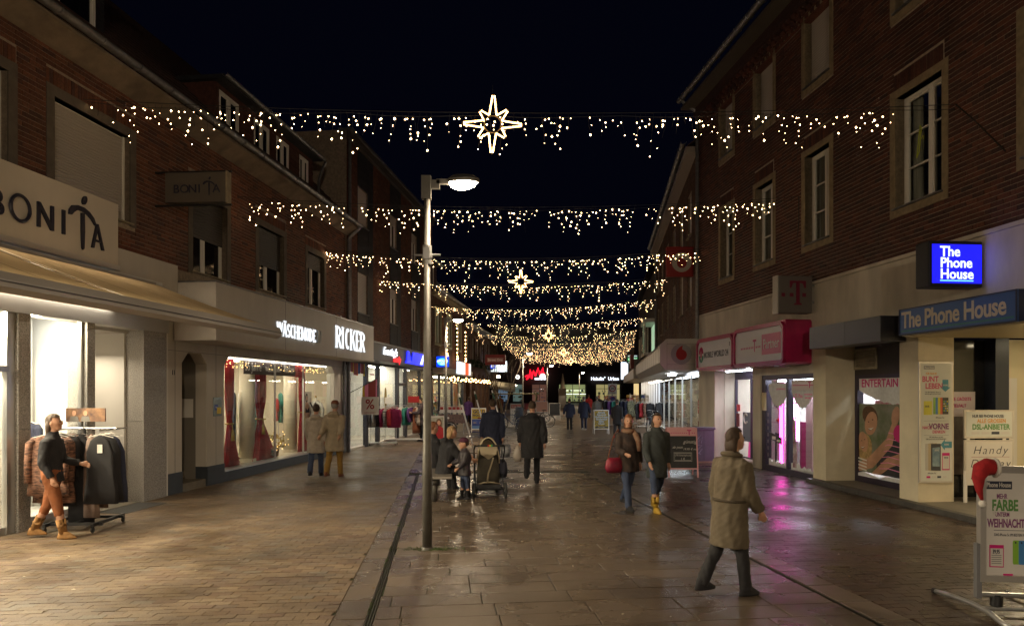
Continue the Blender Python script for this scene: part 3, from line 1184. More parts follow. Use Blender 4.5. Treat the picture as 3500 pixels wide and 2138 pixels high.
# ---------------- lingerie shop: pale front, chamfered window and door niche, projecting fascia
m_rwall = M('grey_white_render', (.58, .54, .48), .75, var=.14, scale=.9, stretch=(1.2, 1.2, .4), detail=6)
m_plinth = M('slate_blue_plinth', (.045, .055, .07), .6, var=.15, scale=4)
A0, A1 = L(13.52), L(23.3)
dn0, dn1 = L(14.03), L(14.93)
wn0, wn1 = L(15.63), L(22.3)
fw = MB()
fw.box(A0, dn0, .0, .25, .41, 3.36).box(dn1, wn0, .0, .25, .41, 3.36).box(wn1, A1, .0, .25, .41, 3.36)
fw.box(dn0, dn1, .0, .25, 2.8, 3.36).box(wn0, wn1, .0, .25, 2.8, 3.36)
c = .22
for x_, sg, zt in ((dn0, 1, 2.8), (dn1, -1, 2.8), (wn0, 1, 2.8), (wn1, -1, 2.8)):
    fw.prism([(x_, zt), (x_ + sg * c, zt), (x_, zt - c)], .0, .25)
fw.build('shop_front_wall', m_rwall, hl)
MB().box(A0, dn0, -.02, .25, .0, .41).box(dn1, wn0, -.02, .25, .0, .41).box(wn1, A1, -.02, .25, .0, .41).box(wn0, wn1, -.02, .25, .0, .22).build('plinth', m_plinth, hl)
MB().box(wn0, wn1, -.04, .30, .221, .25).build('window_sill', m_alu, hl)
jn = MB()
for xx in (L(15.3), L(13.8)):
    jn.box(xx - .004, xx + .004, -.002, .01, .41, 3.0)
jn.box(A0, A1, -.002, .01, 2.806, 2.812)
jn.build('panel_joint', m_dark, hl)
MB().box(dn0 - .1, dn0, .25, 1.1, 0, 2.8).box(dn1, dn1 + .1, .25, 1.1, 0, 2.8).box(dn0 - .1, dn1 + .1, .25, 1.1, 2.8, 2.9).build('niche', M('niche_grey', (.20, .18, .15), .7), hl)
dr = MB().box(dn0, dn1, 1.0, 1.06, .0, 2.8).build('house_door', M('brown_door', (.10, .075, .05), .5), hl)
MB().box(dn0 + .62, dn0 + .66, .97, 1.0, .5, 2.6).build('door_rail', m_alu, dr)
MB().box(dn0, dn1, .02, .5, -.02, .15).box(dn0, dn1, .5, 1.0, -.02, .30).build('step', m_tile, hl)
MB().box(dn1 - .02, dn1 - .005, .30, .62, 1.45, 1.85).build('letter_box', m_white, hl)
text('11', .14, m_dark, hl, L(13.75), 2.33, 0, .01, name='house_number')
pq = MB().box(L(15.16), L(15.50), -.025, -.012, 1.47, 1.88).build('plaque', M('acrylic_plaque', (.25, .30, .30), .15), hl)
MB().box(L(15.20), L(15.33), -.029, -.0255, 1.60, 1.72).build('blue_field', M('plaque_blue', (.02, .06, .35), .4), pq)
MB().box(L(15.29), L(15.46), -.032, -.0295, 1.52, 1.66).build('yellow_field', M('plaque_yellow', (.75, .55, .02), .4), pq)
text('Bus', .05, m_white, pq, L(15.265), 1.65, -.03, .002)
downpipe(hl, L(23.0), -.07, 0, 3.0, r=.05)
# canopy fascia
C0, C1 = L(13.72), L(23.5)
cb = MB().box(C0, C1, -.90, -.025, 3.0, 4.13).build('canopy_fascia', m_greyp, hl)
MB().box(C0 - .01, C1 + .01, -.92, -.02, 4.131, 4.16).build('cap_strip', m_zinc, cb)
jn = MB()
for xx in (16.8, 20.1):
    jn.box(L(xx) - .004, L(xx) + .004, -.9035, -.88, 3.0, 4.13)
jn.build('panel_joint', m_dark, cb)
m_neon = EM('white_lit_letter', (.80, .90, 1.0), 1.15)
m_halo = M('letter_side', (.45, .5, .55), .4)


def serif_word(word, x0, x1, zlo, zhi, y, parent, stem=.19, name='letter'):
    """condensed roman capitals made of bars and arcs, letters standing proud of the panel"""
    H = zhi - zlo
    adv = {'W': 1.35, 'M': 1.2, 'I': .55, 'Ä': 1.0, 'S': .8, 'C': .85, 'O': .95, 'E': .8, 'K': 1.0, 'R': 1.0, 'H': 1.05, 'D': 1.0, 'N': 1.05, 'L': .8, 'P': .85, 'T': .9, 'A': 1.0}
    tot = sum(adv[c] for c in word)
    u = (x1 - x0) / tot
    x = x0
    for c in word:
        w = adv[c] * u
        a, b = x + .07 * u, x + w - .07 * u
        st = stem * u
        th = st * .42
        mb = MB()
        def P(pts, k=0.): mb.prism([(p[0], zlo + p[1] * H) for p in pts], y - .014 - k, y)
        def V(xx, z0=0., z1=1., t=st): P([(xx, z0), (xx + t, z0), (xx + t, z1), (xx, z1)])
        def Hb(xa_, xb_, z, t=.06): P([(xa_, z), (xb_, z), (xb_, z + t), (xa_, z + t)], .001)
        def D(xa_, za, xb_, zb, t): P([(xa_, za), (xa_ + t, za), (xb_ + t, zb), (xb_, zb)], .002)
        def arc(cx, cz, rx, rz, a0, a1, tw, n=9):
            for i in range(n):
                p, q = a0 + (a1 - a0) * i / n, a0 + (a1 - a0) * (i + 1) / n
                def pt(t, k): return (cx + cos(t) * (rx - k * tw), cz + sin(t) * (rz - k * .07))
                P([pt(p, 0), pt(q, 0), pt(q, 1), pt(p, 1)], .0005 * (i % 2))
        def serif(xx, z): Hb(xx - th * .8, xx + st + th * .8, z, .045)
        if c in 'IHRKEDNMLP':
            V(a)
            serif(a, 0); serif(a, .955)
        if c == 'H' or c == 'N':
            V(b - st, t=st); serif(b - st, .955); serif(b - st, 0) if c == 'H' else None
            if c == 'H': Hb(a + st, b - st, .48)
            else: D(a + .2 * st, .95, b - st * .8, 0, st * .9)
        if c == 'M':
            V(b - st); serif(b - st, 0); serif(b - st, .955)
            mid = (a + b) / 2
            D(a + .3 * st, .95, mid - st * .4, .1, st * .8); D(b - st * .9, .95, mid - st * .2, .1, st * .5)
        if c == 'E':
            Hb(a + st, b, 0, .07); Hb(a + st, b, .93, .07); Hb(a + st, b - .2 * (b - a), .48, .06)
            V(b - th, .0, .2, th); V(b - th, .82, 1., th)
        if c == 'R' or c == 'P':
            arc(a + st, .74, b - a - st * 1.15, .26, -pi / 2, pi / 2, st)
            if c == 'R': D(b - st * .9, 0, a + st * 1.3, .5, st)
        if c == 'K':
            D(a + st, .42, b - st, 1., th * 1.3); D(b - st, 0., a + st * 1.5, .55, st)
        if c == 'D':
            arc(a + st, .5, b - a - st, .5, -pi / 2, pi / 2, st)
        if c == 'C':
            arc((a + b) / 2, .5, (b - a) / 2, .5, .28 * pi, 1.72 * pi, st, 14)
        if c == 'O':
            arc((a + b) / 2, .5, (b - a) / 2, .5, 0, 2 * pi, st, 18)
        if c == 'S':
            cx = (a + b) / 2
            r = (b - a) / 2
            arc(cx, .74, r, .26, .12 * pi, 1.5 * pi, st * .85, 10); arc(cx, .26, r, .26, -.88 * pi, .5 * pi, st * .85, 10)
        if c in 'ÄA':
            mid = (a + b) / 2
            D(a, 0, mid - st * .5, 1., th * 1.2); D(b - st, 0, mid - st * .5, 1., st)
            Hb(a + (b - a) * .25, b - (b - a) * .25, .3)
            if c == 'Ä':
                for k in (-1, 1):
                    P([(mid + k * st - st * .35, 1.06), (mid + k * st + st * .35, 1.06), (mid + k * st + st * .35, 1.18), (mid + k * st - st * .35, 1.18)])
        if c == 'W':
            q = (b - a) / 4
            D(a + q - st * .5, 0, a, 1., st); D(a + q - st * .3, 0, a + 2 * q - st * .3, 1, th * 1.2)
            D(a + 3 * q - st * .5, 0, a + 2 * q - st * .5, 1., st); D(a + 3 * q - st * .3, 0, b - th, 1, th * 1.2)
        if c == 'L':
            Hb(a + st, b, 0, .07)
        if c == 'T':
            V((a + b) / 2 - st / 2); Hb(a, b, .93, .07)
        mb.build(name, m_neon, parent)
        x += w
    return x


serif_word('WÄSCHEMODE', L(16.3), L(18.6), 3.30, 3.62, -.91, cb)
lf = MB()
lf.prism([(L(18.66), 3.30), (L(18.69), 3.30), (L(18.69), 3.62), (L(18.66), 3.62)], -.95, -.91).prism([(L(18.69), 3.62), (L(18.73), 3.62), (L(18.86), 3.30), (L(18.83), 3.30)], -.951, -.91).box(L(18.87), L(18.89), -.95, -.91, 3.3, 3.62)
lf.build('letter', M('unlit_letter', (.35, .37, .38), .4), cb)
serif_word('RICKER', L(20.0), L(22.6), 3.26, 3.88, -.91, cb, stem=.21)

# window of the lingerie shop
m_velvet = M('red_velvet', (.34, .008, .018), .85, var=.3, scale=4)
m_gold = M('gold_cord', (.45, .32, .08), .5, .3)
gl = MB().box(wn0, wn1, .12, .13, .25, 2.8).build('shop_window', m_glass, hl)
fr = MB()
for yy in (18.4, 20.2):
    MB().box(L(yy) - .012, L(yy) + .012, .10, .15, .25, 2.8).build('glazing_bar', m_alu, gl)
rm = MB()
rm.box(wn0 - .1, L(23.1), 3.1, 3.2, 0, 3.0).box(wn0 - .18, wn0 - .08, .26, 3.1, 0, 3.0).box(L(23.1), L(23.2), .26, 3.1, 0, 3.0).box(wn0 - .1, L(23.1), .26, 3.1, 2.9, 3.0)
rm.build('shop_room', m_intw, hl)
MB().box(wn0 - .08, L(23.1), .30, 3.1, .15, .24).build('display_floor', M('light_display_floor', (.55, .47, .35), .4), hl)
m_cl2 = EM('ceiling_light_warm', (1, .88, .70), 34)
MB().box(wn0 + .3, wn1 - .3, .145, .165, 2.765, 2.785).build('banner_fill_strip', EM('banner_fill_strip', (1, .9, .75), 14), hl)  # added glowing strip that brightens the banner front and the curtains
for xx in (16.1, 17.6, 19.2, 20.9):
    MB().box(L(xx), L(xx + .7), .45, .62, 2.87, 2.898).build('ceiling_light', m_cl2, hl)
    MB().box(L(xx), L(xx + .7), 1.9, 2.2, 2.87, 2.898).build('ceiling_light', m_cl2, hl)


def velvet_curtain(x, y, w, zt, zb, tie, flare, parent=None, label=''):
    t = thing('velvet_curtain', label, 'curtain', FL.w(x, y, 0), FL.rz, 'red velvet curtains in the lingerie window')
    mb = MB().sh()
    n = 40
    secs = []
    for i in range(15):
        f = i / 14
        z = zt + (zb - zt) * f
        dz = abs(z - tie)
        ww = w * (1 - .62 * math.exp(-(dz / .35) ** 2)) + (flare * max(0, (tie - z) / (tie - zb)) ** 1.5 if z < tie else 0)
        secs.append(((flare * .25 * max(0, (tie - z) / (tie - zb)), 0, z), ww / 2, .045 + ww * .05))
    mb.loft(secs, n, wave=lambda i, a: .12 * sin(a * 11 + i * .12))
    mb.build('cloth', m_velvet, t)
    c = MB().sh()
    c.ring((0, 0, tie), w * .2 + .02, .018, 16, 6, 'z')
    c.cyl((0, -.07, tie), (0, -.08, tie - .15), .012, n=6).ball((0, -.08, tie - .17), .035, 8, 5)
    c.cyl((0, -.08, tie - .19), (0, -.085, tie - .40), .03, .05, 10)
    c.build('tassel', m_gold, t)
    return t


velvet_curtain(L(16.45), .32, .34, 2.8, .25, 1.25, .35, label='red velvet curtain at the near edge of the lingerie window')
velvet_curtain(L(18.1), .38, .55, 2.8, .25, 1.30, .75, label='red velvet curtain with gold tassel left of the cream column')
velvet_curtain(L(20.6), .34, .32, 2.8, .25, 1.40, .25, label='red velvet curtain with gold tassel beside the bust form')
# ------------------------------------------------------------------ right: three storey dark brick house over shops
R = FR.X
hr = thing('brick_house', 'tall three storey dark brick house with stone window surrounds over cream shop fronts', 'building', FR.loc, FR.rz)
m_surR = M('sandstone_surround', (.26, .20, .12), .85, var=.25, scale=7, bump=.2, bscale=80)
EZ = 11.0
wins1 = [(12.95, 11.47), (16.14, 14.84), (18.66, 17.40), (20.98, 19.83), (10.1, 8.7), (7.2, 5.8)]
holesR = []
sw = .14
for a, b in wins1:
    holesR.append((R(a) + sw, R(b) - sw, 5.30, 7.33))
for a, b in wins1:
    holesR.append((R(a) + sw, R(b) - sw, 8.86, 10.45))
xa, xb = R(22.62), R(2.0)
w = MB()
wall_sheet(w, xa, xb, 4.40, EZ, holesR, .004, .30)
w.box(xa, R(22.3), .30, 8, 0, EZ)
w.build('wall', m_mortar_r, hr)
holes_o = [(h[0] - sw, h[1] + sw, h[2] - sw, h[3] + sw) for h in holesR]
sold = [(h[0] - .05, h[1] + .05, h[3] + sw, h[3] + sw + .30) for h in holesR]
brick_wall(hr, xa, R(4.2), 4.45, EZ - .62, holes_o, .235, .068, .012, m_brkR_i, m_brkR_o, m_mortar_r, RNG, frame=FR, soldier=sold)
m_curt = M('net_curtain', (.34, .31, .27), .9, var=.4, scale=12, stretch=(1, 1, .05))
for i, h in enumerate(holesR):
    up = i >= 6
    ww = window(hr, *h, yin=.17, mull=(.58,) if not up else (.5,), bars=(.36, .66) if not up else (), surround=(sw, m_surR, .02), sill=m_zinc,
                shutter=((.99, m_shl) if up and i < 11 else None), fw=.065, pane=None if up else m_glass)
    if not up:
        cu = MB()
        for a0, a1 in ((h[0], h[0] + .30), (h[1] - .28, h[1])):
            n = 14
            f_ = [(a0 + (a1 - a0) * k / n, .34 + .022 * sin(k * 2.2 + i)) for k in range(n + 1)]
            cu.prism(f_ + [(p[0], p[1] + .008) for p in reversed(f_)], h[2], h[3], 'xy')
        cu.build('curtain', m_curt, ww)
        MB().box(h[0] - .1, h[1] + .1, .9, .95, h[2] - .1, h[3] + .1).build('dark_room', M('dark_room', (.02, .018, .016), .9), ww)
# dentil cornice
co = MB()
co.box(xa, xb, -.02, .3, EZ - .62, EZ - .55)
for k, zz in enumerate((EZ - .55, EZ - .43, EZ - .31)):
    x = xa + (.12 if k % 2 else 0)
    while x < R(5.5):
        co.box(x, x + .11, -.05 - .035 * k, .1, zz, zz + .09)
        x += .24
    co.box(xa, xb, -.03 - .035 * k, .3, zz + .09, zz + .12)
co.box(xa, xb, -.18, .3, EZ - .19, EZ + .05)
co.build('cornice', m_brkR_i, hr)
MB().box(xa - .05, xb, -.58, .3, EZ + .05, EZ + .12).build('eave_board', M('eave_board', (.08, .065, .05), .7), hr)
gutter(hr, xa - .1, xb, -.62, EZ + .38, .10, brackets=.7)
pitched_roof(hr, xa, xb, -.55, EZ + .14, 4.5, EZ + 4.4, m_roof)
MB().prism([(-.3, EZ + .1), (4.5, EZ + 4.3), (8, EZ + .1)], xa + .005, xa + .1, 'yz').build('gable', m_brkR_i, hr)
downpipe(hr, xa + .12, -.10, 3.7, EZ + .33, off=(0, -.60))
# pale plaster band and ground floor
gf = MB()
gf.box(xa, xb, .0, .30, 3.40, 4.38)
D0, D1 = R(18.24), R(15.65)
gf.box(xa, R(21.3), .0, .30, 0, 3.40)            # far pier
gf.box(R(21.3), R(18.70), .0, .30, 2.62, 3.40)   # over the niche
gf.box(R(18.70), D0, .0, .30, 0, 3.40)           # pilaster
gf.box(D0, D1, .0, .30, 2.42, 3.40)              # over sliding doors
gf.box(D1, R(12.7), .0, .30, 3.0, 3.40)
gf.box(R(12.7), xb, .0, .30, 3.3, 3.40)
gf.box(R(21.3), R(21.3) + .02, .30, .62, 0, 2.62)
gf.build('ground_floor_wall', m_plaster, hr)
MB().box(xa, xb, -.05, .01, 4.381, 4.445).build('string_course', m_plaster, hr)
MB().box(D1, R(15.14), .0, .66, 0, 3.0).build('pier', m_cream, hr)
MB().box(R(12.7), R(12.2), .0, .66, 0, 3.3).build('pier', m_cream, hr)
MB().box(R(15.14), R(12.7), .66, .80, 2.36, 3.3).build('dark_panel', M('dark_brown_panel', (.035, .026, .022), .5), hr)
# raised porch floor with stone kerb
pf = MB().box(R(15.6), R(4), -.04, 3.2, -.03, .085).build('porch_floor', M('porch_stone', (.17, .15, .12), .55, var=.2, scale=4), hr)
x = R(15.6)
while x < R(5):
    MB().bevbox((.49, 0, .02), (.975, .16, .15), .012).build('kerb_stone', M('kerb_basalt', (.07, .065, .06), .55, var=.3, scale=9), hr, loc=(x, -.12, 0))
    x += .98
# niche with glazed door, sliding doors, poster window
m_door = M('dark_door_frame', (.045, .035, .06), .35, .3)
nx0, nx1 = R(21.3), R(18.70)
MB().box(nx0 - .1, nx0, .30, 1.6, 0, 2.7).build('niche_side', m_plaster, hr)
MB().box(nx0, nx1, .02, .62, -.02, .03).build('niche_step', M('porch_stone', (.17, .15, .12), .55), hr)
MB().box(nx0, nx1, .301, 1.0, 2.62, 2.7).build('niche_ceiling', m_plaster, hr)
gl = MB().box(nx0 + .05, nx1 + 1.3, .66, .67, .08, 2.40).build('glass_door', m_glass, hr)
MB().box(nx0, nx0 + .07, .62, .70, 0, 2.62).box(nx0 + .07, nx1, .62, .70, 2.36, 2.62).box(nx0 + .07, nx1, .62, .70, 0, .09).box(nx0 + 1.1, nx0 + 1.17, .62, .70, .09, 2.36).build('door_frame', m_door, gl)
gl2 = MB().box(D0 + .08, D1 - .08, .12, .13, .10, 2.32).build('sliding_door', m_glass, hr)
MB().box(D0, D0 + .20, .04, .20, 0, 2.42).box(D1 - .08, D1, .04, .20, 0, 2.42).box(D0 + .20, D1 - .08, .04, .20, 2.30, 2.42).box(D0 + .20, D1 - .08, .04, .20, 0, .14).box(R(16.93) - .05, R(16.93) + .05, .05, .19, .14, 2.30).build('door_frame', m_door, gl2)
P0, P1 = R(15.14), R(12.7)
gl3 = MB().box(P0, P1, .72, .73, .20, 2.30).build('shop_window', m_glass, hr)
MB().box(P0, P0 + .10, .66, .80, .085, 2.36).box(P1 - .08, P1, .66, .80, .085, 2.36).box(P0 + .1, P1 - .08, .66, .80, 2.28, 2.36).box(P0 + .1, P1 - .08, .66, .80, .085, .21).build('window_frame', m_door, gl3)
lv = MB().box(P0 + .03, P0 + .80, .62, .655, 2.47, 2.52).box(P0 + .03, P0 + .80, .62, .655, 2.86, 2.91).box(P0 + .03, P0 + .07, .62, .655, 2.52, 2.86).box(P0 + .76, P0 + .80, .62, .655, 2.52, 2.86).build('louvre_vent', m_stone, hr)
for k in range(6):
    MB().add([(0, 0, 0), (.69, 0, 0), (.69, .03, .05), (0, .03, .05), (0, .01, -.004), (.69, .01, -.004)], [(0, 1, 2, 3), (1, 0, 4, 5)]).build('louvre', m_stone, lv, loc=(P0 + .07, .62, 2.53 + k * .055))
# shop room behind (pink shelf lighting)
rm = MB()
rx0, rx1 = R(22.0), R(12.75)
rm.box(rx0, rx1, 3.4, 3.5, 0, 2.9).box(rx0 - .1, rx0, 1.6, 3.4, 0, 2.9).box(rx0, rx1, .81, 3.4, 2.75, 2.9)
rm.box(rx1, rx1 + .04, .81, 3.4, 0, 2.9)
rm.build('shop_room', m_int, hr)
MB().box(rx0, rx1, .32, 3.4, -.03, .06).build('shop_floor', m_shopfloor, hr)
m_pink = EM('magenta_tube', (1.0, .05, .50), 16)
m_pinkw = EM('pink_panel', (1.0, .50, .88), 8)
m_cool = EM('cool_ceiling_light', (.84, .91, 1.0), 30)
for a in (20.6, 19.2):
    MB().box(R(a), R(a - .9), .95, 1.25, 2.70, 2.748).build('ceiling_light', m_cool, hr)
MB().box(R(21.6), R(20.0), 2.2, 2.6, 2.70, 2.748).box(R(19.4), R(18.0), 2.2, 2.6, 2.70, 2.748).build('ceiling_light', m_cool, hr)
for a in (17.2, 15.8, 14.2):
    MB().box(R(a), R(a - .7), 1.9, 2.1, 2.70, 2.748).build('ceiling_light', m_cool, hr)
MB().box(R(17.9), R(16.3), .30, .36, 2.26, 2.30).build('ceiling_light', m_cool, hr)
VR = lambda Y, d: R(Y * (1 + d / 8.28))          # how far along the wall a piece d metres inside stands
sh = MB().box(VR(18.1, 1.0), VR(16.95, 1.0), 1.02, 1.06, .1, 2.4).build('display_shelf', M('pink_white_shelf', (.75, .62, .68), .4), hr)
for z in (.75, 1.15, 1.55, 1.95):
    MB().box(VR(17.5, .9), VR(16.95, .9), .78, 1.019, z, z + .018).build('glass_shelf', M('shelf_edge', (.6, .4, .5), .2), sh)
for k, (z, mt) in enumerate(((1.17, 'red'), (1.57, 'dark'), (.77, 'dark'), (1.97, 'red'))):
    MB().sh().ball((VR(17.2 + .1 * (k % 2), .85), .88, z + .06), .09, 10, 6, (1.4, 1, .6)).build('phone_case', M('goods_' + mt, (.4, .03, .03) if mt == 'red' else (.03, .03, .03), .4), sh)
MB().box(VR(17.12, .7), VR(17.02, .7), .68, .72, .12, 2.1).build('light_tube', m_pink, sh)
MB().box(VR(16.62, 1.0), VR(16.22, 1.0), 1.0, 1.03, .75, 2.0).build('backlit_panel', m_pinkw, sh)
MB().box(VR(16.72, .95), VR(16.66, .95), .93, .97, .75, 2.1).build('light_tube', m_pink, sh)
MB().box(VR(16.62, .99), VR(16.22, .99), .985, .999, 1.30, 1.32).box(VR(16.62, .99), VR(16.22, .99), .985, .999, 1.70, 1.715).box(VR(16.36, .99), VR(16.34, .99), .984, .998, .75, 2.0).build('grid_bar', m_mg := M('pink_bar', (.6, .1, .35), .4), sh)
MB().box(VR(16.75, .8), VR(16.1, .8), .72, .98, .06, .74).build('counter', M('pale_counter', (.55, .55, .62), .4), hr)
MB().box(VR(16.15, .7), VR(15.85, .7), .68, .74, .06, 1.25).build('magenta_display', M('magenta_board', (.55, .01, .18), .5), hr)
MB().box(VR(15.95, .6), VR(15.66, .6), .62, .66, .06, 2.3).build('pink_side_wall', M('pink_wall', (.70, .42, .45), .6), hr)
m_mag = M('magenta_print', (.55, .008, .17), .5)
m_pk = M('pink_print', (.80, .25, .45), .5)
m_snow = M('snow_print', (.70, .70, .72), .7, var=.12, scale=12)


def blob(pts, n=1):
    return pts


# prints stuck on the sliding doors: snow at the foot, cloud at the head, wooden signpost, snowboard
dX = lambda f: D0 + .2 + (D1 - .08 - D0 - .2) * f
st = MB()
for f0, f1 in ((.02, .46), (.52, .97)):
    n = 12
    top = [(dX(f0 + (f1 - f0) * i / n), .20 + .10 * (1 - i / n) + .05 * sin(i * 2.1) + .03 * sin(i * 5.)) for i in range(n + 1)]
    st.prism([(dX(f1), .145), (dX(f0), .145)] + top, .105, .112)
    n = 14
    low = [(dX(f0 + (f1 - f0) * i / n), 1.62 + .42 * abs(2 * i / n - 1) ** 2.2 + .03 * sin(i * 3.3)) for i in range(n + 1)]
    st.prism([(dX(f1), 2.2 if f0 < .5 else 2.02), (dX(f0), 2.2 if f0 < .5 else 2.02)] + low, .105, .112)
st.build('snow_decal', m_snow, gl2)
MB().box(dX(.53), dX(.97), .105, .111, 2.03, 2.28).build('white_decal', M('white_decal', (.7, .62, .64), .6), gl2)
mb = MB()
for k in range(24):
    xx = dX(.55) + k * (dX(.96) - dX(.55)) / 24
    if k == 18: continue
    mb.box(xx, xx + .022, .100, .1045, 2.14, 2.165)
mb.build('dots', m_mag, gl2)
text('T', .20, m_mag, gl2, dX(.885), 2.09, .1045, .004, bold=.02, name='letter_mark')
text('LTE Plus', .135, m_pk, gl2, dX(.66), 1.86, .1045, .004, sx=.9, bold=.01)
text('HOCHSCHNELLER', .055, m_pk, gl2, dX(.86), 1.92, .1045, .004, sx=.8, bold=.01)
text('MOBIL SURFEN', .055, m_pk, gl2, dX(.86), 1.84, .1045, .004, sx=.8, bold=.01)
text('JETZT IM BESTEN NETZ', .055, m_pk, gl2, dX(.30), 2.05, .1045, .004, sx=.8, bold=.01)
MB().box(dX(.17), dX(.20), .098, .112, .25, .98).prism([(dX(.06), .98), (dX(.33), .86), (dX(.33), .70), (dX(.06), .80)], .092, .0975).build('signpost_decal', m_dark, gl2)
MB().box(dX(.11), dX(.19), .089, .0915, .80, .88).box(dX(.22), dX(.31), .089, .0915, .76, .81).build('signpost_note', m_white, gl2)
MB().prism([(dX(.56), .2), (dX(.63), .2), (dX(.64), .5), (dX(.61), .95), (dX(.605), 1.30), (dX(.575), 1.36), (dX(.555), 1.30), (dX(.565), .9)], .098, .104).build('snowboard_decal', M('snowboard_print', (.20, .06, .10), .5, col2=(.6, .55, .55), scale=6), gl2)
text('LTE', .09, m_mag, gl2, dX(.585), 1.12, .097, .003, rot=pi / 2, bold=.01)
MB().box(dX(-.04), dX(.03), -.02, .03, 1.52, 1.98).build('leaflet_box', M('leaflet', (.55, .45, .25), .4), gl2)
rl = MB()
for k in range(7):
    rl.box(dX(.975), dX(.995), .095, .104, .35 + k * .17, .44 + k * .17)
    rl.box(dX(-.005), dX(.012), .095, .104, .35 + k * .17, .44 + k * .17)
rl.build('window_notch', M('grey_notch', (.3, .25, .24), .6), gl2, kind='stuff')
# niche posters
ng = MB().box(nx0 + .10, nx0 + .30, .64, .655, .95, 1.35).build('poster', M('dark_red_poster', (.18, .02, .03), .5), gl)
MB().box(nx0 + .12, nx0 + .34, .64, .655, 1.42, 1.62).build('poster', M('red_notice', (.55, .03, .05), .5), gl)
MB().box(nx0 + .12, nx0 + .36, .64, .655, .30, .92).build('poster', M('blue_grey_poster', (.08, .09, .12), .5, var=.5, scale=8), gl)
MB().box(nx0 + .55, nx0 + 1.05, .64, .652, .55, 1.40).build('grey_decal', M('grey_decal', (.13, .14, .17), .5), gl)
MB().tube([(nx0 + .78 + cos(a) * .12, .632, 1.22 + sin(a) * .14) for a in np.linspace(.6, 5.6, 14)], .025, 5).build('emblem', m_white, gl)
pk = thing('magenta_stand', 'magenta cardboard stand with white marks inside the recessed shop door', 'display stand', FR.w(nx0 + .75, .85, .06), FR.rz)
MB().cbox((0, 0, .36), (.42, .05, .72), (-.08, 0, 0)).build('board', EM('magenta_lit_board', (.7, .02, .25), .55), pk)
text('T', .20, m_white, pk, .10, .46, -.055, .004, bold=.015, name='letter_mark')
mb = MB()
for k in range(7):
    mb.box(-.02, .01, -.062 + .006 * 0, -.052, .1 + k * .07, .13 + k * .07)
mb.build('dots', m_white, pk)

# poster window: entertainment poster of a laughing couple
po = thing('window_poster', 'large shop window poster of a hugging couple under pink ENTERTAIN lettering', 'poster', FR.w(P0 + .1, .70, .2), FR.rz)
W_ = P1 - P0 - .18
MB().box(0, W_, 0, .008, .10, 1.55).build('photo_print', M('photo_green_blur', (.10, .14, .06), .6, col2=(.25, .24, .20), scale=3.2), po)
m_skin_p = M('printed_skin', (.50, .27, .17), .6, var=.18, scale=5)


def oval(cx, cz, rx, rz, n=20, a0=0., w=0.):
    return [(cx + rx * cos(t) * cos(a0) - rz * sin(t) * sin(a0), cz + rx * cos(t) * sin(a0) + rz * sin(t) * cos(a0)) for t in np.linspace(0, 2 * pi, n + 1)[:-1]]


q = W_ / 2.2
pr = [('hair_print', oval(.38, 1.30, .27, .20, a0=-.3), m_hair_p := M('printed_brown_hair', (.10, .05, .025), .6, var=.4, scale=14)),
      ('face_print', oval(.42, 1.14, .20, .26, a0=-.5), m_skin_p),
      ('hair_print', oval(.20, .62, .26, .30), M('printed_blond_hair', (.42, .28, .12), .6, var=.4, scale=14)),
      ('face_print', oval(.16, .74, .16, .22, a0=.4), m_skin_p),
      ('shirt_print', [(.62, .1), (1.5, .1), (1.5, 1.12), (1.2, 1.05), (.9, .72), (.62, .5)], M('printed_dark_shirt', (.03, .03, .035), .6)),
      ('arm_print', [(.0, .28), (.35, .42), (.95, .86), (1.15, 1.22), (1.30, 1.18), (1.12, .72), (.5, .22), (.0, .10)], m_skin_p),
      ('arm_print', [(.45, .1), (.95, .46), (1.4, .60), (1.5, .42), (1.05, .28), (.75, .1)], m_skin_p),
      ('hand_print', oval(1.24, 1.32, .12, .20, a0=-.3), m_skin_p)]
for k, (nm, pts, mt) in enumerate(pr):
    MB().prism([(min(max(a, .0), W_), min(max(b, .1), 1.55)) for a, b in pts], -.002 - .002 * k, -.0005 - .002 * k).build(nm, mt, po)
fm = MB()
fm.prism([(.33, 1.03), (.44, .99), (.55, 1.06), (.45, 1.01)], -.020, -.019)
fm.prism(oval(.36, 1.17, .025, .012), -.020, -.019).prism(oval(.50, 1.22, .025, .012), -.020, -.019)
fm.prism([(.08, .62), (.16, .59), (.24, .64), (.16, .605)], -.020, -.019).prism(oval(.12, .76, .02, .010), -.020, -.019).prism(oval(.22, .79, .02, .010), -.020, -.019)
fm.build('features_print', M('printed_dark_line', (.05, .02, .015), .6), po)
MB().prism([(.34, 1.035), (.45, 1.0), (.54, 1.065), (.45, 1.04)], -.0215, -.0205).prism([(.09, .628), (.16, .605), (.23, .648), (.16, .63)], -.0215, -.0205).build('smile_print', m_white, po)
mb = MB()
for k in range(7):
    z = .22 + k * .12
    mb.prism([(.72 + .05 * k, z), (1.02, z + .03), (1.5, z - .01), (1.5, z + .008), (1.02, z + .046), (.72 + .05 * k, z + .014)], -.0225, -.0215)
mb.build('stripe_print', m_pk, po)
mb = MB()
for k in range(4):
    mb.prism([(.0, .16 + k * .07), (.30, .13 + k * .07), (.30, .155 + k * .07), (.0, .19 + k * .07)], -.0215, -.0205)
mb.build('stripe_print', m_white, po)
n = 16
MB().prism([(W_, 1.93), (0, 1.93)] + [(W_ * i / n, 1.55 + .20 * abs(2 * (i / n) - 1.2) ** 2 + .02 * sin(i * 3)) for i in range(n + 1)], -.004, .004).build('snow_decal', m_snow, po)
n = 12
MB().prism([(W_, .012), (0, .012)] + [(W_ * i / n, .07 + .035 * sin(i * 1.3) + .02 * sin(i * 3)) for i in range(n + 1)], -.026, -.022).build('snow_decal', m_snow, po)
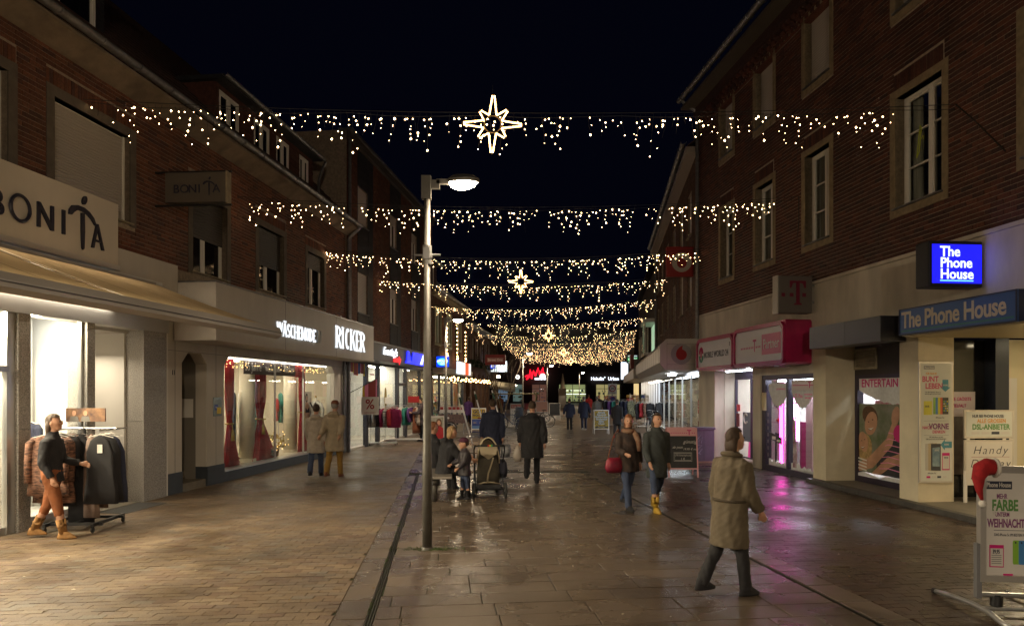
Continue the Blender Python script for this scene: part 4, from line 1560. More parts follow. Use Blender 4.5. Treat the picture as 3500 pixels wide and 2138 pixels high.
MB().box(0, W_, -.004, .004, 1.931, 2.08).build('white_decal', M('white_decal', (.7, .62, .64), .6), po)
text('ENTERTAIN', .235, m_mag, po, .09, 1.90, -.0045, .004, sx=.98, bold=.015, align='LEFT')
MB().prism(oval(1.36, .98, .17, .17), -.028, -.0265).build('heart_print', m_mag, po)
MB().box(.55, W_ - .0, .004, .03, 1.1, 1.62).build('shelf_box', M('magenta_boxes', (.5, .05, .18), .5, col2=(.5, .45, .45), scale=9), po)
mb = MB()
for k in range(9):
    mb.box(-.07, -.02, -.01, .0, .12 + k * .2, .24 + k * .2)
mb.build('window_notch', M('grey_notch', (.3, .25, .24), .6), po, kind='stuff')
MB().box(P0 + .1, P1 - .08, 1.0, 1.05, 2.68, 2.74).build('ceiling_light', m_ceil_l, hr)

# ---------------- phone shop porch (near end)
m_dkpan = M('anthracite_cladding', (.030, .030, .038), .35, .2, var=.15, scale=2)
rc = MB().box(R(14.9), R(12.5), -.50, -.02, 2.90, 3.35).build('canopy_box', m_dkpan, hr)
MB().box(R(13.62) - .004, R(13.62) + .004, -.503, -.48, 2.9, 3.35).build('panel_joint', m_black, rc)
m_soff = M('slatted_soffit', (.40, .33, .20), .45)
sf = MB().box(R(12.2), R(3.0), -.30, 3.2, 2.955, 2.97).build('porch_ceiling', m_soff, hr)
k = R(12.15)
while k < R(5):
    MB().box(0, .088, -.29, 3.1, 0, .014).build('slat', m_soff, sf, loc=(k, 0, 2.94))
    k += .10
inw = MB()
inw.box(R(12.69), R(12.66), .67, 1.62, .086, 2.95)
inw.build('dark_glazing', M('dark_glazing', (.012, .012, .013), .08), hr)
MB().box(R(12.69), R(12.40), 1.62, 1.88, .085, 2.954).build('blue_column', M('navy_column', (.02, .028, .05), .4), hr)
lw = MB().box(R(12.74), R(12.70), 1.88, 3.1, .085, 2.954).box(R(12.70), R(4.0), 3.1, 3.18, .085, 2.954).build('lit_shop_wall', M('warm_shop_wall', (.70, .62, .42), .6), hr)
m_warm = EM('warm_ceiling_light', (1, .84, .55), 11)
for a in (10.6, 8.6, 6.6, 4.6):
    lamp('assumed_porch_light', 'AREA', 105, (1, .80, .50), (R(a), .9, 2.92), (radians(20), radians(-38), 0), size=.4, size_y=.25, parent=hr)  # assumed lamps under the porch ceiling, added to light the pier sides
for a in (12.0, 10.0, 8.0):
    MB().box(R(a), R(a - .6), 2.3, 2.5, 2.90, 2.938).build('ceiling_light', m_warm, hr)
dp_ = thing('porch_poster', 'pale shop poster with pink print in the dark glazing of the porch', 'poster', FR.w(R(12.655), .80, .5), .0997)
MB().box(0, .62, -.012, -.002, 0, 1.5).build('sheet', M('dim_poster', (.22, .20, .20), .4, col2=(.06, .03, .04), scale=2.2), dp_)
MB().box(0, .62, -.016, -.0125, 1.05, 1.5).build('white_field', M('white_decal', (.7, .62, .64), .6), dp_)
text('N: DIE GRÖSSTE', .085, m_mag, dp_, .30, 1.34, -.0165, .003, sx=.8, bold=.015)
text('ERVIELFALT', .085, m_mag, dp_, .27, 1.22, -.0165, .003, sx=.8, bold=.015)
bn = thing('vertical_banner', 'narrow red and white vertical banner in the lit porch beside the navy column', 'banner', FR.w(R(12.62), 1.93, .3), .0997)
MB().box(0, .10, 0, .02, 0, 1.95).build('cloth', M('red_banner', (.65, .02, .02), .5), bn)
MB().box(.10, .30, 0, .02, 0, 1.95).build('white_field', m_white, bn)
text('vodafone', .22, m_white, bn, .08, .85, -.001, .004, rot=pi / 2, bold=.01, align='CENTER')
# ------------------------------------------------------------------ signs on the right house
RZR, RZL = .0997, -.1145
s = thing('lit_sign', 'lit blue box sign reading The Phone House in white, projecting from the wall', 'shop sign', (6.32, 10.62, 3.60), RZR)
MB().bevbox((.42, .15, .34), (.88, .30, .70), .02).build('case', M('sign_case_black', (.012, .013, .02), .4), s)
f = MB().box(.035, .84, -.006, .0, .045, .635).build('lit_face', EM('blue_lit_face', (.012, .012, 1.0), 1.05), s)
m_lw = EM('white_lit_print', (.85, 1.0, 1.0), 1.1)
for t, z in (('The', .455), ('Phone', .285), ('House', .115)):
    text(t, .215, m_lw, f, .16, z, -.0065, .004, bold=.018, align='LEFT', sx=.96)
MB().box(.16, .70, -.011, -.0065, .075, .092).build('underline', EM('cyan_lit_print', (.2, .75, 1.0), 1.1), f)
MB().box(.86, .98, .05, .25, .1, .6).build('wall_bracket', m_black, s)

s = thing('fascia_sign', 'unlit navy fascia sign reading The Phone House over the porch', 'shop sign', FR.w(R(12.22), -.32, 2.97), FR.rz)
W_ = R(9.72) - R(12.22)
MB().box(0, W_, 0, .3, 0, .45).build('case', M('navy_case', (.025, .035, .09), .35), s)
p = MB().box(.0, W_, -.015, -.001, .0, .45).build('face', M('blue_grey_face', (.05, .13, .38), .35), s)
MB().box(0, W_, -.03, -.0155, .43, .45).box(0, W_, -.03, -.0155, 0, .02).box(0, .02, -.03, -.0155, .02, .43).box(W_ - .02, W_, -.03, -.0155, .02, .43).build('frame', M('navy_case', (.025, .035, .09), .35), s)
m_ltan = M('unlit_cream_print', (.66, .59, .48), .45)
text('The Phone House', .385, m_ltan, p, .06, .125, -.016, .006, bold=.02, align='LEFT', sx=.835, spacing=.96)
MB().box(.05, W_ - .06, -.021, -.016, .055, .082).build('underline', M('teal_print', (.05, .22, .24), .45), p)

# hanging T sign
s = thing('hanging_sign', 'unlit grey hanging sign with a dark magenta letter T and small squares', 'shop sign', (5.86, 15.42, 3.74), RZR)
m_gs = M('grey_sign_face', (.13, .115, .105), .5)
MB().bevbox((.38, .12, .40), (.78, .24, .82), .015).build('case', m_gs, s)
MB().box(-.03, .0, .01, .23, -.02, .82).build('edge_strip', M('pale_sign_edge', (.5, .47, .42), .4), s)
mt = MB()
mt.prism([(.35, .17), (.52, .17), (.52, .205), (.475, .215), (.475, .66), (.55, .64), (.59, .54), (.62, .54), (.62, .70), (.25, .70), (.25, .54), (.28, .54), (.32, .64), (.395, .66), (.395, .215), (.35, .205)], -.012, .0)
mt.build('letter_mark', M('dark_magenta', (.16, .004, .03), .5), s)
for x in (.06, .25, .54):
    MB().box(x, x + .08, -.012, .0, .35, .43).build('square', M('dark_magenta', (.16, .004, .03), .5), s)
for z in (.25, .62):
    MB().cyl((.77, .12, z), (.98, .14, z), .025, n=8).build('wall_rod', m_alu, s)

# magenta double sign box
s = thing('fascia_sign', 'magenta framed double sign box with Mobile World 24 and Partner panels', 'shop sign', FR.w(R(21.1), -.63, 2.62), FR.rz)
m_magf = M('magenta_lacquer', (.42, .018, .10), .28, var=.2, scale=3)
Wt = R(15.7) - R(21.1)
xm = R(18.45) - R(21.1)
MB().prism([(0, .04), (.05, .0), (Wt - .05, .0), (Wt, .04), (Wt, .95), (Wt - .05, 1.0), (xm + .1, 1.0), (xm + .02, .9), (xm - .1, .94), (.08, .94), (0, .86)], .02, .62).build('case', m_magf, s)
m_face = M('pale_sign_face', (.72, .70, .72), .35, var=.05, scale=2)
for a, b, top, nm in ((.03, xm - .02, .90, 0), (xm + .04, Wt - .02, .965, 1)):
    fc = MB().prism([(a + .1, .10), (b - .1, .10), (b - .06, .14), (b - .06, top - .18), (b - .16, top - .08), (a + .16, top - .08), (a + .06, top - .18), (a + .06, .14)], .0, .019).build('face', m_face, s)
    out = [(a + .08, .03), (b - .08, .03), (b, .10), (b, top - .12), (b - .12, top), (a + .12, top), (a, top - .12), (a, .10)]
    inn = [(a + .1, .10), (b - .1, .10), (b - .06, .14), (b - .06, top - .18), (b - .16, top - .08), (a + .16, top - .08), (a + .06, top - .18), (a + .06, .14)]
    fr = MB()
    for i in range(8):
        j = (i + 1) % 8
        fr.prism([out[i], out[j], inn[j], inn[i]], -.045, .018)
    fr.build('frame', m_magf, s)
    if nm == 0:
        mb = MB()
        cx, cz = .36, .46
        for s0, s1 in ((.7, 2.45), (2.45 + .6, 3.7)):
            mb.tube([(cx + cos(a_) * .13, -.004, cz + sin(a_) * .21) for a_ in np.linspace(.15, pi - .15, 12)], .026, 5)
        mb.cyl((cx, -.004, cz - .08), (cx, -.004, cz + .19), .024, n=5)
        mb.build('emblem', M('pink_emblem', (.65, .03, .16), .4), fc)
        MB().tube([(cx + cos(a_) * .13, -.004, cz + sin(a_) * .21) for a_ in np.linspace(pi + .15, 2 * pi - .15, 12)], .026, 5).build('emblem', M('green_emblem', (.03, .25, .15), .4), fc)
        text('MOBILE WORLD 24', .235, M('anthracite_print', (.06, .06, .07), .4), fc, .56, .36, -.001, .005, align='LEFT', sx=.86, bold=.02)
        text('GBR', .08, M('anthracite_print', (.06, .06, .07), .4), fc, 2.42, .66, -.001, .004, rot=pi / 2, sx=.8)
    else:
        lp = MB().box(a + .32, a + 1.58, -.005, -.0005, .28, .72).build('white_field', M('white_sign_field', (.72, .70, .70), .4), fc)
        rp = MB().box(a + 1.58, b - .18, -.005, -.0005, .26, .74).build('pink_field', M('pink_sign_field', (.62, .10, .22), .4), fc)
        text('Partner', .33, M('white_print', (.85, .80, .80), .4), rp, (a + 1.58 + b - .18) / 2, .40, -.0055, .005, sx=.80, bold=.008)
        mb = MB()
        for k in range(12):
            if k == 8: continue
            x = a + .42 + k * .095
            mb.box(x, x + .045, -.009, -.0055, .44, .485)
        mb.build('dots', m_mag, lp)
        text('T', .42, m_mag, lp, a + .42 + 8 * .095 + .02, .36, -.0055, .005, sx=.7, bold=.01, name='letter_mark')
gl_ = MB()
for x in (1.1, 1.6, 2.2, 3.3, 4.6):
    gl_.box(x, x + .22, .15, .45, -.035, -.001)
gl_.build('underside_lights', m_alu, s, kind='stuff')
# an assumed cool strip under the sign lights the niche and the sign rim
MB().box(R(20.6), R(19.0), .05, .12, 2.575, 2.61).build('assumed_niche_strip', m_cool, hr)

# red hanging sign and white canopy of the red phone shop
m_red = M('red_sign_face', (.28, .012, .012), .45)
s = thing('hanging_sign', 'square red hanging sign with a pale ring mark high above the street', 'shop sign', (5.19, 23.55, 5.86), 0.)
MB().bevbox((.5, .1, .5), (1.0, .2, 1.0), .012).build('case', m_red, s)


def speech_mark(parent, cx, cz, r, y, ball_mat, mark_mat):
    b = MB().prism([(cx + r * cos(t), cz + r * sin(t)) for t in np.linspace(0, 2 * pi, 41)[:-1]], y - .02, y).build('disc', ball_mat, parent)
    pts = [(.12, .80), (-.02, .74), (-.22, .60), (-.42, .36), (-.52, .06), (-.50, -.22), (-.34, -.48), (-.06, -.60), (.22, -.56), (.46, -.36), (.54, -.06), (.44, .22), (.22, .38), (.10, .42), (.08, .58)]
    MB().prism([(cx + a * r, cz + c * r) for a, c in pts], y - .028, y - .0205).build('speech_mark', mark_mat, b)


d = MB()
d.prism([(.5 + .33 * cos(t), .48 + .33 * sin(t)) for t in np.linspace(0, 2 * pi, 33)[:-1]], -.012, .0)
b_ = d.build('disc', M('pale_ring', (.42, .38, .34), .45), s)
MB().prism([(.5 + a * .26, .46 + c * .26) for a, c in [(.30, .95), (-.1, .80), (-.45, .50), (-.65, .05), (-.55, -.4), (-.2, -.68), (.25, -.66), (.58, -.36), (.64, .05), (.45, .35), (.18, .50), (.15, .70)]], -.02, -.0125).build('speech_mark', m_red, b_)
MB().cyl((1.0, .1, .3), (1.15, .1, .3), .03, n=8).cyl((1.0, .1, .75), (1.15, .1, .75), .03, n=8).build('wall_rod', m_alu, s, kind='stuff')

# ------------------------------------------------------------------ house beyond the bend
R2 = FR2.X
h2 = thing('brick_house', 'brown brick house with a red hanging sign and a white panelled shop canopy', 'building', FR2.loc, FR2.rz)
b_mid = [(.085, .042, .028), (.11, .055, .035), (.065, .032, .022), (.13, .065, .04)]
m_brM = brick_mat('brown_brick', b_mid, .8)
E2 = 9.9
hs = []
for c_ in (24.6, 27.2, 30.0, 33.0, 36.0, 38.6):
    hs += [(R2(c_ + .55), R2(c_ - .55), 4.9, 6.5), (R2(c_ + .55), R2(c_ - .55), 7.4, 8.9)]
w = MB()
xa, xb = R2(39.8), R2(22.75)
wall_sheet(w, xa, xb, 3.5, E2, hs, .004, .25)
w.box(xa, xb, 2.9, 3.0, 0, 3.2)
w.build('wall', m_mortar_r, h2)
brick_wall(h2, xa, xb, 3.55, E2 - .2, hs, .24, .068, .012, m_brM, m_brM, m_mortar_r, RNG, singles=0)
for h in hs:
    window(h2, *h, yin=.10, mull=(.5,), fw=.07, shutter=(.99, m_shl) if h[2] > 7 or h[0] > R2(28) else None, sill=m_stone)
MB().box(xa, xb, -.35, .1, E2 - .15, E2 + .05).build('eave_board', M('pale_eave', (.35, .30, .26), .7), h2)
gutter(h2, xa, xb, -.42, E2 + .22, .10)
pitched_roof(h2, xa, xb, -.3, E2 + .06, 4, E2 + 3.6, m_roof)
downpipe(h2, xa + .25, -.08, 3.6, E2 + .2, off=(0, -.42))
# white canopy
m_pan = M('white_canopy_panel', (.50, .48, .44), .4, var=.06, scale=2)
cx0, cx1 = R2(39.5), R2(22.72)
mb = MB()
mb.prism([(.0, 2.70), (-.95, 2.70), (-1.18, 2.95), (-1.18, 3.45), (-.95, 3.72), (.0, 3.72)], cx0, cx1 - .02, 'yz')
cnp = mb.build('canopy', m_pan, h2)
jn = MB()
for k in range(14):
    xx = cx1 - .5 - k * 1.2
    jn.box(xx - .006, xx + .006, -1.184, -.90, 2.95, 3.45)
jn.build('panel_joint', m_dark, cnp, kind='stuff')
s = thing('fascia_sign', 'pale canopy end panel with a round grey badge and red speech mark', 'shop sign', (4.78, 22.66, 2.70), 0.)
MB().prism([(.0, .20), (.16, .0), (1.24, .0), (1.24, 1.0), (.2, 1.0), (.0, .80)], .0, .05).build('panel', m_pan, s)
MB().box(0.22, 1.235, -.003, .0, .835, .842).box(.22, 1.235, -.003, .0, .18, .186).box(.22, .226, -.003, .0, .0, 1.0).build('panel_joint', m_dark, s)
speech_mark(s, .68, .52, .335, -.001, M('grey_ball', (.30, .30, .31), .35), M('dark_red_mark', (.30, .008, .008), .35))
# glazed front of that shop
mb = MB()
g = MB().box(R2(39), R2(22.9), .2, .21, .1, 2.6).build('shop_window', m_glass, h2)
fr = MB()
for k in range(6):
    xx = R2(22.95) - k * 2.9
    fr.box(xx - .045, xx, .17, .24, 0, 2.7)
fr.box(R2(39), R2(22.9), .15, .26, 2.6, 2.72).box(R2(39), R2(22.9), .15, .26, 0, .1).box(R2(24.4), R2(22.9), .15, .255, 1.92, 2.05)
fr.build('window_frame', m_alu, g)
rm = MB().box(R2(39.5), R2(22.8), 2.6, 2.7, 0, 2.8).box(R2(39.5), R2(22.8), .3, 2.6, 2.75, 2.8).build('shop_room', m_int, h2)
for k in range(5):
    a = 24.4 + k * 3
    MB().box(R2(a + 1.6), R2(a), .8, 1.4, 2.70, 2.748).build('ceiling_light', m_cool, h2)
MB().box(R2(27.3), R2(26.3), -.5, -.3, 2.62, 2.695).build('canopy_lamp', m_cool, h2)
po = thing('poster', 'red and dark poster with a white snowflake in the glazed phone shop door', 'poster', FR2.w(R2(23.55), .14, .45), FR2.rz)
MB().box(0, .62, 0, .01, 0, 1.30).build('sheet', M('christmas_print', (.30, .02, .02), .5, col2=(.02, .015, .01), scale=5), po)
MB().box(.05, .57, -.004, -.0005, .85, 1.25).build('red_field', M('red_notice', (.55, .03, .05), .5), po)
mb = MB()
for k in range(6):
    a = k * pi / 3
    mb.cyl((.25, -.006, .70), (.25 + cos(a) * .13, -.006, .70 + sin(a) * .13), .018, n=5)
mb.build('snowflake', m_white, po)
for z in (1.15, 1.05, .95):
    text('Weihnachten', .075, m_white, po, .08, z, -.0045, .003, align='LEFT', sx=.9)

# ------------------------------------------------------------------ left signs
s = thing('hanging_sign', 'unlit grey hanging sign reading BONITA between two black rails', 'shop sign', (-6.46, 13.08, 5.50), RZL * .6)
MB().box(0, 1.16, 0, .16, .02, .57).build('case', M('grey_taupe_sign', (.10, .085, .07), .5), s)
MB().box(1.161, 1.19, -.005, .165, .0, .59).build('edge_strip', m_stone, s)
MB().cyl((-.28, .08, .60), (1.24, .08, .60), .022, n=8).cyl((-.28, .08, -.02), (1.24, .08, -.02), .022, n=8).build('rail', m_black, s)
f = s
for k, chh in enumerate('BONI'):
    text(chh, .225, m_let, s, .215 + k * .157 - (0 if k < 3 else .03), .19, -.001, .006, bold=.008, name='letter')
bonita_T(s, .845, .135, .40, -.001, m_let, .008)
text('A', .225, m_let, s, .985, .19, -.001, .006, bold=.008, name='letter')
MB().tube([(-.3, .08, -.02), (-.30, .1, -.4), (-.31, .12, -1.35)], .012, 6).build('cable', m_wire, s)

# awning of the clothes shop
aw = thing('awning', 'beige awning of two seamed canvases with added glowing strips between and below', 'awning', FL.loc, FL.rz)
ax0, ax1 = L(3.0), L(12.75)
m_aw = M('awning_canvas', (.52, .43, .29), .85, var=.12, scale=40, stretch=(1, .02, .02))
_nt = m_aw.node_tree
_p = _nt.nodes['Principled BSDF']
_t = _nt.nodes.new('ShaderNodeBsdfTranslucent')
_t.inputs['Color'].default_value = (.62, .46, .26, 1)
_mx = _nt.nodes.new('ShaderNodeMixShader')
_mx.inputs['Fac'].default_value = .30
_o = [n for n in _nt.nodes if n.type == 'OUTPUT_MATERIAL'][0]
_nt.links.new(_p.outputs['BSDF'], _mx.inputs[1])
_nt.links.new(_t.outputs['BSDF'], _mx.inputs[2])
_nt.links.new(_mx.outputs['Shader'], _o.inputs['Surface'])
for q0, q1 in ((ax0, L(9.0)), (L(9.06), ax1)):
    mb = MB()
    nn = 14
    for i in range(nn):
        x, x2 = q0 + (q1 - q0) * i / nn, q0 + (q1 - q0) * (i + 1) / nn
        P = [(-.16 - 2.36 * j / 6, 3.99 - .86 * j / 6 - .02 * sin(pi * j / 6)) for j in range(7)]
        for (y0, z0), (y1, z1) in zip(P, P[1:]):
            mb.quad((x, y0, z0), (x2, y0, z0), (x2, y1, z1), (x, y1, z1))
    mb.build('canvas', m_aw, aw)
gs_ = M('gap_glow_fabric', (.75, .68, .55), .8).copy()
_n2 = gs_.node_tree
_tt = _n2.nodes.new('ShaderNodeBsdfTranslucent')
_tt.inputs['Color'].default_value = (.92, .86, .74, 1)
_n2.links.new(_tt.outputs['BSDF'], [n for n in _n2.nodes if n.type == 'OUTPUT_MATERIAL'][0].inputs['Surface'])
MB().quad((L(9.0), -.18, 3.985), (L(9.07), -.18, 3.985), (L(9.07), -2.5, 3.14), (L(9.0), -2.5, 3.14)).build('gap_glow_strip', gs_, aw)  # added translucent strip standing in for light through the gap between the canvases
rl = MB()
rl.prism([(-2.50, 3.16), (-2.62, 3.14), (-2.66, 3.06), (-2.66, 2.99), (-2.58, 2.94), (-2.50, 2.96)], ax0, ax1 + .05, 'yz')
rl.build('front_rail', M('grey_rail', (.34, .315, .29), .45), aw)
MB().box(ax0, ax1 + .05, -2.672, -2.661, 3.035, 3.045).build('rail_groove', m_dark, aw)
MB().box(ax0, ax1, -.30, -.06, 3.82, 3.975).build('cassette', M('grey_rail', (.34, .315, .29), .45), aw)
MB().box(ax0, ax1 - .3, -.13, -.09, 3.42, 3.45).build('awning_fill_strip', EM('awning_fill_glow', (1, .84, .62), 34), aw)  # added glowing strip that brightens the awning underside and the shop front below
cz = lambda y: 3.99 + (y + .16) * .3644
for xx in (L(6.1), L(12.2)):
    MB().add([(xx + dx, y_, cz(y_) - .035 - dz) for y_ in (-.25, -2.48) for dx, dz in ((-.03, 0), (.03, 0), (.03, .055), (-.03, .055))], [(0, 1, 2, 3), (7, 6, 5, 4), (0, 4, 5, 1), (1, 5, 6, 2), (2, 6, 7, 3), (3, 7, 4, 0)]).build('awning_arm', M('arm_white', (.78, .74, .66), .4), aw)
sm_ = MB()
for k in range(10):
    xx = ax0 + .7 + k * 1.02
    sm_.add([(xx, -.2, cz(-.2) + .004), (xx + .02, -.2, cz(-.2) + .004), (xx + .02, -2.5, cz(-2.5) + .004), (xx, -2.5, cz(-2.5) + .004)], [(0, 1, 2, 3)])
sm_.build('seams', M('seam_brown', (.10, .075, .05), .9), aw, kind='stuff')
lt_ = lamp('lit', 'AREA', 0, (1, 1, 1), (0, 0, 0)) if False else None

# ------------------------------------------------------------------ street lamps
m_pole = M('grey_green_pole', (.10, .092, .08), .5, .3, var=.15, scale=8)
m_lens = EM('lamp_lens', (1, .84, .60), 90)


def street_lamp(label, x, y, head=1., power=300., rz=0., kind='SPOT', glow=.09):
    t = thing('street_lamp', label, 'street lamp', (x, y, 0), rz, 'street lamps along the middle of the street')
    mb = MB().sh()
    mb.tube([(0, 0, 0), (0, 0, 1.2), (0, 0, 1.22), (0, 0, 4.6)], [.062, .061, .054, .037], 16)
    mb.build('pole', m_pole, t)
    MB().box(-.07, .05, -.05, .05, 4.45, 4.74).box(.05, .16, -.03, .03, 4.58, 4.69).build('mast_head', m_pole, t)
    MB().cyl((0, 0, .0), (0, 0, .03), .078, .066, 16).build('base_collar', m_pole, t)
    MB().box(.050, .066, -.035, .035, .62, .92).build('service_hatch', m_pole, t)
    c = MB().cyl((0, 0, 3.62), (0, 0, 3.86), .058, n=12).cyl((0, 0, 3.70), (0, 0, 3.73), .068, n=12).cyl((-.17, 0, 3.74), (.17, 0, 3.74), .012, n=6).box(-.04, .04, -.09, -.055, 3.68, 3.82)
    c.build('clamp', m_alu, t)
    hd = MB()
    hd.loft([((.46, 0, 4.66), .20, .10), ((.46, 0, 4.70), .21, .11), ((.46, 0, 4.75), .14, .07)], 20)
    h = hd.build('lamp_head', m_pole, t)
    ln = MB()
    ln.loft([((.44, 0, 4.58), .09, .05), ((.45, 0, 4.61), .15, .08), ((.46, 0, 4.658), .185, .095)], 20)
    ln.build('lens', m_lens, h)
    MB().box(.12, .28, -.03, .03, 4.64, 4.70).build('arm', m_pole, t)
    l = lamp('street_lamp_light', kind, power, (1, .80, .55), (.46, 0, 4.55), (0, 0, 0), size=.12, spot=radians(165), blend=.6, parent=t)
    lamp('lens_glow', 'POINT', power * glow, (1, .80, .55), (.46, 0, 4.40), size=.16, parent=t)
    return t


street_lamp('tall grey lamp post in front of the bench, weeds round its foot', -1.08, 8.94, power=330)
street_lamp('dark lamp post rising behind the seated woman and child', -2.45, 26.0, power=650)
street_lamp('thin lamp post in front of the bare tree and its guard', .75, 48.7, power=600)
street_lamp('thin lamp post left of the closed parasol', 3.6, 72, power=600)
street_lamp('lamp post far off in front of the green lit shop', 9.4, 98, power=600)
street_lamp('assumed lamp post behind the photographer, out of the picture', 1.0, -5.5, power=2300, glow=.52)
# ------------------------------------------------------------------ icicle light strings across the street
m_bulb = EM('warm_bulb', (1.0, .62, .29), 25)
m_bulb2 = EM('star_bulb', (1.0, .60, .22), 13)
m_cordm = M('star_frame', (.20, .13, .05), .5)
OCT = [(1, 0, 0), (-1, 0, 0), (0, 1, 0), (0, -1, 0), (0, 0, 1), (0, 0, -1)]
OCF = [(0, 2, 4), (2, 1, 4), (1, 3, 4), (3, 0, 4), (2, 0, 5), (1, 2, 5), (3, 1, 5), (0, 3, 5)]
rs = random.Random(21)
strings = [  # Y, x left, z left, x right, z right, sag, lights from..to
    (11.3, -6.9, 6.70, 7.14, 6.62, .18, -6.85, 6.15, 'nearest icicle light string, the one with the biggest lit star'),
    (16.2, -6.35, 6.50, 6.65, 6.50, .25, -6.0, 6.0, 'second nearest icicle light string, beginning beside the hanging grey BONITA sign'),
    (21.5, -5.75, 6.35, 6.10, 6.40, .30, -5.7, 5.75, 'third icicle light string, passing in front of the red hanging sign'),
    (27.0, -5.1, 6.35, 6.45, 6.45, .28, -5.05, 5.95, 'icicle light string with the second largest lit star'),
    (34.2, -4.25, 6.25, 7.35, 6.65, .35, -4.2, 6.95, 'fifth icicle light string, right below the one with the second star'),
    (42.0, -3.4, 6.25, 8.4, 6.6, .35, -3.3, 8.1, 'sixth icicle light string counted from the nearest, ending at the white canopy roofs'),
    (49.6, -2.5, 6.2, 9.4, 6.5, .40, -2.4, 9.0, 'icicle light string carrying the third star, small against the massed lights'),
    (56.5, -1.7, 6.2, 10.3, 6.5, .40, -1.6, 9.9, 'light string in the massed lights just behind the third star'),
    (63.0, -.95, 6.2, 11.1, 6.5, .4, -.9, 10.9, 'light string in the massed lights just before the fourth star'),
    (69.0, -.3, 6.2, 11.9, 6.5, .4, -.2, 11.6, 'light string in the massed lights carrying the fourth star'),
    (74.5, .3, 6.2, 12.6, 6.5, .4, .4, 12.3, 'light string in the massed lights just behind the fourth star'),
    (79.5, .9, 6.2, 13.2, 6.5, .4, 1., 13., 'light string in the massed lights just before the fifth, smallest star'),
    (84.5, 1.5, 6.2, 13.9, 6.5, .4, 1.6, 13.7, 'light string carrying the fifth, smallest star'),
    (89.5, 2.1, 6.2, 14.5, 6.5, .4, 2.2, 14.3, 'farthest light string, behind the smallest star'),
]
for Y, xl, zl, xr, zr, sag, la, lb, lab in strings:
    t = thing('light_string', lab, 'light string', (xl, Y, zl), 0, 'icicle light strings across the street')
    def zz(x):
        f = (x - xl) / (xr - xl)
        return (zr - zl) * f - sag * 4 * f * (1 - f)
    n = 26
    w = MB()
    w.tube([(xr - xl) * i / n and ((xr - xl) * i / n, 0, zz(xl + (xr - xl) * i / n)) or (0, 0, 0) for i in range(n + 1)], .006 if Y < 20 else .01, 4)
    if Y < 30:
        w.tube([((xr - xl) * i / n, .01 * sin(i * 1.7), zz(xl + (xr - xl) * i / n) - .03 - .05 * abs(sin(i * .8))) for i in range(n + 1)], .005, 4)
    bl = MB()
    st_ = MB()
    x = la
    pat = [.16, .30, .10, .42, .24, .12, .52, .34, .2, .6, .1, .28]
    k = rs.randrange(12)
    r = .0096 if Y < 45 else .0092
    while x < lb:
        ln = pat[k % 12] * (1. if Y < 38 else 1.25) + rs.uniform(-.06, .08)
        if rs.random() < .1: ln = 0
        z0 = zz(x) - .05
        d = rs.uniform(.04, .1)
        px = x - xl
        lastx = px
        while d < ln + .02:
            bx = px + rs.uniform(-.075, .075)
            by = rs.uniform(-.06, .06)
            bz = z0 - d
            q = rs.random()
            if q < .93:
                rr = r * rs.choice((.5, .65, .85, 1.0, 1.25, 1.6))
                bl.add([(bx + a * rr, by + b * rr, bz + c * rr * 1.2) for a, b, c in OCT], OCF)
            lastx = bx
            d += rs.uniform(.065, .13)
        if Y < 24 and ln > .1:
            st_.tube([(px, 0, zz(x) - .02), (px + (lastx - px) * .5 + rs.uniform(-.02, .02), 0, z0 - ln * .5), (lastx, 0, z0 - ln)], .0028, 3)
        x += rs.uniform(.07, .13) if Y < 35 else rs.uniform(.10, .18)
        k += 1
    w.build('wire', m_wire, t)
    if st_.v: st_.build('drop_wires', m_wire, t, kind='stuff')
    bl.build('bulbs', m_bulb, t, kind='stuff')
# cables running on down the walls from the first two strings
MB().tube([(7.14, 11.3, 6.62), (7.19, 10.9, 6.2), (7.22, 10.5, 5.75), (7.24, 10.3, 5.52)], .012, 5).build('feed_cable', m_wire, label='black feed cable running from the light string hook down the dark brick wall', cat='cable')
MB().tube([(6.62, 16.2, 6.5), (6.64, 16.25, 5.9), (6.66, 16.5, 5.2), (6.68, 16.6, 4.5)], .012, 5).build('feed_cable', m_wire, label='black feed cable hanging beside the second string on the dark brick wall', cat='cable')


def star(label, x, y, z, rot=.0):
    t = thing('lit_star', label, 'star', (x, y, z), 0, 'lit stars on the light strings')
    tips = [.46, .32, .47, .29, .46, .31, .47, .29]
    fr, bl = MB(), MB()
    for k in range(8):
        a = pi / 2 - k * pi / 4 + rot
        R_ = tips[k]
        b0, b1 = a + pi / 8, a - pi / 8
        tip = Vector((cos(a) * R_, 0, sin(a) * R_))
        u = Vector((-sin(a), 0, cos(a)))
        p0 = Vector((cos(b0) * .155, 0, sin(b0) * .155))
        p1 = Vector((cos(b1) * .155, 0, sin(b1) * .155))
        path = [p0, tip + u * .016, tip + Vector((cos(a), 0, sin(a))) * .012, tip - u * .016, p1]
        fr.tube(path, .011, 5)
        for A, B in ((path[0], path[1]), (path[3], path[4])):
            n = max(3, int((B - A).length / .022))
            for i in range(n):
                c = A.lerp(B, (i + .5) / n)
                bl.add([(c.x + q[0] * .0155, c.y + q[1] * .0155 - .004, c.z + q[2] * .0155) for q in OCT], OCF)
    fr.ring((0, .004, 0), .135, .008, 24, 5)
    fr.build('frame', m_cordm, t)
    bl.build('bulbs', m_bulb2, t, kind='stuff')
    MB().cyl((0, 0, .30), (0, 0, .62), .004, n=4).build('hook_wire', m_wire, t)
    return t


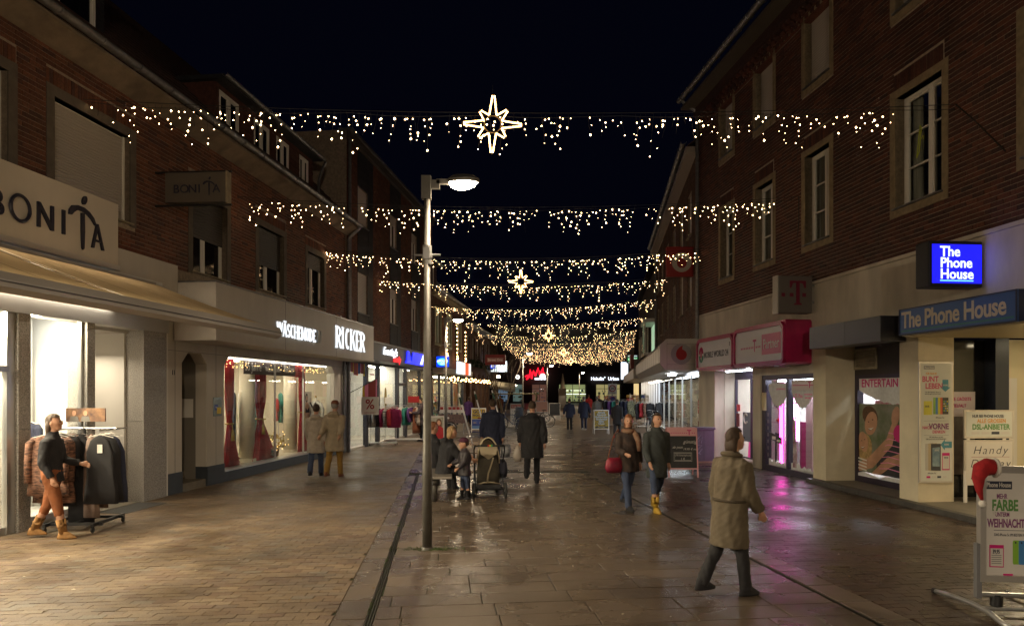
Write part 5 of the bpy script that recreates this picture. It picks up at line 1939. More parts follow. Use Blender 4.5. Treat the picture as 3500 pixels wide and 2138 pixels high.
star('largest lit eight pointed star, on the nearest light string', -.31, 11.25, 6.28, -.03)
star('second largest lit star, hanging on the fourth string of lights', .34, 26.95, 6.22)
star('third star in size, in front of the massed lights', 2.58, 49.5, 5.95)
star('fourth star in size, deep in the massed lights', 5.05, 68.9, 5.85)
star('smallest lit star, lowest at the end of the lights', 7.08, 84.4, 5.65)
# ------------------------------------------------------------------ left: flat roofed brick house with dark panels
hb = thing('brick_house', 'flat roofed three storey brick house with vertical dark slate panels', 'building', FL.loc, FL.rz)
E3 = 10.75
xa, xb = L(23.45), L(35.9)
bays = [(24.5, 25.6, 26.2), (28.4, 29.4, 30.0), (31.75, 32.75, 33.35)]
hs = []
for a, b, c_ in bays:
    hs += [(L(a), L(b), 7.85, 9.2), (L(a), L(b), 4.75, 6.2)]
w = MB()
wall_sheet(w, xa, xb, 3.7, E3, hs, .01, .25)
w.box(xb - .1, xb, .25, 6, 0, E3).box(xa, xa + .1, .25, 6, 4, E3)
w.build('wall', m_mortar, hb)
b_l2 = [(.10, .042, .028), (.13, .055, .035), (.085, .036, .026), (.15, .068, .042)]
m_brL2 = brick_mat('rust_brick', b_l2, .8)
brick_wall(hb, xa, xb, 3.75, E3 - .25, [(L(a) - .02, L(c_), 3.7, E3 - .3) for a, b, c_ in bays], .24, .063, .011, m_brL2, m_brL2, m_mortar, RNG, singles=0)
for a, b, c_ in bays:
    p = MB()
    wall_sheet(p, L(a) - .02, L(c_), 3.75, E3 - .3, [h for h in hs if abs(h[0] - L(a)) < .1], -.012, .012)
    pn = p.build('slate_panel', m_slate, hb)
    q = MB()
    for z0, z1 in ((3.75, 4.75), (6.2, 7.85), (9.2, E3 - .3)):
        zz = z0
        while zz < z1 - .1:
            q.box(L(a), L(b) - .02, -.026, -.013, zz + .01, min(zz + .28, z1))
            q.box(L(b) + .02, L(c_) - .03, -.024, -.013, zz + .01, min(zz + .28, z1))
            zz += .3
    q.build('slates', m_slate, pn, kind='stuff')
for h in hs:
    window(hb, *h, yin=.08, mull=(.5,), fw=.06, shutter=((.98, m_shl) if h[0] < L(26) else (.3, m_shl)), sill=m_zinc)
MB().box(xa, xb, -.12, .3, E3 - .28, E3 - .02).build('parapet', M('dark_parapet', (.06, .05, .045), .7), hb)
MB().box(xa - .02, xb + .05, -.20, .3, E3 - .02, E3 + .06).build('parapet_cap', m_zinc, hb)
downpipe(hb, xa + .12, -.06, 3.6, E3)
# shop fronts: dark fascia, glazed bays
fx1 = L(31.2)
fb = MB().box(xa + .1, fx1, -.80, .0, 3.08, 3.68).build('dark_fascia', m_dkpan, hb)
MB().box(xa + .1, fx1, -.82, .0, 3.681, 3.72).build('cap_strip', m_zinc, fb)
m_scr = EM('white_neon_script', (.85, .9, 1.0), 1.5)
m_red_n = EM('red_neon_script', (1, .04, .05), .6)
text("Ernsting's", .40, m_scr, hb, L(25.7), 3.32, -.81, .03, shear=.35, sx=1.15, bold=-.004)
text('family', .36, m_red_n, hb, L(26.55), 3.10, -.812, .03, shear=.35, sx=1.2, bold=-.004)
m_blue = EM('blue_neon', (.01, .02, 1.0), 1.3)
bf = MB().prism([(L(27.7), 3.14), (L(31.3), 3.10), (L(31.3), 3.62), (L(29.2), 3.62), (L(28.9), 3.62), (L(28.6), 3.22), (L(28.3), 3.62), (L(28.0), 3.62), (L(27.9), 3.25)], -.84, -.815).build('blue_neon_field', m_blue, hb)
MB().prism([(L(30.0), 3.16), (L(30.35), 3.16), (L(30.75), 3.60), (L(30.55), 3.60)], -.87, -.845).box(L(30.6), L(30.95), -.87, -.845, 3.16, 3.58).build('letter_mark', m_scr, bf)
s = thing('lit_sign', 'lit blue projecting sign reading APOLLO OPTIK on a pale blue oval', 'shop sign', (-3.62, 33.6, 3.18), RZL)
MB().box(0, .62, 0, .2, 0, .52).build('case', m_dark, s)
f = MB().box(.01, .61, -.01, -.001, .01, .51).build('lit_face', EM('apollo_blue', (.0, .05, 1.0), 1.2), s)
MB().prism(oval(.30, .25, .26, .18), -.018, -.0105).build('oval', EM('apollo_cyan', (.1, .55, 1.0), 1.3), f)
text('APOLLO', .15, m_scr, f, .30, .24, -.0185, .004, sx=.95, bold=.02)
text('OPTIK', .10, m_scr, f, .34, .12, -.0185, .004, bold=.02)
bay = [(23.75, 25.5, 'shop_window'), (25.7, 26.9, 'glass_door'), (27.1, 29.6, 'shop_window'), (29.8, 30.9, 'glass_door'), (31.2, 33.4, 'shop_window'), (33.6, 35.8, 'shop_window')]
fr = MB()
for a, b, nm in bay:
    MB().box(L(a), L(b), .06, .07, .12 if nm != 'glass_door' else .06, 3.0).build(nm, m_glass, hb)
    fr.box(L(b), L(b + .2), .0, .14, 0, 3.08)
    if nm == 'glass_door': fr.box(L(a), L(b), .02, .12, 2.25, 2.38)
fr.box(xa, L(23.75), .0, .14, 0, 3.08).box(L(23.75), xb, .0, .14, 3.0, 3.08)
fr.build('shop_frame', m_dark, hb)
MB().box(xa, xb, .2, 3.4, 3.08, 3.2).box(xa, xb, 3.3, 3.4, 0, 3.2).box(L(31.05), L(31.1), .2, 3.3, 0, 3.1).box(xa, xa + .1, .2, 3.3, 0, 3.1).build('shop_room', m_int, hb)
MB().box(xa, xb, .08, 3.3, -.02, .06).build('shop_floor', m_shopfloor, hb)
for a in (24.2, 26.6, 28.2, 29.9, 31.8, 34.2):
    MB().box(L(a), L(a + .9), 1.0, 1.3, 3.03, 3.075).build('ceiling_light', m_cl2 if a > 26 else m_cool, hb)
sp = MB()
cols = [m_pk, m_red, M('yellow_stripe', (.6, .42, .02), .6), m_red, M('orange_stripe', (.6, .12, .03), .6), M('blue_stripe', (.05, .12, .4), .6)]
x = L(23.8)
k = 0
vp = None
while x < L(25.4):
    w_ = (.12, .26, .08, .3)[k % 4]
    o = MB().box(x, min(x + w_, L(25.45)), .045, .055, 2.62 + .06 * sin(k * 1.3), 3.0).build('pelmet_stripe', cols[k % 6], hb)
    x += w_
    k += 1
po = thing('backlit_poster', 'backlit window poster of a woman in a sun hat and sunglasses', 'poster', FL.w(L(23.85), .5, .4), FL.rz)
MB().box(0, .75, 0, .03, 0, 2.2).build('lit_sheet', EM('cool_lit_sheet', (.80, .82, 1.0), .9), po)
MB().prism(oval(.42, 1.62, .24, .20), -.006, -.001).build('hat_print', M('printed_hat', (.6, .55, .48), .6), po)
MB().prism(oval(.46, 1.50, .10, .14), -.010, -.0065).build('face_print', m_skin_p, po)
MB().box(.38, .56, -.014, -.0105, 1.50, 1.56).build('sunglasses_print', M('printed_pink_glasses', (.5, .2, .3), .4), po)
MB().prism([(.30, 1.5), (.36, 1.55), (.40, 1.0), (.62, .35), (.28, .35), (.22, 1.0)], -.006, -.001).build('dress_print', M('printed_violet_dress', (.28, .05, .14), .6, var=.5, scale=8), po)
fl = thing('shop_flag', 'striped red, pink and yellow flag with a percent sign board leaning from the shop front', 'flag', FL.w(L(23.65), -.05, 1.95), RZL)
MB().tube([(-.05, 0, .0), (.95, .0, .50)], .012, 6).build('pole', m_black, fl)
for k, (a, b, mt) in enumerate(((.42, .50, M('yellow_stripe', (.6, .42, .02), .6)), (.50, .62, m_pk), (.62, .88, m_red), (.88, .92, m_pk))):
    MB().prism([(a, -.12), (b, -.12), (b, .0 + b * .52), (a, .0 + a * .52)], -.004, .004).build('stripe', mt, fl)
MB().box(.38, .98, -.006, .006, -.72, -.121).build('sign_board', M('sign_white', (.62, .58, .54), .5), fl)
text('%', .46, m_red, fl, .68, -.52, -.0065, .004, bold=.015)
text('REDUZIERT', .075, m_red, fl, .68, -.68, -.0065, .004)
MB().prism([(L(28.0) + .15 * cos(t), 1.75 + .42 * sin(t)) for t in np.linspace(0, 2 * pi, 25)[:-1]], .05, .058).build('oval_decal', M('gold_oval', (.30, .22, .05), .5), hb)
text('ernstings family', .11, m_red, hb, L(26.25), 2.62, .05, .004, sx=.8)
dp = MB().box(L(23.1), L(23.7), -.02, .02, 0, 2.9).build('dark_jamb', m_dark, hb)

# ------------------------------------------------------------------ left: pitched brick house with lit windows and garlands
hc = thing('brick_house', 'low brick house with three lit upper windows, bulb garlands and a warm shop front', 'building', FL.loc, FL.rz)
xa, xb = L(36.0), L(44.8)
E4 = 6.95
hs = [(L(36.6), L(37.9), 4.55, 6.35), (L(39.5), L(40.8), 4.55, 6.35), (L(42.4), L(43.7), 4.55, 6.35)]
w = MB()
wall_sheet(w, xa, xb, 3.2, E4, hs, .01, .25)
w.build('wall', m_mortar, hc)
brick_wall(hc, xa, xb, 3.25, E4, [(h[0] - .1, h[1] + .1, h[2] - .1, h[3] + .1) for h in hs], .24, .063, .011, m_brL2, m_brL2, m_mortar, RNG, singles=0)
m_litw = EM('lit_room_wall', (.62, .66, .38), .55)
for h in hs:
    ww = window(hc, *h, yin=.10, mull=(.45,), fw=.06, pane=m_glass, surround=(.1, M('pale_surround', (.42, .42, .30), .7), .02), sill=m_stone)
    MB().box(h[0], h[1], .8, .85, h[2], h[3]).build('lit_room', m_litw, ww)
MB().prism([(.0, E4), (-.3, E4 + .1), (-.3, E4 + .2), (.2, E4 + .2)], xa, xb, 'yz').build('eave_cove', m_stone, hc)
gutter(hc, xa, xb, -.40, E4 + .27)
pitched_roof(hc, xa, xb, -.3, E4 + .22, 4.5, E4 + 4.6, m_roof)
dormer(hc, L(36.5), L(38.6), .4, E4 + .5, E4 + 1.9, [(L(37.0), L(38.0))], m_hung)
m_wb = EM('warm_garland_bulb', (1, .55, .20), 14)
m_fir = M('fir_garland', (.015, .035, .012), .9)
for a in (38.7, 41.6, 44.3):
    g = thing('wall_garland', {38.7: 'vertical bulb garland between the first and second lit windows', 41.6: 'vertical bulb garland between the second and third lit windows', 44.3: 'vertical bulb garland right of the third lit window'}[a], 'garland', FL.w(L(a), -.12, 3.95), FL.rz, 'bulb garlands on the brick house')
    MB().tube([(0.02 * sin(i), 0, i * .12) for i in range(17)], .05, 5).build('fir_rope', m_fir, g)
    b = MB()
    for i in range(7): b.ball((.04 * sin(i * 3), -.06, .35 + i * .24), .042, 6, 4)
    for i in range(6): b.ball((.12 * sin(i * 2), -.08, .05 + .1 * cos(i * 2)), .045, 6, 4)
    b.build('bulbs', m_wb, g, kind='stuff')
MB().box(xa, xb, -.55, .0, 2.95, 3.25).build('fascia', M('cream_fascia2', (.55, .5, .42), .5), hc)
for a, b, mt in ((39.5, 40.6, EM('pale_lit_sign', (.75, .9, 1), 1.1)), (41.0, 41.9, EM('white_lit_sign', (1, .95, .9), .9)), (42.0, 43.0, EM('orange_lit_sign', (1, .12, .03), .8)), (43.1, 43.8, EM('white_lit_sign', (1, .95, .9), .9))):
    MB().box(L(a), L(b), -.62, -.551, 3.02, 3.72).build('lit_sign_panel', mt, hc)
fr = MB()
for k in range(6):
    fr.box(L(36 + k * 1.7), L(36.12 + k * 1.7), 0, .12, 0, 2.95)
fr.build('shop_frame', m_dark, hc)
MB().box(xa, xb, .05, .06, .1, 2.95).build('shop_window', m_glass, hc)
MB().box(xa, xb, 2.6, 2.7, 0, 3).box(xa, xb, .2, 2.6, 2.9, 3.0).box(xb - .1, xb, .2, 2.6, 0, 2.9).build('shop_room', m_intw, hc)
shf = MB()
rr = random.Random(4)
m_goods = [M('goods_%s' % n_, c_, .6) for n_, c_ in (('red', (.4, .03, .03)), ('teal', (.03, .25, .25)), ('white', (.6, .58, .55)), ('blue', (.05, .08, .3)), ('ochre', (.4, .25, .05)), ('dark', (.03, .03, .03)))]
for z in (.4, .9, 1.4, 1.9):
    shf.m(2).box(xa + .2, xb - .2, 1.6, 2.0, z - .03, z)
    x = xa + .3
    while x < xb - .5:
        w_ = rr.uniform(.1, .35)
        shf.m(rr.randrange(6)).box(x, x + w_ - .03, 1.65, 1.95, z + .001, z + rr.uniform(.12, .38))
        x += w_
shf.build('shelf_goods', m_goods, hc, kind='stuff')
for a in (36.6, 38.6, 40.6, 42.6):
    MB().box(L(a), L(a + 1), .8, 1.1, 2.84, 2.895).build('ceiling_light', m_cl2, hc)
nu = MB().box(L(41.6), L(42.9), .03, .045, .9, 2.5).build('window_poster', M('orange_poster', (.75, .22, .02), .5, col2=(.6, .5, .4), scale=3), hc)
text('NEU', .42, M('yellow_stripe', (.6, .42, .02), .6), nu, L(42.2), 1.5, .025, .004, rot=.5, bold=.02)
aw2 = thing('shop_canopy_garland', 'fir garland of warm bulbs along the shop canopy beyond the lamp post', 'garland', FL.w(L(35.2), -1.0, 2.72), FL.rz)
MB().tube([(i * .35, .03 * sin(i * 2), .05 * sin(i * 1.7)) for i in range(40)], .07, 5).build('fir_rope', m_fir, aw2)
b = MB()
for i in range(46): b.ball((i * .30, -.07 + .05 * sin(i * 4), -.05 + .09 * sin(i * 2.6)), .04, 6, 4)
b.build('bulbs', m_wb, aw2, kind='stuff')

# ------------------------------------------------------------------ left: arcade house
hd = thing('arcade_house', 'dark brick corner house with lit round arches and a red hanging sign', 'building', FL.loc, FL.rz)
xa, xb = L(44.85), L(56)
E5 = 6.2
w = MB()
archs = [(45.4, 46.9), (47.6, 49.1), (49.8, 51.3), (51.9, 53.3), (53.9, 55.3)]
def arch_wall(mb, x0, x1, zs, zt, zb, y0, y1, n=8):
    """infill above an arch opening x0..x1 with springing zs up to flat top zt"""
    r = (x1 - x0) / 2
    c = (x0 + x1) / 2
    pts = [(c - r * cos(pi * i / n), zs + (zt - zs - .1) * sin(pi * i / n)) for i in range(n + 1)]
    for p, q in zip(pts, pts[1:]):
        mb.prism([p, q, (q[0], zt), (p[0], zt)], y0, y1)
h2s = [(L(46 + 2.05 * k), L(46.9 + 2.05 * k), 4.1, 5.7) for k in range(5)]
wall_sheet(w, xa, xb, 3.4, E5, h2s, .0, .3)
prev = xa
for a, b in archs:
    w.box(prev, L(a), .0, .5, 0, 3.4)
    arch_wall(w, L(a), L(b), 2.2, 3.4, 0, .0, .5)
    prev = L(b)
w.box(prev, xb, .0, .5, 0, 3.4).box(xb - .1, xb, .5, 6, 0, E5)
m_brD = M('dark_arcade_brick', (.09, .045, .03), .85, var=.4, scale=16)
w.build('wall', m_brD, hd)
for h in h2s:
    window(hd, *h, yin=.12, mull=(.5,), fw=.06)
MB().box(xa, xb, 1.9, 2.0, 0, 3.4).build('arcade_back_wall', M('arcade_sandstone', (.36, .27, .15), .8, var=.3, scale=2.5), hd)
for a, b in archs[1:]:
    MB().box(L(a) + .5, L(a) + .7, .9, 1.1, 3.3, 3.36).build('ceiling_light', EM('arcade_light', (1, .8, .45), 70), hd)
MB().box(xa, xb, -.35, .2, E5, E5 + .12).build('eave_board', m_zinc, hd)
gutter(hd, xa, xb, -.42, E5 + .2)
pitched_roof(hd, xa, xb, -.3, E5 + .13, 5, E5 + 4.4, m_roof)
bx = thing('flower_box', 'row of dark window boxes under the arcade house windows', 'window box', FL.w(L(46), -.25, 3.8), FL.rz)
for k in range(5):
    q = MB()
    for i in range(26): q.ball((.05 + 2.05 * k + rr.uniform(0, .8), rr.uniform(-.12, .1), rr.uniform(.0, .3)), .07, 5, 3)
    q.box(2.05 * k, 2.05 * k + .9, -.1, .12, -.12, .0)
    q.build('planting', M('dark_planting', (.015, .03, .012), .9), bx)
s = thing('hanging_sign', 'unlit dark red hanging sign reading Street One', 'shop sign', FL.w(L(45.2), -1.3, 3.72), RZL)
MB().box(0, 1.3, 0, .12, 0, .66).build('case', M('dark_red_sign', (.18, .008, .012), .5), s)
fp = MB().box(.12, 1.18, -.008, -.001, .18, .46).build('grey_field', M('grey_pink_field', (.30, .16, .16), .5), s)
text('Street One', .22, M('white_print', (.85, .80, .80), .4), fp, .65, .25, -.0085, .004, sx=.95, bold=.01)
s = thing('lit_sign', 'small upright blue and white lit sign at the arcade house corner', 'shop sign', FL.w(L(53), -.5, 3.75), RZL)
MB().box(0, .34, 0, .15, 0, .95).build('case', EM('blue_neon2', (.05, .12, 1), 1.0), s)
MB().box(.06, .28, -.01, -.001, .1, .85).build('white_field', EM('white_lit_sign', (1, .95, .9), .9), s)
s = thing('lit_sign', 'white lit box sign at the end of the arcade house', 'shop sign', (-1.85, 56.4, 3.60), 0)
MB().box(0, 1.45, 0, .2, 0, .85).build('lit_case', EM('white_lit_sign2', (.9, 1, .98), 1.6), s)

# ------------------------------------------------------------------ far end: square with shops
m_fbr = M('far_brick', (.035, .022, .017), .85, var=.3, scale=.4)
fb_ = thing('corner_building', 'dark low building with a pale lit awning beyond the arcade house', 'building', (-9, 66, 0), 0)
MB().box(0, 7.5, 0, 10, 0, 4.3).build('wall', m_fbr, fb_)
pitched_roof(fb_, 0, 7.7, -.4, 4.3, 5, 8, m_roof)
MB().add([(6.0, -2.2, 2.6), (9.3, -2.2, 2.25), (9.3, 0, 2.75), (6.0, 0, 3.2), (6.0, -2.2, 2.5), (9.3, -2.2, 1.95), (9.3, 0, 2.7), (6, 0, 3.1)], [(0, 1, 2, 3), (4, 5, 1, 0), (5, 6, 2, 1), (7, 6, 5, 4)]).build('awning', M('pale_awning', (.6, .52, .4), .8), fb_)
MB().box(7.6, 7.9, -1.2, -1.0, 3.3, 3.5).build('awning_lamp', EM('warm_lamp_face', (1, .8, .5), 20), fb_)
far = thing('square_shops', 'long dark brick building at the end of the street with lit ground floor shops', 'building', (-18, 125, 0), 0)
hs = []
shops = [(13.2, 14.7), (15.0, 17.2), (18.2, 20.0), (21.6, 24.2), (26.4, 31.2), (33.0, 37.4), (43.5, 50.)]
w = MB()
wall_sheet(w, 0, 62, 0, 8.2, [(a, b, .25, 3.3) for a, b in shops], 0, .4)
w.build('wall', m_fbr, far)
pitched_roof(far, -.4, 62.4, -.5, 8.2, 7, 14, m_roof, dz=.6)
for k in range(11):
    window(far, 4 + k * 5.2, 6 + k * 5.2, 5.0, 6.9, yin=.15, mull=(.5,), fw=.12)
lit = [EM('far_red_interior', (.6, .25, .18), .16), EM('far_blue_interior', (.3, .42, .6), .28), EM('far_teal_interior', (.35, .5, .45), .2), EM('far_red_interior', (.6, .25, .18), .16),
       EM('far_green_interior', (.55, .58, .26), .34), EM('far_yellow_interior', (.80, .64, .28), .40), EM('far_warm_interior', (1, .72, .32), .7)]
for (a, b), mt in zip(shops, lit):
    MB().box(a, b, 1.6, 1.7, .25, 3.3).build('lit_interior', mt, far)
    g = MB().box(a, b, .1, .12, .25, 3.3).build('shop_window', m_glass, far)
    fr = MB()
    n = max(1, int((b - a) / 1.2))
    for i in range(1, n): fr.box(a + (b - a) * i / n - .04, a + (b - a) * i / n + .04, .05, .2, .25, 3.3)
    fr.box(a, b, .05, .2, 2.5, 2.58)
    fr.build('glazing_bar', m_dark, g, kind='stuff')
    q = MB()
    for i in range(int((b - a) * 7)):
        x = rr.uniform(a, b - .3)
        z = rr.choice((.3, .9, 1.5, 2.0))
        q.m(rr.randrange(6)).box(x, x + rr.uniform(.1, .4), .9, 1.2, z, z + rr.uniform(.1, .45))
    q.build('shelf_goods', m_goods, far, kind='stuff')
MB().box(26.4, 31.2, .6, .65, 1.55, 1.62).box(27.2, 31.0, 1.3, 1.4, 2.2, 2.26).build('light_tube', EM('white_tube', (1, 1, .9), 2.5), far)
s = thing('lit_sign', 'white lit lettering Haladin Urban over the yellow lit shop', 'shop sign', (14.2, 124.6, 3.85), 0)
text('Haladin°', .85, m_scr, s, 1.1, .2, 0, .1, bold=.02, sx=.9)
text('Urban', .85, m_scr, s, 3.8, .2, 0, .1, bold=.02, sx=.9)
s = thing('neon_sign', 'red neon script sign with a white line below, far across the square', 'shop sign', (2.3, 124.0, 3.9), .0)
m_rn = EM('red_neon', (1, .01, .03), 1.6)
for pts in ([(.0, .45), (.5, .75), (.45, .1), (.2, .0)], [(.75, .3), (.95, 1.7), (1.25, .5), (1.15, .1)], [(1.2, .5), (1.5, 1.5), (1.85, .6)], [(1.8, .6), (2.35, 2.0), (2.6, .8)], [(2.65, .8), (3.2, 2.05), (3.25, .9), (3.5, 1.1)]):
    MB().tube([(a, -.05, b + .3) for a, b in pts], .16, 6).build('neon_stroke', m_rn, s)
for x0_, x1_ in ((1.7, 2.6), (2.7, 3.1), (3.25, 3.7)):
    MB().box(x0_, x1_, -.1, 0, .2, .55).build('white_bar', m_scr, s)
for x, z, r, lab in ((1.3, 4.6, .36, 'small round lit white sign left of the red neon'), (5.7, 4.7, .50, 'larger round lit white sign right of the red neon')):
    s = thing('round_lit_sign', lab, 'shop sign', (x - .3, 123.8, z), 0, 'round lit signs by the red neon')
    MB().cyl((0, 0, 0), (0, .25, 0), r, n=20).build('lit_disc', EM('round_sign_face', (1, 1, .92), 2.2), s)
    MB().box(-r * .6, r * .6, -.03, -.001, -.1, .1).build('bar', m_red, s)

# right side beyond the brown house
hr3 = thing('shop_house', 'dark narrow house with a green lit glass oriel over the white canopies', 'building', FR2.loc, FR2.rz)
xa, xb = R2(60), R2(39.85)
MB().box(xa, xb, .0, 8, 3.0, 9.2).box(xa, xa + .2, .0, 8, 0, 3.0).build('wall', m_fbr, hr3)
pitched_roof(hr3, xa, xb, -.4, 9.2, 4, 13, m_roof)
for k in range(5):
    window(hr3, R2(47 + 2.6 * k), R2(46 + 2.6 * k), 4.6, 6.2, yin=-.12, mull=(.5,), fw=.07)
o = MB().box(R2(43.5), R2(40.2), -.62, -.6, 4.25, 6.0).box(R2(40.22), R2(40.2), -.6, -.02, 4.25, 6.0).build('oriel_glass', m_glass, hr3)
MB().box(R2(43.5), R2(40.2), -.7, -.0, 6.0, 6.2).box(R2(43.5), R2(40.2), -.7, .0, 4.1, 4.25).box(R2(42.0), R2(41.9), -.66, -.58, 4.25, 6.0).box(R2(40.3), R2(40.2), -.66, -.601, 4.25, 6).build('oriel_frame', m_white, o)
MB().box(R2(43.4), R2(40.4), -.05, -.02, 4.3, 5.95).build('oriel_back', EM('oriel_back', (.55, .80, .55), .55), o)
MB().box(xa, xb, -1.3, -.0, 2.75, 3.3).build('canopy', m_pan, hr3)
MB().box(xa, xb, 2.4, 2.5, 0, 2.75).build('shop_room', m_intw, hr3)
for k in range(6):
    MB().box(R2(41.3 + 3 * k), R2(40.3 + 3 * k), .6, .9, 2.68, 2.745).build('ceiling_light', m_cl2, hr3)
fr = MB()
for k in range(10): fr.box(R2(40 + 2 * k), R2(39.9 + 2 * k), .1, .2, 0, 2.75)
fr.build('shop_frame', m_alu, hr3, kind='stuff')
s = thing('lit_sign', 'green and white lit sign reading GEERS beside the white canopies', 'shop sign', (8.12, 49.5, 4.0), .12)
MB().box(0, .78, 0, .2, 0, .60).build('case', m_dark, s)
m_gr = EM('green_lit', (.05, .9, .2), 1.0)
MB().box(.02, .76, -.01, -.001, .16, .42).build('green_field', EM('green_field', (.02, .25, .06), .8), s)
text('GEERS', .22, EM('pale_green_lit', (.7, 1, .75), 1.4), s, .39, .21, -.0105, .004, bold=.02)
text('HÖRGERÄTE', .12, EM('white_lit_small', (.8, 1, .95), 1.0), s, .39, .47, -.0015, .004, sx=.95, bold=.02)
text('HÖRAKUSTIK', .10, EM('white_lit_small', (.8, 1, .95), 1.0), s, .39, .04, -.0015, .004, sx=.95, bold=.02)
s = thing('lit_sign', 'bright white upright lit sign on the far white canopy', 'shop sign', (9.7, 62, 3.1), .1)
MB().box(0, .55, 0, .3, 0, 1.5).build('lit_case', EM('cool_lit_case', (.75, .88, 1), 1.8), s)
s = thing('fascia_sign', 'dark red unlit sign box on the canopy side below the GEERS sign', 'shop sign', FR2.w(R2(43), -1.4, 3.4), FR2.rz)
MB().box(0, 1.6, 0, .2, 0, .8).build('case', M('dark_red_sign', (.18, .008, .012), .5), s)
MB().box(.15, 1.45, -.01, -.001, .25, .55).build('face', M('grey_pink_field', (.30, .16, .16), .5), s)
s = thing('air_conditioner', 'grey air conditioning unit with a round fan grille on the canopy', 'air conditioner', (8.2, 47.5, 3.32), .15)
MB().bevbox((.45, .2, .45), (.95, .4, .9), .03).build('case', M('ac_grey', (.30, .29, .27), .5), s)
MB().cyl((.5, -.01, .42), (.5, -.002, .42), .34, n=20).build('fan_recess', m_black, s)
q = MB()
for r in (.1, .2, .3): q.ring((.5, -.015, .42), r, .008, 20, 4)
q.build('grille', m_alu, s, kind='stuff')
rt = thing('right_end_house', 'dark house closing the right side of the square behind the traffic sign', 'building', (11.8, 68, 0), -.1)
MB().box(0, 20, 0, 12, 2.9, 8).box(1.5, 20, 1.5, 12, 0, 2.9).build('wall', m_fbr, rt)
MB().box(.1, 18, 1.2, 1.49, .3, 2.8).build('lit_interior', EM('far_warm_interior', (1, .72, .32), .7), rt)
q = MB()
for i in range(70):
    x = rr.uniform(.2, 9)
    z = rr.choice((.5, 1.1, 1.7))
    q.m(rr.randrange(6)).box(x, x + rr.uniform(.2, .5), .8, 1.1, z, z + rr.uniform(.1, .4))
q.build('shelf_goods', m_goods, rt, kind='stuff')
# closed houses behind the left terrace so that the skyline goes on
MB().box(-16, -5, 80, 118, 0, 7).build('side_house', m_fbr, label='dark house block on the left behind the bare tree', cat='building')
# ------------------------------------------------------------------ clothes, racks
def cloth_mat(name, col, col2=None, scale=10, stretch=None):
    return M(name, col, .85, var=0 if col2 else .18, col2=col2, scale=scale, stretch=stretch, bump=.15, bscale=220)


c_black = cloth_mat('black_cloth', (.014, .013, .016))
c_navy = cloth_mat('navy_cloth', (.018, .022, .05))
c_beige = cloth_mat('taupe_cloth', (.30, .215, .18))
c_white = cloth_mat('white_cloth', (.60, .57, .53))
c_cream = cloth_mat('cream_cloth', (.56, .50, .38))
c_mag = cloth_mat('magenta_cloth', (.30, .018, .09))
c_teal = cloth_mat('teal_cloth', (.02, .17, .14))
c_grey = cloth_mat('grey_cloth', (.20, .19, .18))
c_red = cloth_mat('red_cloth', (.32, .015, .02))
c_brown = cloth_mat('rust_cloth', (.16, .05, .02))
c_violet = cloth_mat('violet_cloth', (.09, .03, .14))
c_tiger = cloth_mat('tiger_print_cloth', (.34, .17, .11), (.02, .012, .012), 9, (1.2, 1.2, 4.))
c_stripe = cloth_mat('striped_cloth', (.55, .5, .46), (.03, .03, .035), 7, (.2, .2, 5))
c_plaid = cloth_mat('plaid_cloth', (.4, .4, .25), (.05, .06, .05), 14)
c_leaf = cloth_mat('leaf_print_cloth', (.58, .54, .46), (.14, .05, .02), 5)
GA_CACHE = {}


def garment(label, loc, rotz, w, h, mat, sleeve=0., t=.06, flare=1.1, neck=True, group='clothes on the rails', name='garment', straps=False):
    """one hanging piece; loc is the hook on the rail; width along local x, hangs down"""
    key = (round(w, 2), round(h, 2), mat.name, sleeve, t, flare, straps)
    if key not in GA_CACHE:
        mb = MB().sh()
        r = random.Random(len(GA_CACHE))
        secs = []
        ph = r.uniform(0, 6)
        top = -.07
        prof = [(.0, .16 if not straps else .10, .35), (.03, .44 if not straps else .34, .7), (.08, 1.0 if not straps else .62, .9), (.25, .98 if not straps else .9, 1.), (.45, .92, 1.), (.6, .93, 1.05), (.8, 1. * (1 + (flare - 1) * .6), 1.15), (1., flare, 1.25)]
        for f, ww, tt in prof:
            secs.append(((.006 * sin(ph + f * 4), .01 * sin(ph * 2 + f * 5), top - h * f), w / 2 * ww, t / 2 * tt))
        mb.loft(secs, 28, wave=lambda i, a: (.03 + .012 * i) * sin(a * 6 + ph) if i > 2 else 0)
        if sleeve:
            for sg in (-1, 1):
                x0 = sg * w * .44
                mb.tube([(x0 * .8, 0, top - .06), (x0 * 1.05, -.01, top - .12), (x0 * 1.16, -.02, top - .12 - sleeve * .5), (x0 * 1.14, -.035, top - .12 - sleeve)], [.05, .062, .052, .045], 10)
        hb_ = MB()
        hb_.tube([(0, 0, .012), (.012, 0, .02), (.016, 0, .0), (0, 0, -.03), (0, 0, -.06)], .003, 5).tube([(-w * .42, 0, top - .035), (0, 0, -.055), (w * .42, 0, top - .035)], [.006, .010, .006], 6)
        GA_CACHE[key] = (mb.mesh('cloth', mat), hb_.mesh('hanger', m_steel if w < .42 else c_white))
    a, b = GA_CACHE[key]
    tg = thing(name, label, 'garment', loc, rotz, group)
    link('cloth', a, tg)
    link('hanger', b, tg)
    return tg


def caster(mb, x, y, r=.035):
    mb.cyl((x - .012, y, r), (x + .012, y, r), r, n=12).box(x - .018, x + .018, y - .015, y + .015, r, r * 2 + .02)


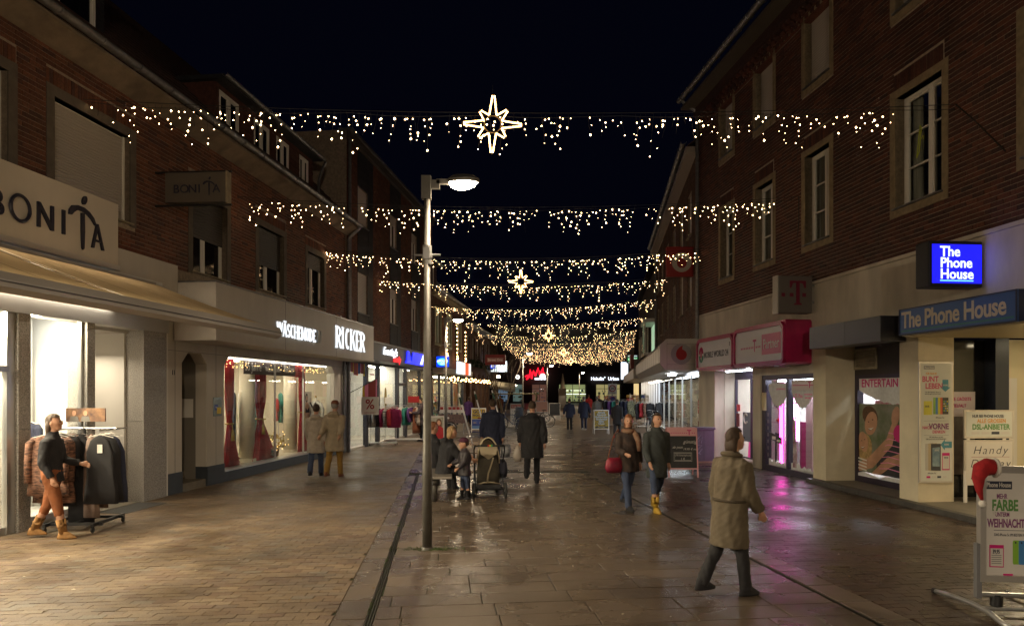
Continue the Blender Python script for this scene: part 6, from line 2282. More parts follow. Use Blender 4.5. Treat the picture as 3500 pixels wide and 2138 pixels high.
# near rail: T-arm stand with castors and a small photo board
rk = thing('clothes_rack', 'dark wheeled clothes stand with photo board in front of the white clothes shop window', 'clothes rack', (-6.30, 10.35, 0), .06)
f = MB()
f.box(-.40, .40, -.30, -.26, .085, .125).box(-.40, .40, .30, .34, .085, .125).box(-.03, .03, -.26, .30, .085, .125)
f.box(.30, .34, -.42, .50, .086, .13).box(-.36, -.32, -.42, .50, .086, .13)
f.cyl((0, 0, .12), (0, 0, 1.47), .02, n=8).box(-.02, .02, .06, .10, .12, 1.3)
f.build('base_frame', m_black, rk)
for x, y in ((.32, -.4), (.32, .48), (-.34, -.4), (-.34, .48)):
    c = MB()
    caster(c, x, y, .04)
    c.build('castor', m_rubber, rk)
MB().cyl((-.42, 0, 1.46), (.46, 0, 1.46), .016, n=8).cyl((.40, -.38, 1.45), (.40, .42, 1.45), .014, n=8).cyl((-.33, -.38, 1.45), (-.33, .42, 1.45), .014, n=8).cyl((.405, -.385, 1.45), (.405, -.42, 1.45), .02, n=8).build('rail', m_steel, rk)
bd = MB().box(-.26, .30, -.012, .012, 1.56, 1.76).build('photo_board', M('warm_photo', (.30, .16, .08), .4, col2=(.06, .03, .03), scale=7), rk)
MB().box(-.01, .01, -.01, .01, 1.47, 1.56).build('board_stem', m_steel, rk)
q = MB()
for x, c_ in ((-.14, 0), (.02, 0)):
    q.prism(oval(x, 1.685, .03, .038), -.018, -.0125)
q.build('face_print', m_skin_p, bd)
MB().prism([(-.21, 1.565), (-.07, 1.565), (-.09, 1.64), (-.19, 1.64)], -.016, -.0125).prism([(-.05, 1.565), (.09, 1.565), (.07, 1.64), (-.03, 1.64)], -.0165, -.0125).build('coat_print', c_grey, bd)
wr = lambda x, y: (-6.30 + x * .998 - y * .06, 10.35 + y * .998 + x * .06, 1.45)
for k, (x, y, w_, h_, mt, sl, fl_, lb, st) in enumerate((
        (.40, -.34, .42, .98, c_black, 0, 1.12, 'front black sleeveless dress with a white tag at the right end of the near stand', True),
        (.41, -.20, .42, .95, c_black, 0, 1.1, 'second black sleeveless dress on the near stand, half hidden by the front one', True),
        (.40, -.05, .42, 1.0, c_navy, 0, 1.1, 'third dark dress on the near stand, behind the black ones', True),
        (.12, -.06, .20, 1.22, c_beige, 0, 1.2, 'pale taupe trousers hanging beside the post of the near stand', True),
        (.19, .06, .18, 1.10, c_beige, 0, 1.2, 'second pale taupe trousers hanging behind the first', True),
        (-.04, -.02, .34, 1.30, c_black, 0, 1.1, 'long black dress hanging left of the post of the near stand', True),
        (-.33, -.34, .50, .86, c_tiger, .55, 1.15, 'front tiger patterned blouse jacket on the near stand', False),
        (-.32, -.20, .50, .98, c_tiger, .55, 1.1, 'second tiger patterned dress on the near stand', False),
        (-.30, -.06, .48, 1.05, c_black, .5, 1.1, 'black long coat hanging behind the tiger patterned pieces', False),
        (-.22, .10, .46, .9, c_beige, .5, 1.1, 'taupe cardigan at the back of the near stand', False))):
    g = garment(lb, wr(x, y), .06, w_, h_, mt, sl, .07, fl_, straps=st)
    if k == 0:
        MB().box(-.02, .05, -.052, -.047, -.32, -.20).build('price_tag', M('sign_white', (.62, .58, .54), .5), g)
# coats and stands inside the clothes shop, left edge
for k, (x, y, mt, lb) in enumerate(((-8.15, 9.7, c_navy, 'dark navy coat on show behind the glass door, left edge of the picture'), (-7.80, 9.15, c_black, 'black jacket hanging in front of the navy coat behind the glass door'), (-7.55, 10.95, c_navy, 'dark jacket showing between granite pier and tiger patterned clothes'))):
    garment(lb, (x, y, 1.95 if k < 2 else 1.6), -.3, .5, .95, mt, .55, .14, 1.1, group='coats in the clothes shop')
pd = thing('display_plinth', 'white display plinth with folded papers behind the glass door', 'plinth', (-8.0, 9.45, .03), FL.rz)
MB().box(-.5, .6, -.3, .3, 0, .75).build('block', m_int, pd)
MB().box(-.3, .4, -.2, .15, .751, .775).build('folded_cloth', c_grey, pd)


def wheeled_rail(label, x, y, rz, w, z):
    t = thing('clothes_rack', label, 'clothes rack', (x, y, 0), rz, 'wheeled clothes rails in the street')
    MB().cyl((-w / 2, 0, z), (w / 2, 0, z), .014, n=8).build('rail', m_steel, t)
    MB().cyl((-w / 2, 0, .1), (-w / 2, 0, z), .013, n=8).cyl((w / 2, 0, .1), (w / 2, 0, z), .013, n=8).build('upright', m_steel, t)
    MB().box(-w / 2 - .02, w / 2 + .02, -.22, .22, .09, .115).build('base_shelf', M('base_white', (.5, .48, .45), .5), t)
    for sx in (-1, 1):
        for sy in (-1, 1):
            c = MB()
            caster(c, sx * w / 2, sy * .2, .035)
            c.build('castor', m_rubber, t)
    return t


def fill_rail(x, y, rz, w, z, items, where, ang=1.25):
    n = len(items)
    for k, (mt, h, sl, nm) in enumerate(items):
        f = -w / 2 + .06 + (w - .12) * k / max(1, n - 1)
        garment('%s %s' % (nm, where), (x + cos(rz) * f, y + sin(rz) * f, z), rz + (ang if k not in (n - 1,) else .12), .42, h, mt, sl, .06, 1.08)


wheeled_rail('wheeled clothes rail under the percent board, nearer of the two on the left', -4.80, 26.2, .0, .95, 1.45)
fill_rail(-4.80, 26.2, .0, .95, 1.45, [(c_grey, .70, .4, 'grey blouse'), (c_white, .66, .4, 'white shirt'), (c_black, .68, .4, 'black jumper'), (c_mag, .70, .4, 'magenta jumper'), (c_stripe, .70, .4, 'black and white striped jumper'), (c_red, .66, .4, 'red blouse'), (c_mag, .72, .45, 'magenta quilted jacket')], 'on the left rail under the percent board', 1.1)
wheeled_rail('wheeled clothes rail beside the browsing person in the dark hat', -4.35, 28.3, .0, 1.5, 1.45)
fill_rail(-4.35, 28.3, .0, 1.5, 1.45, [(c_stripe, .7, .4, 'striped top'), (c_mag, .75, .45, 'magenta down jacket'), (c_mag, .72, .45, 'second magenta down jacket'), (c_white, .7, .4, 'white blouse'), (c_teal, .72, .4, 'teal jumper'), (c_violet, .6, .4, 'violet cardigan'), (c_brown, 1.05, 0, 'rust brown skirt'), (c_leaf, .72, .45, 'cream leaf patterned shirt')], 'on the rail beside the browsing person in the dark hat', .9)
for nm, x, y, z, mt in (('white and pink sale card over the left clothes rail', -4.95, 27.9, 1.68, m_white), ('red sale card over the right clothes rail', -3.95, 28.2, 1.72, m_red)):
    s = thing('sale_card', nm, 'sign', (x, y, 1.45), 0)
    MB().box(-.22, .22, -.006, .006, z - 1.6, z - 1.35).build('card', mt, s)
    MB().cyl((0, 0.008, 0), (0, .008, z - 1.5), .006, n=5).build('stem', m_steel, s)
wheeled_rail('wheeled clothes rail with teal clothes right of the gold notice board', 6.15, 40.5, .1, 1.6, 1.55)
fill_rail(6.15, 40.5, .1, 1.6, 1.55, [(c_black, .8, .4, 'black jacket'), (c_violet, .8, .4, 'violet jumper'), (c_teal, .9, .45, 'teal coat'), (c_teal, .85, .45, 'second teal coat'), (c_navy, .9, .4, 'navy dress'), (c_navy, .9, .4, 'second navy dress'), (c_plaid, .9, .4, 'plaid blouse')], 'on the teal rail at right', .5)
wheeled_rail('small clothes rail with a black jacket behind the bicycle at right', 7.35, 39., .1, .8, 1.45)
fill_rail(7.35, 39., .1, .8, 1.45, [(c_black, .9, .5, 'long black coat'), (c_red, .8, .4, 'red top'), (c_tiger, .8, .4, 'pink patterned blouse'), (c_black, .95, .5, 'black jacket')], 'on the small rail behind the bicycle', .5)
garment('black dress hanging at the dark doorway beside the small rail', (7.9, 37.6, 1.5), .2, .42, 1.0, c_black, .4)

# ------------------------------------------------------------------ lingerie window display
def at_left(Y, d, z=0.):
    return FL.w(L(Y * (1 + d / 8.21)), d, z)


bn = thing('window_banner', 'dark banner reading 35 Jahre Wäschemoden Ricker across the lingerie window', 'banner', at_left(16.5, .20, 2.43), FL.rz)
MB().box(0, 2.95, 0, .01, 0, .36).build('cloth', M('banner_dark', (.06, .035, .035), .6), bn)
m_bw = M('banner_print', (.70, .66, .64), .5)
text('35 Jahre', .30, m_bw, bn, .06, .09, -.001, .003, sx=.85, align='LEFT')
text('Wäschemoden', .19, m_bw, bn, 1.12, .09, -.001, .003, sx=.80, align='LEFT')
text('Ricker', .30, m_bw, bn, 2.20, .09, -.001, .003, sx=.85, align='LEFT')
MB().box(2.96, 3.5, .0, .01, -.02, .36).build('red_end', m_velvet, bn)
for k, (Y, lb) in enumerate(((16.62, 'round cream column between the first two velvet curtains'), (19.0, 'round cream column right of the second velvet curtain'))):
    t = thing('display_column', lb, 'column', at_left(Y, .55 + .1 * k, .24), 0, 'cream columns in the lingerie window')
    MB().sh().cyl((0, 0, 0), (0, 0, 2.62), .19, n=24).build('shaft', M('cream_column', (.66, .60, .46), .5), t)
    MB().cyl((0, 0, 0), (0, 0, .08), .23, n=24).build('base', M('cream_column', (.66, .60, .46), .5), t)


def bust(label, loc, rz, mat, arms=False):
    t = thing('bust_form', label, 'mannequin', loc, rz, 'bust forms in the windows')
    mb = MB().sh()
    mb.loft([((0, 0, .86), .13, .10), ((0, 0, .95), .165, .12), ((0, 0, 1.10), .125, .095), ((0, -.02, 1.28), .165, .125), ((0, 0, 1.40), .19, .10), ((0, 0, 1.46), .09, .07), ((0, 0, 1.52), .055, .055), ((0, 0, 1.58), .05, .05)], 20)
    mb.build('torso', M('mannequin_beige', (.62, .55, .45), .5), t)
    g = MB().sh()
    g.loft([((0, 0, .74), .21, .15), ((0, 0, .95), .195, .145), ((0, 0, 1.12), .15, .115), ((0, -.02, 1.28), .185, .14), ((0, 0, 1.41), .21, .115), ((0, 0, 1.47), .10, .085)], 24, wave=lambda i, a: .02 * sin(a * 7 + i))
    g.tube([(-.17, 0, 1.40), (-.25, .01, 1.2), (-.27, -.03, .95)], [.06, .055, .045], 10).tube([(.17, 0, 1.40), (.25, .01, 1.2), (.27, -.03, .95)], [.06, .055, .045], 10)
    g.build('shirt', mat, t)
    MB().cyl((0, 0, 0), (0, 0, .86), .015, n=8).cyl((0, 0, 0), (0, 0, .015), .15, n=16).build('stand', m_steel, t)
    MB().sh().ball((0, 0, 1.6), .035, 10, 6).build('neck_cap', m_gold, t)
    MB().prism([(-.12, 1.42), (-.09, 1.44), (.0, 1.30), (.09, 1.44), (.12, 1.42), (.02, 1.24), (-.02, 1.24)], -.16, -.145).build('bow', m_black, t)
    return t


bust('bust form in a white shirt with crossed black ribbon in the lingerie window', at_left(20.75, .55, .24), -.3, c_white)
for Y, d, mt, h, lb in ((16.0, .7, c_navy, 1.5, 'long blue nightgown behind the first velvet curtain'), (16.25, 1.0, c_white, 1.3, 'white nightgown left of the first cream column'), (17.0, .9, cloth_mat('pale_teal_cloth', (.25, .42, .42)), 1.6, 'long pale teal nightgown right of the first cream column'),
                        (18.1, 1.3, c_red, .7, 'red negligee on the wall in the middle of the lingerie window'), (18.35, 1.2, c_teal, .9, 'teal nightshirt in the middle of the lingerie window'), (18.55, 1.2, c_white, .8, 'short white nightshirt beside the teal one')):
    garment(lb, at_left(Y, d, 2.05 if h > .8 else 1.9), FL.rz + .5, .44, h, mt, .3 if h < 1.4 else 0, .10, 1.15, group='nightwear in the lingerie window')
t = thing('lingerie_rail', 'rail of small coloured underwear in the middle of the lingerie window', 'clothes rail', at_left(18.2, 1.7, .24), FL.rz)
MB().cyl((0, 0, 1.5), (1.5, 0, 1.5), .012, n=6).cyl((0, 0, 0), (0, 0, 1.5), .012, n=6).cyl((1.5, 0, 0), (1.5, 0, 1.5), .012, n=6).build('rail_frame', m_steel, t)
q = MB()
for k in range(16):
    q.m(k % 4).prism([(.05 + .09 * k, 1.46), (.12 + .09 * k, 1.46), (.13 + .09 * k, 1.22), (.09 + .09 * k, 1.15), (.04 + .09 * k, 1.22)], -.05 + .02 * (k % 3), -.02 + .02 * (k % 3))
q.build('underwear', [c_teal, c_navy, c_mag, c_black], t, kind='stuff')
po = thing('photo_board', 'photo board of a dark haired woman in black underwear beside the bust form', 'poster', at_left(19.75, .75, .95), FL.rz)
MB().box(0, .75, 0, .02, 0, 1.05).build('sheet', M('pale_photo', (.55, .48, .42), .5), po)
MB().prism(oval(.36, .86, .10, .14), -.005, -.0005).build('hair_print', M('printed_dark_hair', (.03, .015, .012), .6), po)
MB().prism(oval(.37, .85, .055, .08), -.009, -.0055).prism([(.18, 0), (.6, 0), (.56, .55), (.45, .72), (.30, .72), (.2, .55)], -.0085, -.0055).build('skin_print', m_skin_p, po)
MB().prism([(.24, .40), (.54, .40), (.52, .56), (.39, .47), (.26, .56)], -.013, -.0095).prism([(.2, .0), (.6, 0), (.58, .16), (.22, .16)], -.0128, -.0095).build('underwear_print', c_black, po)
t = thing('wreath_basket', 'gold dried flower wreath with fairy lights on the lingerie window floor', 'decoration', at_left(18.0, .55, .24), 0)
q = MB()
for k in range(150):
    a = rr.uniform(0, 2 * pi)
    q.ball((cos(a) * .26 + rr.gauss(0, .05), sin(a) * .2 + rr.gauss(0, .04), .38 + rr.gauss(0, .06) + .12 * sin(a)), rr.uniform(.015, .035), 5, 3)
q.build('dried_flowers', m_gold, t)
q = MB()
for k in range(26):
    a = rr.uniform(0, 2 * pi)
    q.ball((cos(a) * .30 + rr.gauss(0, .06), sin(a) * .24, .40 + rr.gauss(0, .10)), .008, 5, 3)
q.build('fairy_lights', m_bulb2, t, kind='stuff')
MB().cyl((0, 0, 0), (0, 0, .28), .13, .17, 12).build('basket', M('wicker', (.18, .10, .04), .8), t)
for Y, d, mts, lb in ((16.05, .42, (c_red, c_navy, c_white), 'heap of red, navy and white folded linen at the near end of the lingerie window'), (17.75, .34, (c_white, cloth_mat('pale_teal_cloth', (.25, .42, .42)), c_white), 'heap of white and pale blue folded linen in the lingerie window')):
    t = thing('linen_heap', lb, 'folded linen', at_left(Y, d, .24), FL.rz)
    for k in range(7):
        MB().sh().loft([((rr.uniform(-.05, .3), rr.uniform(-.06, .1), .03 + .035 * k), .14, .07), ((rr.uniform(-.05, .3), rr.uniform(-.06, .1), .07 + .035 * k), .12, .06)], 12, wave=lambda i, a: .15 * sin(a * 3 + i)).build('folded_piece', mts[k % 3], t)
q = MB()
for k in range(120):
    q.ball((rr.uniform(L(15.8), L(22)), rr.uniform(.16, .3), 2.62 + rr.uniform(-.06, .12)), .007, 5, 3)
fl_ = q.build('fairy_lights', m_bulb2, None, loc=FL.loc, rotz=FL.rz, label='fairy lights and fir sprigs along the top of the lingerie window', cat='fairy lights')

# small lit trees behind the upper windows
for Y, z in ((15.0, 4.55), (18.0, 4.6), (20.9, 4.6)):
    pass

# ------------------------------------------------------------------ boards and stands
def a_board(label, x, y, rz, w, h, leg, face_mat, frame_mat, lean=.16, name='a_board', two=True):
    """pavement A-board; local -y is the front"""
    t = thing(name, label, 'pavement sign', (x, y, 0), rz)
    front = link('front_panel', MB().box(-w / 2 + .03, w / 2 - .03, -.012, .012, leg + .03, leg + h - .03).mesh('front_panel', face_mat), t, loc=(0, -.30 * 1, 0), rot=(-lean, 0, 0))
    MB().box(-w / 2, -w / 2 + .03, -.018, .018, .0, leg + h).box(w / 2 - .03, w / 2, -.018, .018, .0, leg + h).box(-w / 2 + .03, w / 2 - .03, -.018, .018, leg + h - .03, leg + h).box(-w / 2 + .03, w / 2 - .03, -.018, .018, leg, leg + .03).build('frame', frame_mat, front)
    if two:
        bk = link('back_panel', MB().box(-w / 2, -w / 2 + .03, -.015, .015, 0, leg + h).box(w / 2 - .03, w / 2, -.015, .015, 0, leg + h).box(-w / 2 + .03, w / 2 - .03, -.01, .01, leg, leg + h).mesh('back_panel', frame_mat), t, loc=(0, .30, 0), rot=(lean, 0, 0))
    return t, front


m_chalk = M('chalk_line', (.55, .52, .50), .9)
m_board = M('chalkboard', (.022, .022, .024), .55, var=.3, scale=6)
m_pinkf = M('pale_pink_lacquer', (.68, .34, .36), .4)
t, f = a_board('pink framed chalkboard stand with a magenta T and chalk writing', 4.02, 16.7, -.05, .70, .98, .19, m_board, m_pinkf, .17)
MB().box(-.32, .32, -.03, -.0185, .97, 1.16).build('header', m_pinkf, f)
text('T', .17, m_mag, f, .16, .995, -.031, .003, bold=.02, name='letter_mark')
q = MB()
for k in range(13):
    if k in (9, 10): continue
    q.box(-.27 + k * .045, -.25 + k * .045, -.034, -.0305, 1.03, 1.05)
q.build('dots', m_mag, f, kind='stuff')
text('günstig', .11, m_chalk, f, .17, .80, -.0125, .003, shear=.3)
text('19,95 € mtl.', .07, m_chalk, f, .18, .64, -.0125, .003, shear=.3)
text('ab jetzt', .08, m_chalk, f, -.12, .68, -.0125, .003, shear=.3)
text('LTE-Smartphone', .055, m_chalk, f, .0, .50, -.0125, .003)
text('1 €', .07, m_chalk, f, .0, .41, -.0125, .003)
q = MB()
for r_, o_ in ((.21, .0), (.19, .02)):
    q.tube([(-r_, -.014, .38 + o_), (-r_, -.014, .58 - o_), (r_, -.014, .58 - o_), (r_, -.014, .38 + o_)], .005, 4, closed=True)
q.build('chalk_frame', m_chalk, f, kind='stuff')

t, f = a_board('black notice board with yellow chalk lettering and silver frame on the right of the street', 4.25, 33.6, .0, .72, .92, .22, M('black_yellow_print', (.015, .015, .015), .5, col2=(.55, .38, .03), scale=16, detail=5), m_alu, .10)
m_pb = M('pale_blue_print', (.45, .6, .8), .6)
for k, s_ in enumerate(('Altgold', 'Zahngold', 'Goldmünzen', 'Goldankauf', 'Silber', 'Uhren')):
    text(s_, .115, m_pb, f, 0, .98 - k * .105, -.0125, .004, bold=.02)
MB().box(-.3, .3, -.016, -.0125, .28, .36).build('dark_strip', m_black, f)
text('Uhrmacher', .075, m_chalk, f, 0, .295, -.0165, .003)

m_boardw = M('board_white', (.60, .57, .53), .45)
t, f = a_board('white and blue stand advertising Gold Wochen beside the man in a dark jacket', -1.63, 34.6, .0, .72, 1.05, .16, m_boardw, m_alu, .08, two=False)
MB().box(-.33, .33, -.02, -.0125, .68, 1.16).build('yellow_field', M('gold_yellow', (.55, .38, .02), .5), f)
MB().box(-.33, .33, -.02, -.0125, .34, .66).build('blue_field', M('navy_print', (.03, .06, .28), .5), f)
MB().box(-.33, .33, -.019, -.0125, .20, .34).build('pale_blue_field', M('sky_print', (.12, .25, .5), .5), f)
m_np = M('navy_letters', (.02, .025, .10), .5)
text('GOLD', .22, m_np, f, .02, .96, -.0205, .004, bold=.03, sx=.95)
text('WOCHEN', .15, m_np, f, .02, .80, -.0205, .004, bold=.03, sx=.95)
MB().box(-.05, .31, -.026, -.0205, .69, .75).build('red_strip', m_red, f)
for x in (-.18, .12):
    MB().box(x - .1, x + .12, -.024, -.0205, .44, .60).build('price_field', M('navy_print2', (.05, .10, .38), .5), f)
    text('299,-', .08, M('gold_yellow', (.55, .38, .02), .5), f, x, .46, -.0245, .003, bold=.02)
MB().box(-.42, .42, -.25, .3, 0, .06).build('base', M('blue_base', (.04, .05, .13), .5), t)

t, f = a_board('poster board with a smiling girl in a pink jacket behind the second lamp post', -2.95, 27.4, .1, .62, 1.0, .06, M('girl_photo_field', (.16, .17, .12), .5, col2=(.42, .40, .36), scale=2.5), m_boardw, .06, two=False)
MB().prism(oval(.10, .82, .11, .15), -.018, -.0125).prism([(.0, .82), (.02, .5), (.10, .5), (.2, .55), (.22, .8)], -.0175, -.0125).build('hair_print', m_hair_p, f)
MB().prism(oval(.10, .80, .065, .09), -.022, -.0185).build('face_print', m_skin_p, f)
MB().prism([(-.2, .2), (.28, .2), (.26, .6), (.15, .68), (-.02, .66), (-.18, .5)], -.020, -.0185).build('jacket_print', c_red, f)

t, f = a_board('white stand headed Street One with numbered lines beside the blue grey bollard', .22, 40.5, .0, .62, 1.18, .12, m_boardw, m_boardw, .05, two=False)
MB().box(-.28, .28, -.02, -.0125, 1.06, 1.26).build('red_header', m_red, f)
text('Street One', .125, m_boardw, f, 0, 1.12, -.0205, .003, bold=.015, sx=.85)
for k in range(4):
    text('%d  Teile' % (k + 1), .11, m_np, f, -.22, .86 - .17 * k, -.0125, .003, align='LEFT', bold=.01)
a_board('dark A-board with white frame near the bookshop window on the left', -3.6, 37.5, .5, .55, .95, .05, m_board, m_boardw, .18)
a_board('small white and red menu board behind the bicycles', 1.85, 45, .2, .8, .7, .7, M('salmon_board', (.5, .25, .18), .5), m_boardw, .05, two=False)
a_board('black menu board with a pale frame beside the thin lamp post', 3.0, 50, .1, .8, .9, .3, m_board, m_boardw, .08, two=False)
a_board('leaning pale board in front of the dark far shops', 7.0, 98, .2, 1.0, 2.3, .2, m_boardw, m_boardw, .2)
# sale card baskets at the warm shop
bk = thing('sale_baskets', 'row of white sale cards with red heads over baskets at the warm shop', 'sale display', (-3.35, 32.6, 0), .1)
for k in range(6):
    c_ = MB().box(k * .19, k * .19 + .17, -.01, .01, 1.02, 1.32).build('card', m_boardw, bk)
    MB().box(k * .19 + .01, k * .19 + .16, -.016, -.0105, 1.17, 1.30).build('red_field', m_red, c_)
MB().box(-.05, 1.2, -.2, .25, .55, .95).build('basket', M('wire_basket', (.2, .12, .1), .6, col2=(.05, .03, .03), scale=20), bk)
MB().cyl((0, 0, 0), (0, 0, .55), .02, n=6).cyl((1.1, 0, 0), (1.1, 0, .55), .02, n=6).build('leg', m_steel, bk, kind='stuff')

# near display stand with the red hat
st_ = thing('poster_stand', 'large snap frame poster stand on curved feet, cut off at the right edge', 'pavement sign', (4.22, 6.32, 0), -.12)
fr = MB()
fr.box(-.02, .66, -.035, .035, .30, .36).box(-.02, .66, -.035, .035, 1.28, 1.335).box(-.02, .03, -.035, .035, .36, 1.28).box(.605, .66, -.035, .035, .36, 1.28)
fr.build('snap_frame', M('silver_frame', (.55, .52, .50), .3, .6), st_)
sh = MB().box(.035, .845, -.012, .012, .36, 1.28).build('poster_sheet', M('poster_grey', (.62, .59, .56), .4), st_)
sh.scale = (.72, 1, 1)
MB().cyl((-.025, 0, .18), (.68, 0, .18), .022, n=10).build('lower_bar', m_alu, st_)
for x in (-.035, .66):
    MB().box(x - .012, x + .03, -.03, .03, .15, .64).build('side_bracket', M('bracket_grey', (.16, .16, .17), .5), st_)
for x in (.13, .52):
    q = MB().sh()
    for k in range(7):
        q.ring((x, 0, .015 + .075 + .012 * k + .0), .045, .009, 16, 5, 'z')
    q.cyl((x, 0, .08), (x, 0, .18), .034, n=12)
    q.build('spring', m_black, st_)
    MB().cyl((x, 0, .06), (x, 0, .09), .015, n=8).build('bolt', m_steel, st_)
for x in (-.06, .62):
    pth = [(x + .06, -.56, .025), (x + .05, -.36, .035), (x + .05, -.16, .065), (x + .03, .1, .07), (x, .36, .055), (x - .04, .62, .03)]
    ft = MB().sh().tube(pth, .024, 8).build('foot', m_alu, st_)
    MB().cyl(pth[0], (pth[0][0], pth[0][1] - .04, .024), .029, n=10).cyl(pth[-1], (pth[-1][0] - .003, pth[-1][1] + .04, .027), .029, n=10).build('end_cap', m_black, ft)
MB().cyl((-.02, 0, .055), (.66, 0, .055), .018, n=8).build('cross_bar', m_alu, st_)
m_pdk = M('poster_navy_strip', (.03, .035, .06), .4)
m_pgr = M('poster_green', (.10, .26, .07), .4)
m_ppu = M('poster_purple', (.20, .05, .17), .4)
hd = MB().box(.04, .35, -.016, -.0125, 1.13, 1.20).build('dark_field', m_pdk, sh)
text('Phone House', .06, m_boardw, hd, .195, 1.148, -.0165, .002, bold=.02, sx=.86)
text('MEHR', .062, m_ppu, sh, .235, 1.045, -.0125, .002, bold=.02, sx=.75)
text('FARBE', .135, m_pgr, sh, .27, .94, -.0125, .002, bold=.035, sx=.80)
text('UNTERM', .055, m_ppu, sh, .24, .885, -.0125, .002, bold=.02, sx=.75)
text('WEIHNACHTSBAUM', .105, m_ppu, sh, .395, .79, -.0125, .002, bold=.03, sx=.68)
text('DAS iPhone 5c IM BESTEN NETZ.', .036, m_pdk, sh, .35, .71, -.0125, .002, sx=.8)
MB().box(.14, .66, -.0145, -.0125, .760, .764).build('dotted_line', m_pdk, sh)
m_ph = [M('phone_%s' % n_, c_, .35) for n_, c_ in (('green', (.22, .42, .05)), ('blue', (.06, .20, .45)), ('yellow', (.60, .55, .04)), ('coral', (.60, .12, .06)), ('black', (.02, .02, .025)))]
for k in range(5):
    x = .36 + k * .066
    w_ = .09 if k < 4 else .13
    ps = MB().prism([(x + .008, .46), (x + w_ - .008, .46), (x + w_, .472), (x + w_, .662), (x + w_ - .008, .674), (x + .008, .674), (x, .662), (x, .472)], -.016 - .003 * k, -.0135 - .003 * k).build('phone_print', m_ph[k], sh)
    if k < 4:
        MB().prism(oval(x + .03, .655, .009, .009), -.0195 - .003 * k, -.0165 - .003 * k).build('lens_print', m_pdk, ps)
    else:
        q = MB()
        for r_ in range(4):
            for c_ in range(3):
                q.m((r_ + c_) % 4).box(x + .018 + c_ * .034, x + .043 + c_ * .034, -.0315, -.0285, .50 + r_ * .036, .525 + r_ * .036)
        q.build('icons', m_ph[:3] + [m_boardw], ps, kind='stuff')
pr = MB().box(.09, .255, -.015, -.0125, .43, .63).build('price_card', m_mag, sh)
MB().box(.10, .245, -.0175, -.0155, .44, .60).build('white_field', m_boardw, pr)
text('39,95', .05, m_pdk, pr, .165, .555, -.018, .002, bold=.03, sx=.75)
q = MB()
for k in range(5):
    q.box(.11, .225, -.0195, -.018, .535 - k * .018, .541 - k * .018)
q.build('small_print', M('poster_grey_print', (.2, .2, .2), .5), pr, kind='stuff')
text('iPhone 5c', .05, m_pdk, sh, .58, .41, -.0125, .002, sx=.9)
for k in range(4):
    MB().box(.25 + k * .14, .36 + k * .14, -.015, -.0125, .335, .375).build('badge', (m_mag, m_boardw, m_pdk, m_boardw)[k], sh)
MB().prism([(.74, .98), (.78, .92), (.78, .95), (.86, .95), (.86, 1.07), (.78, 1.07), (.78, 1.02)], -.015, -.0125).build('blue_arrow', M('poster_blue', (.03, .16, .35), .4), sh)
q = MB()
for cx, cz, r_ in ((.52, 1.08, .045), (.60, 1.11, .03), (.15, .93, .035)):
    for k in range(3):
        a = k * pi / 3
        q.tube([(cx - cos(a) * r_, -.0135, cz - sin(a) * r_), (cx + cos(a) * r_, -.0135, cz + sin(a) * r_)], .004, 4)
q.build('snowflake_print', m_boardw, sh, kind='stuff')
hat = thing('santa_hat', 'red santa hat with white brim and bobble on the corner of the poster stand', 'hat', (4.22, 6.30, 1.28), -.12)
q = MB().sh()
q.tube([(.095, 0, .045), (.04, -.01, .05), (-.025, -.035, .03), (-.06, -.05, -.05), (-.055, -.055, -.15), (-.03, -.055, -.245)], [.068, .078, .072, .052, .03, .012], 16)
q.build('felt', M('santa_red', (.32, .008, .012), .9, var=.25, scale=16), hat)
m_fur = M('white_fur', (.62, .58, .54), .95, bump=1., bscale=90)
MB().sh().ring((.105, 0, .04), .068, .02, 20, 8, 'x').build('brim', m_fur, hat)
MB().sh().ball((-.028, -.06, -.275), .034, 12, 8).build('bobble', m_fur, hat)

# poster on the pier, and the handwritten board in the porch
po = thing('framed_poster', 'tall framed phone poster on the cream pier reading BUNT LEBEN', 'poster', (7.055, 12.205, .42), .10)
W_ = .63
MB().box(0, W_, -.035, -.005, 0, 2.1).build('snap_frame', M('silver_frame', (.55, .52, .50), .3, .6), po)
sh = MB().box(.03, W_ - .03, -.040, -.0355, .03, 2.07).build('poster_sheet', M('poster_pale', (.62, .63, .58), .4), po)
Y_ = -.0405
m_ppk = M('poster_pink', (.52, .07, .16), .4)
m_por = M('poster_orange', (.65, .28, .03), .4)
m_pbl = M('poster_teal_blue', (.05, .24, .33), .4)
MB().box(.08, .28, Y_ - .002, Y_, 1.97, 2.03).build('dark_field', M('poster_grey_field', (.25, .25, .27), .4), sh)
text('Phone House', .04, m_boardw, sh, .18, 1.985, Y_ - .0025, .002, sx=.8, bold=.02)
text('FÜR NUR 0€', .045, m_por, sh, .22, 1.88, Y_, .002, sx=.8, bold=.02)
text('BUNT', .135, m_ppk, sh, .20, 1.755, Y_, .002, bold=.03, sx=.85)
text('LEBEN', .135, m_ppk, sh, .27, 1.635, Y_, .002, bold=.03, sx=.85)
text('DAS BRANDNEUE iPhone 5c', .03, m_pdk, sh, .25, 1.565, Y_, .002, sx=.8)
text('MIT 0€ NETZ ALLNET-FLAT', .03, m_pdk, sh, .25, 1.53, Y_, .002, sx=.8)
def arrow_down(cx, cz, rot, nm='99,99€'):
    p = [(-.055, .10), (.055, .10), (.055, -.03), (.095, -.03), (0, -.11), (-.095, -.03), (-.055, -.03)]
    p = [(cx + a * cos(rot) - b * sin(rot), cz + a * sin(rot) + b * cos(rot)) for a, b in p]
    ar = MB().prism(p, Y_ - .002, Y_).build('blue_arrow', m_pbl, sh)
    text(nm, .04, m_boardw, ar, cx, cz - .01, Y_ - .0025, .002, bold=.02, sx=.75)
arrow_down(.48, 1.69, 0)
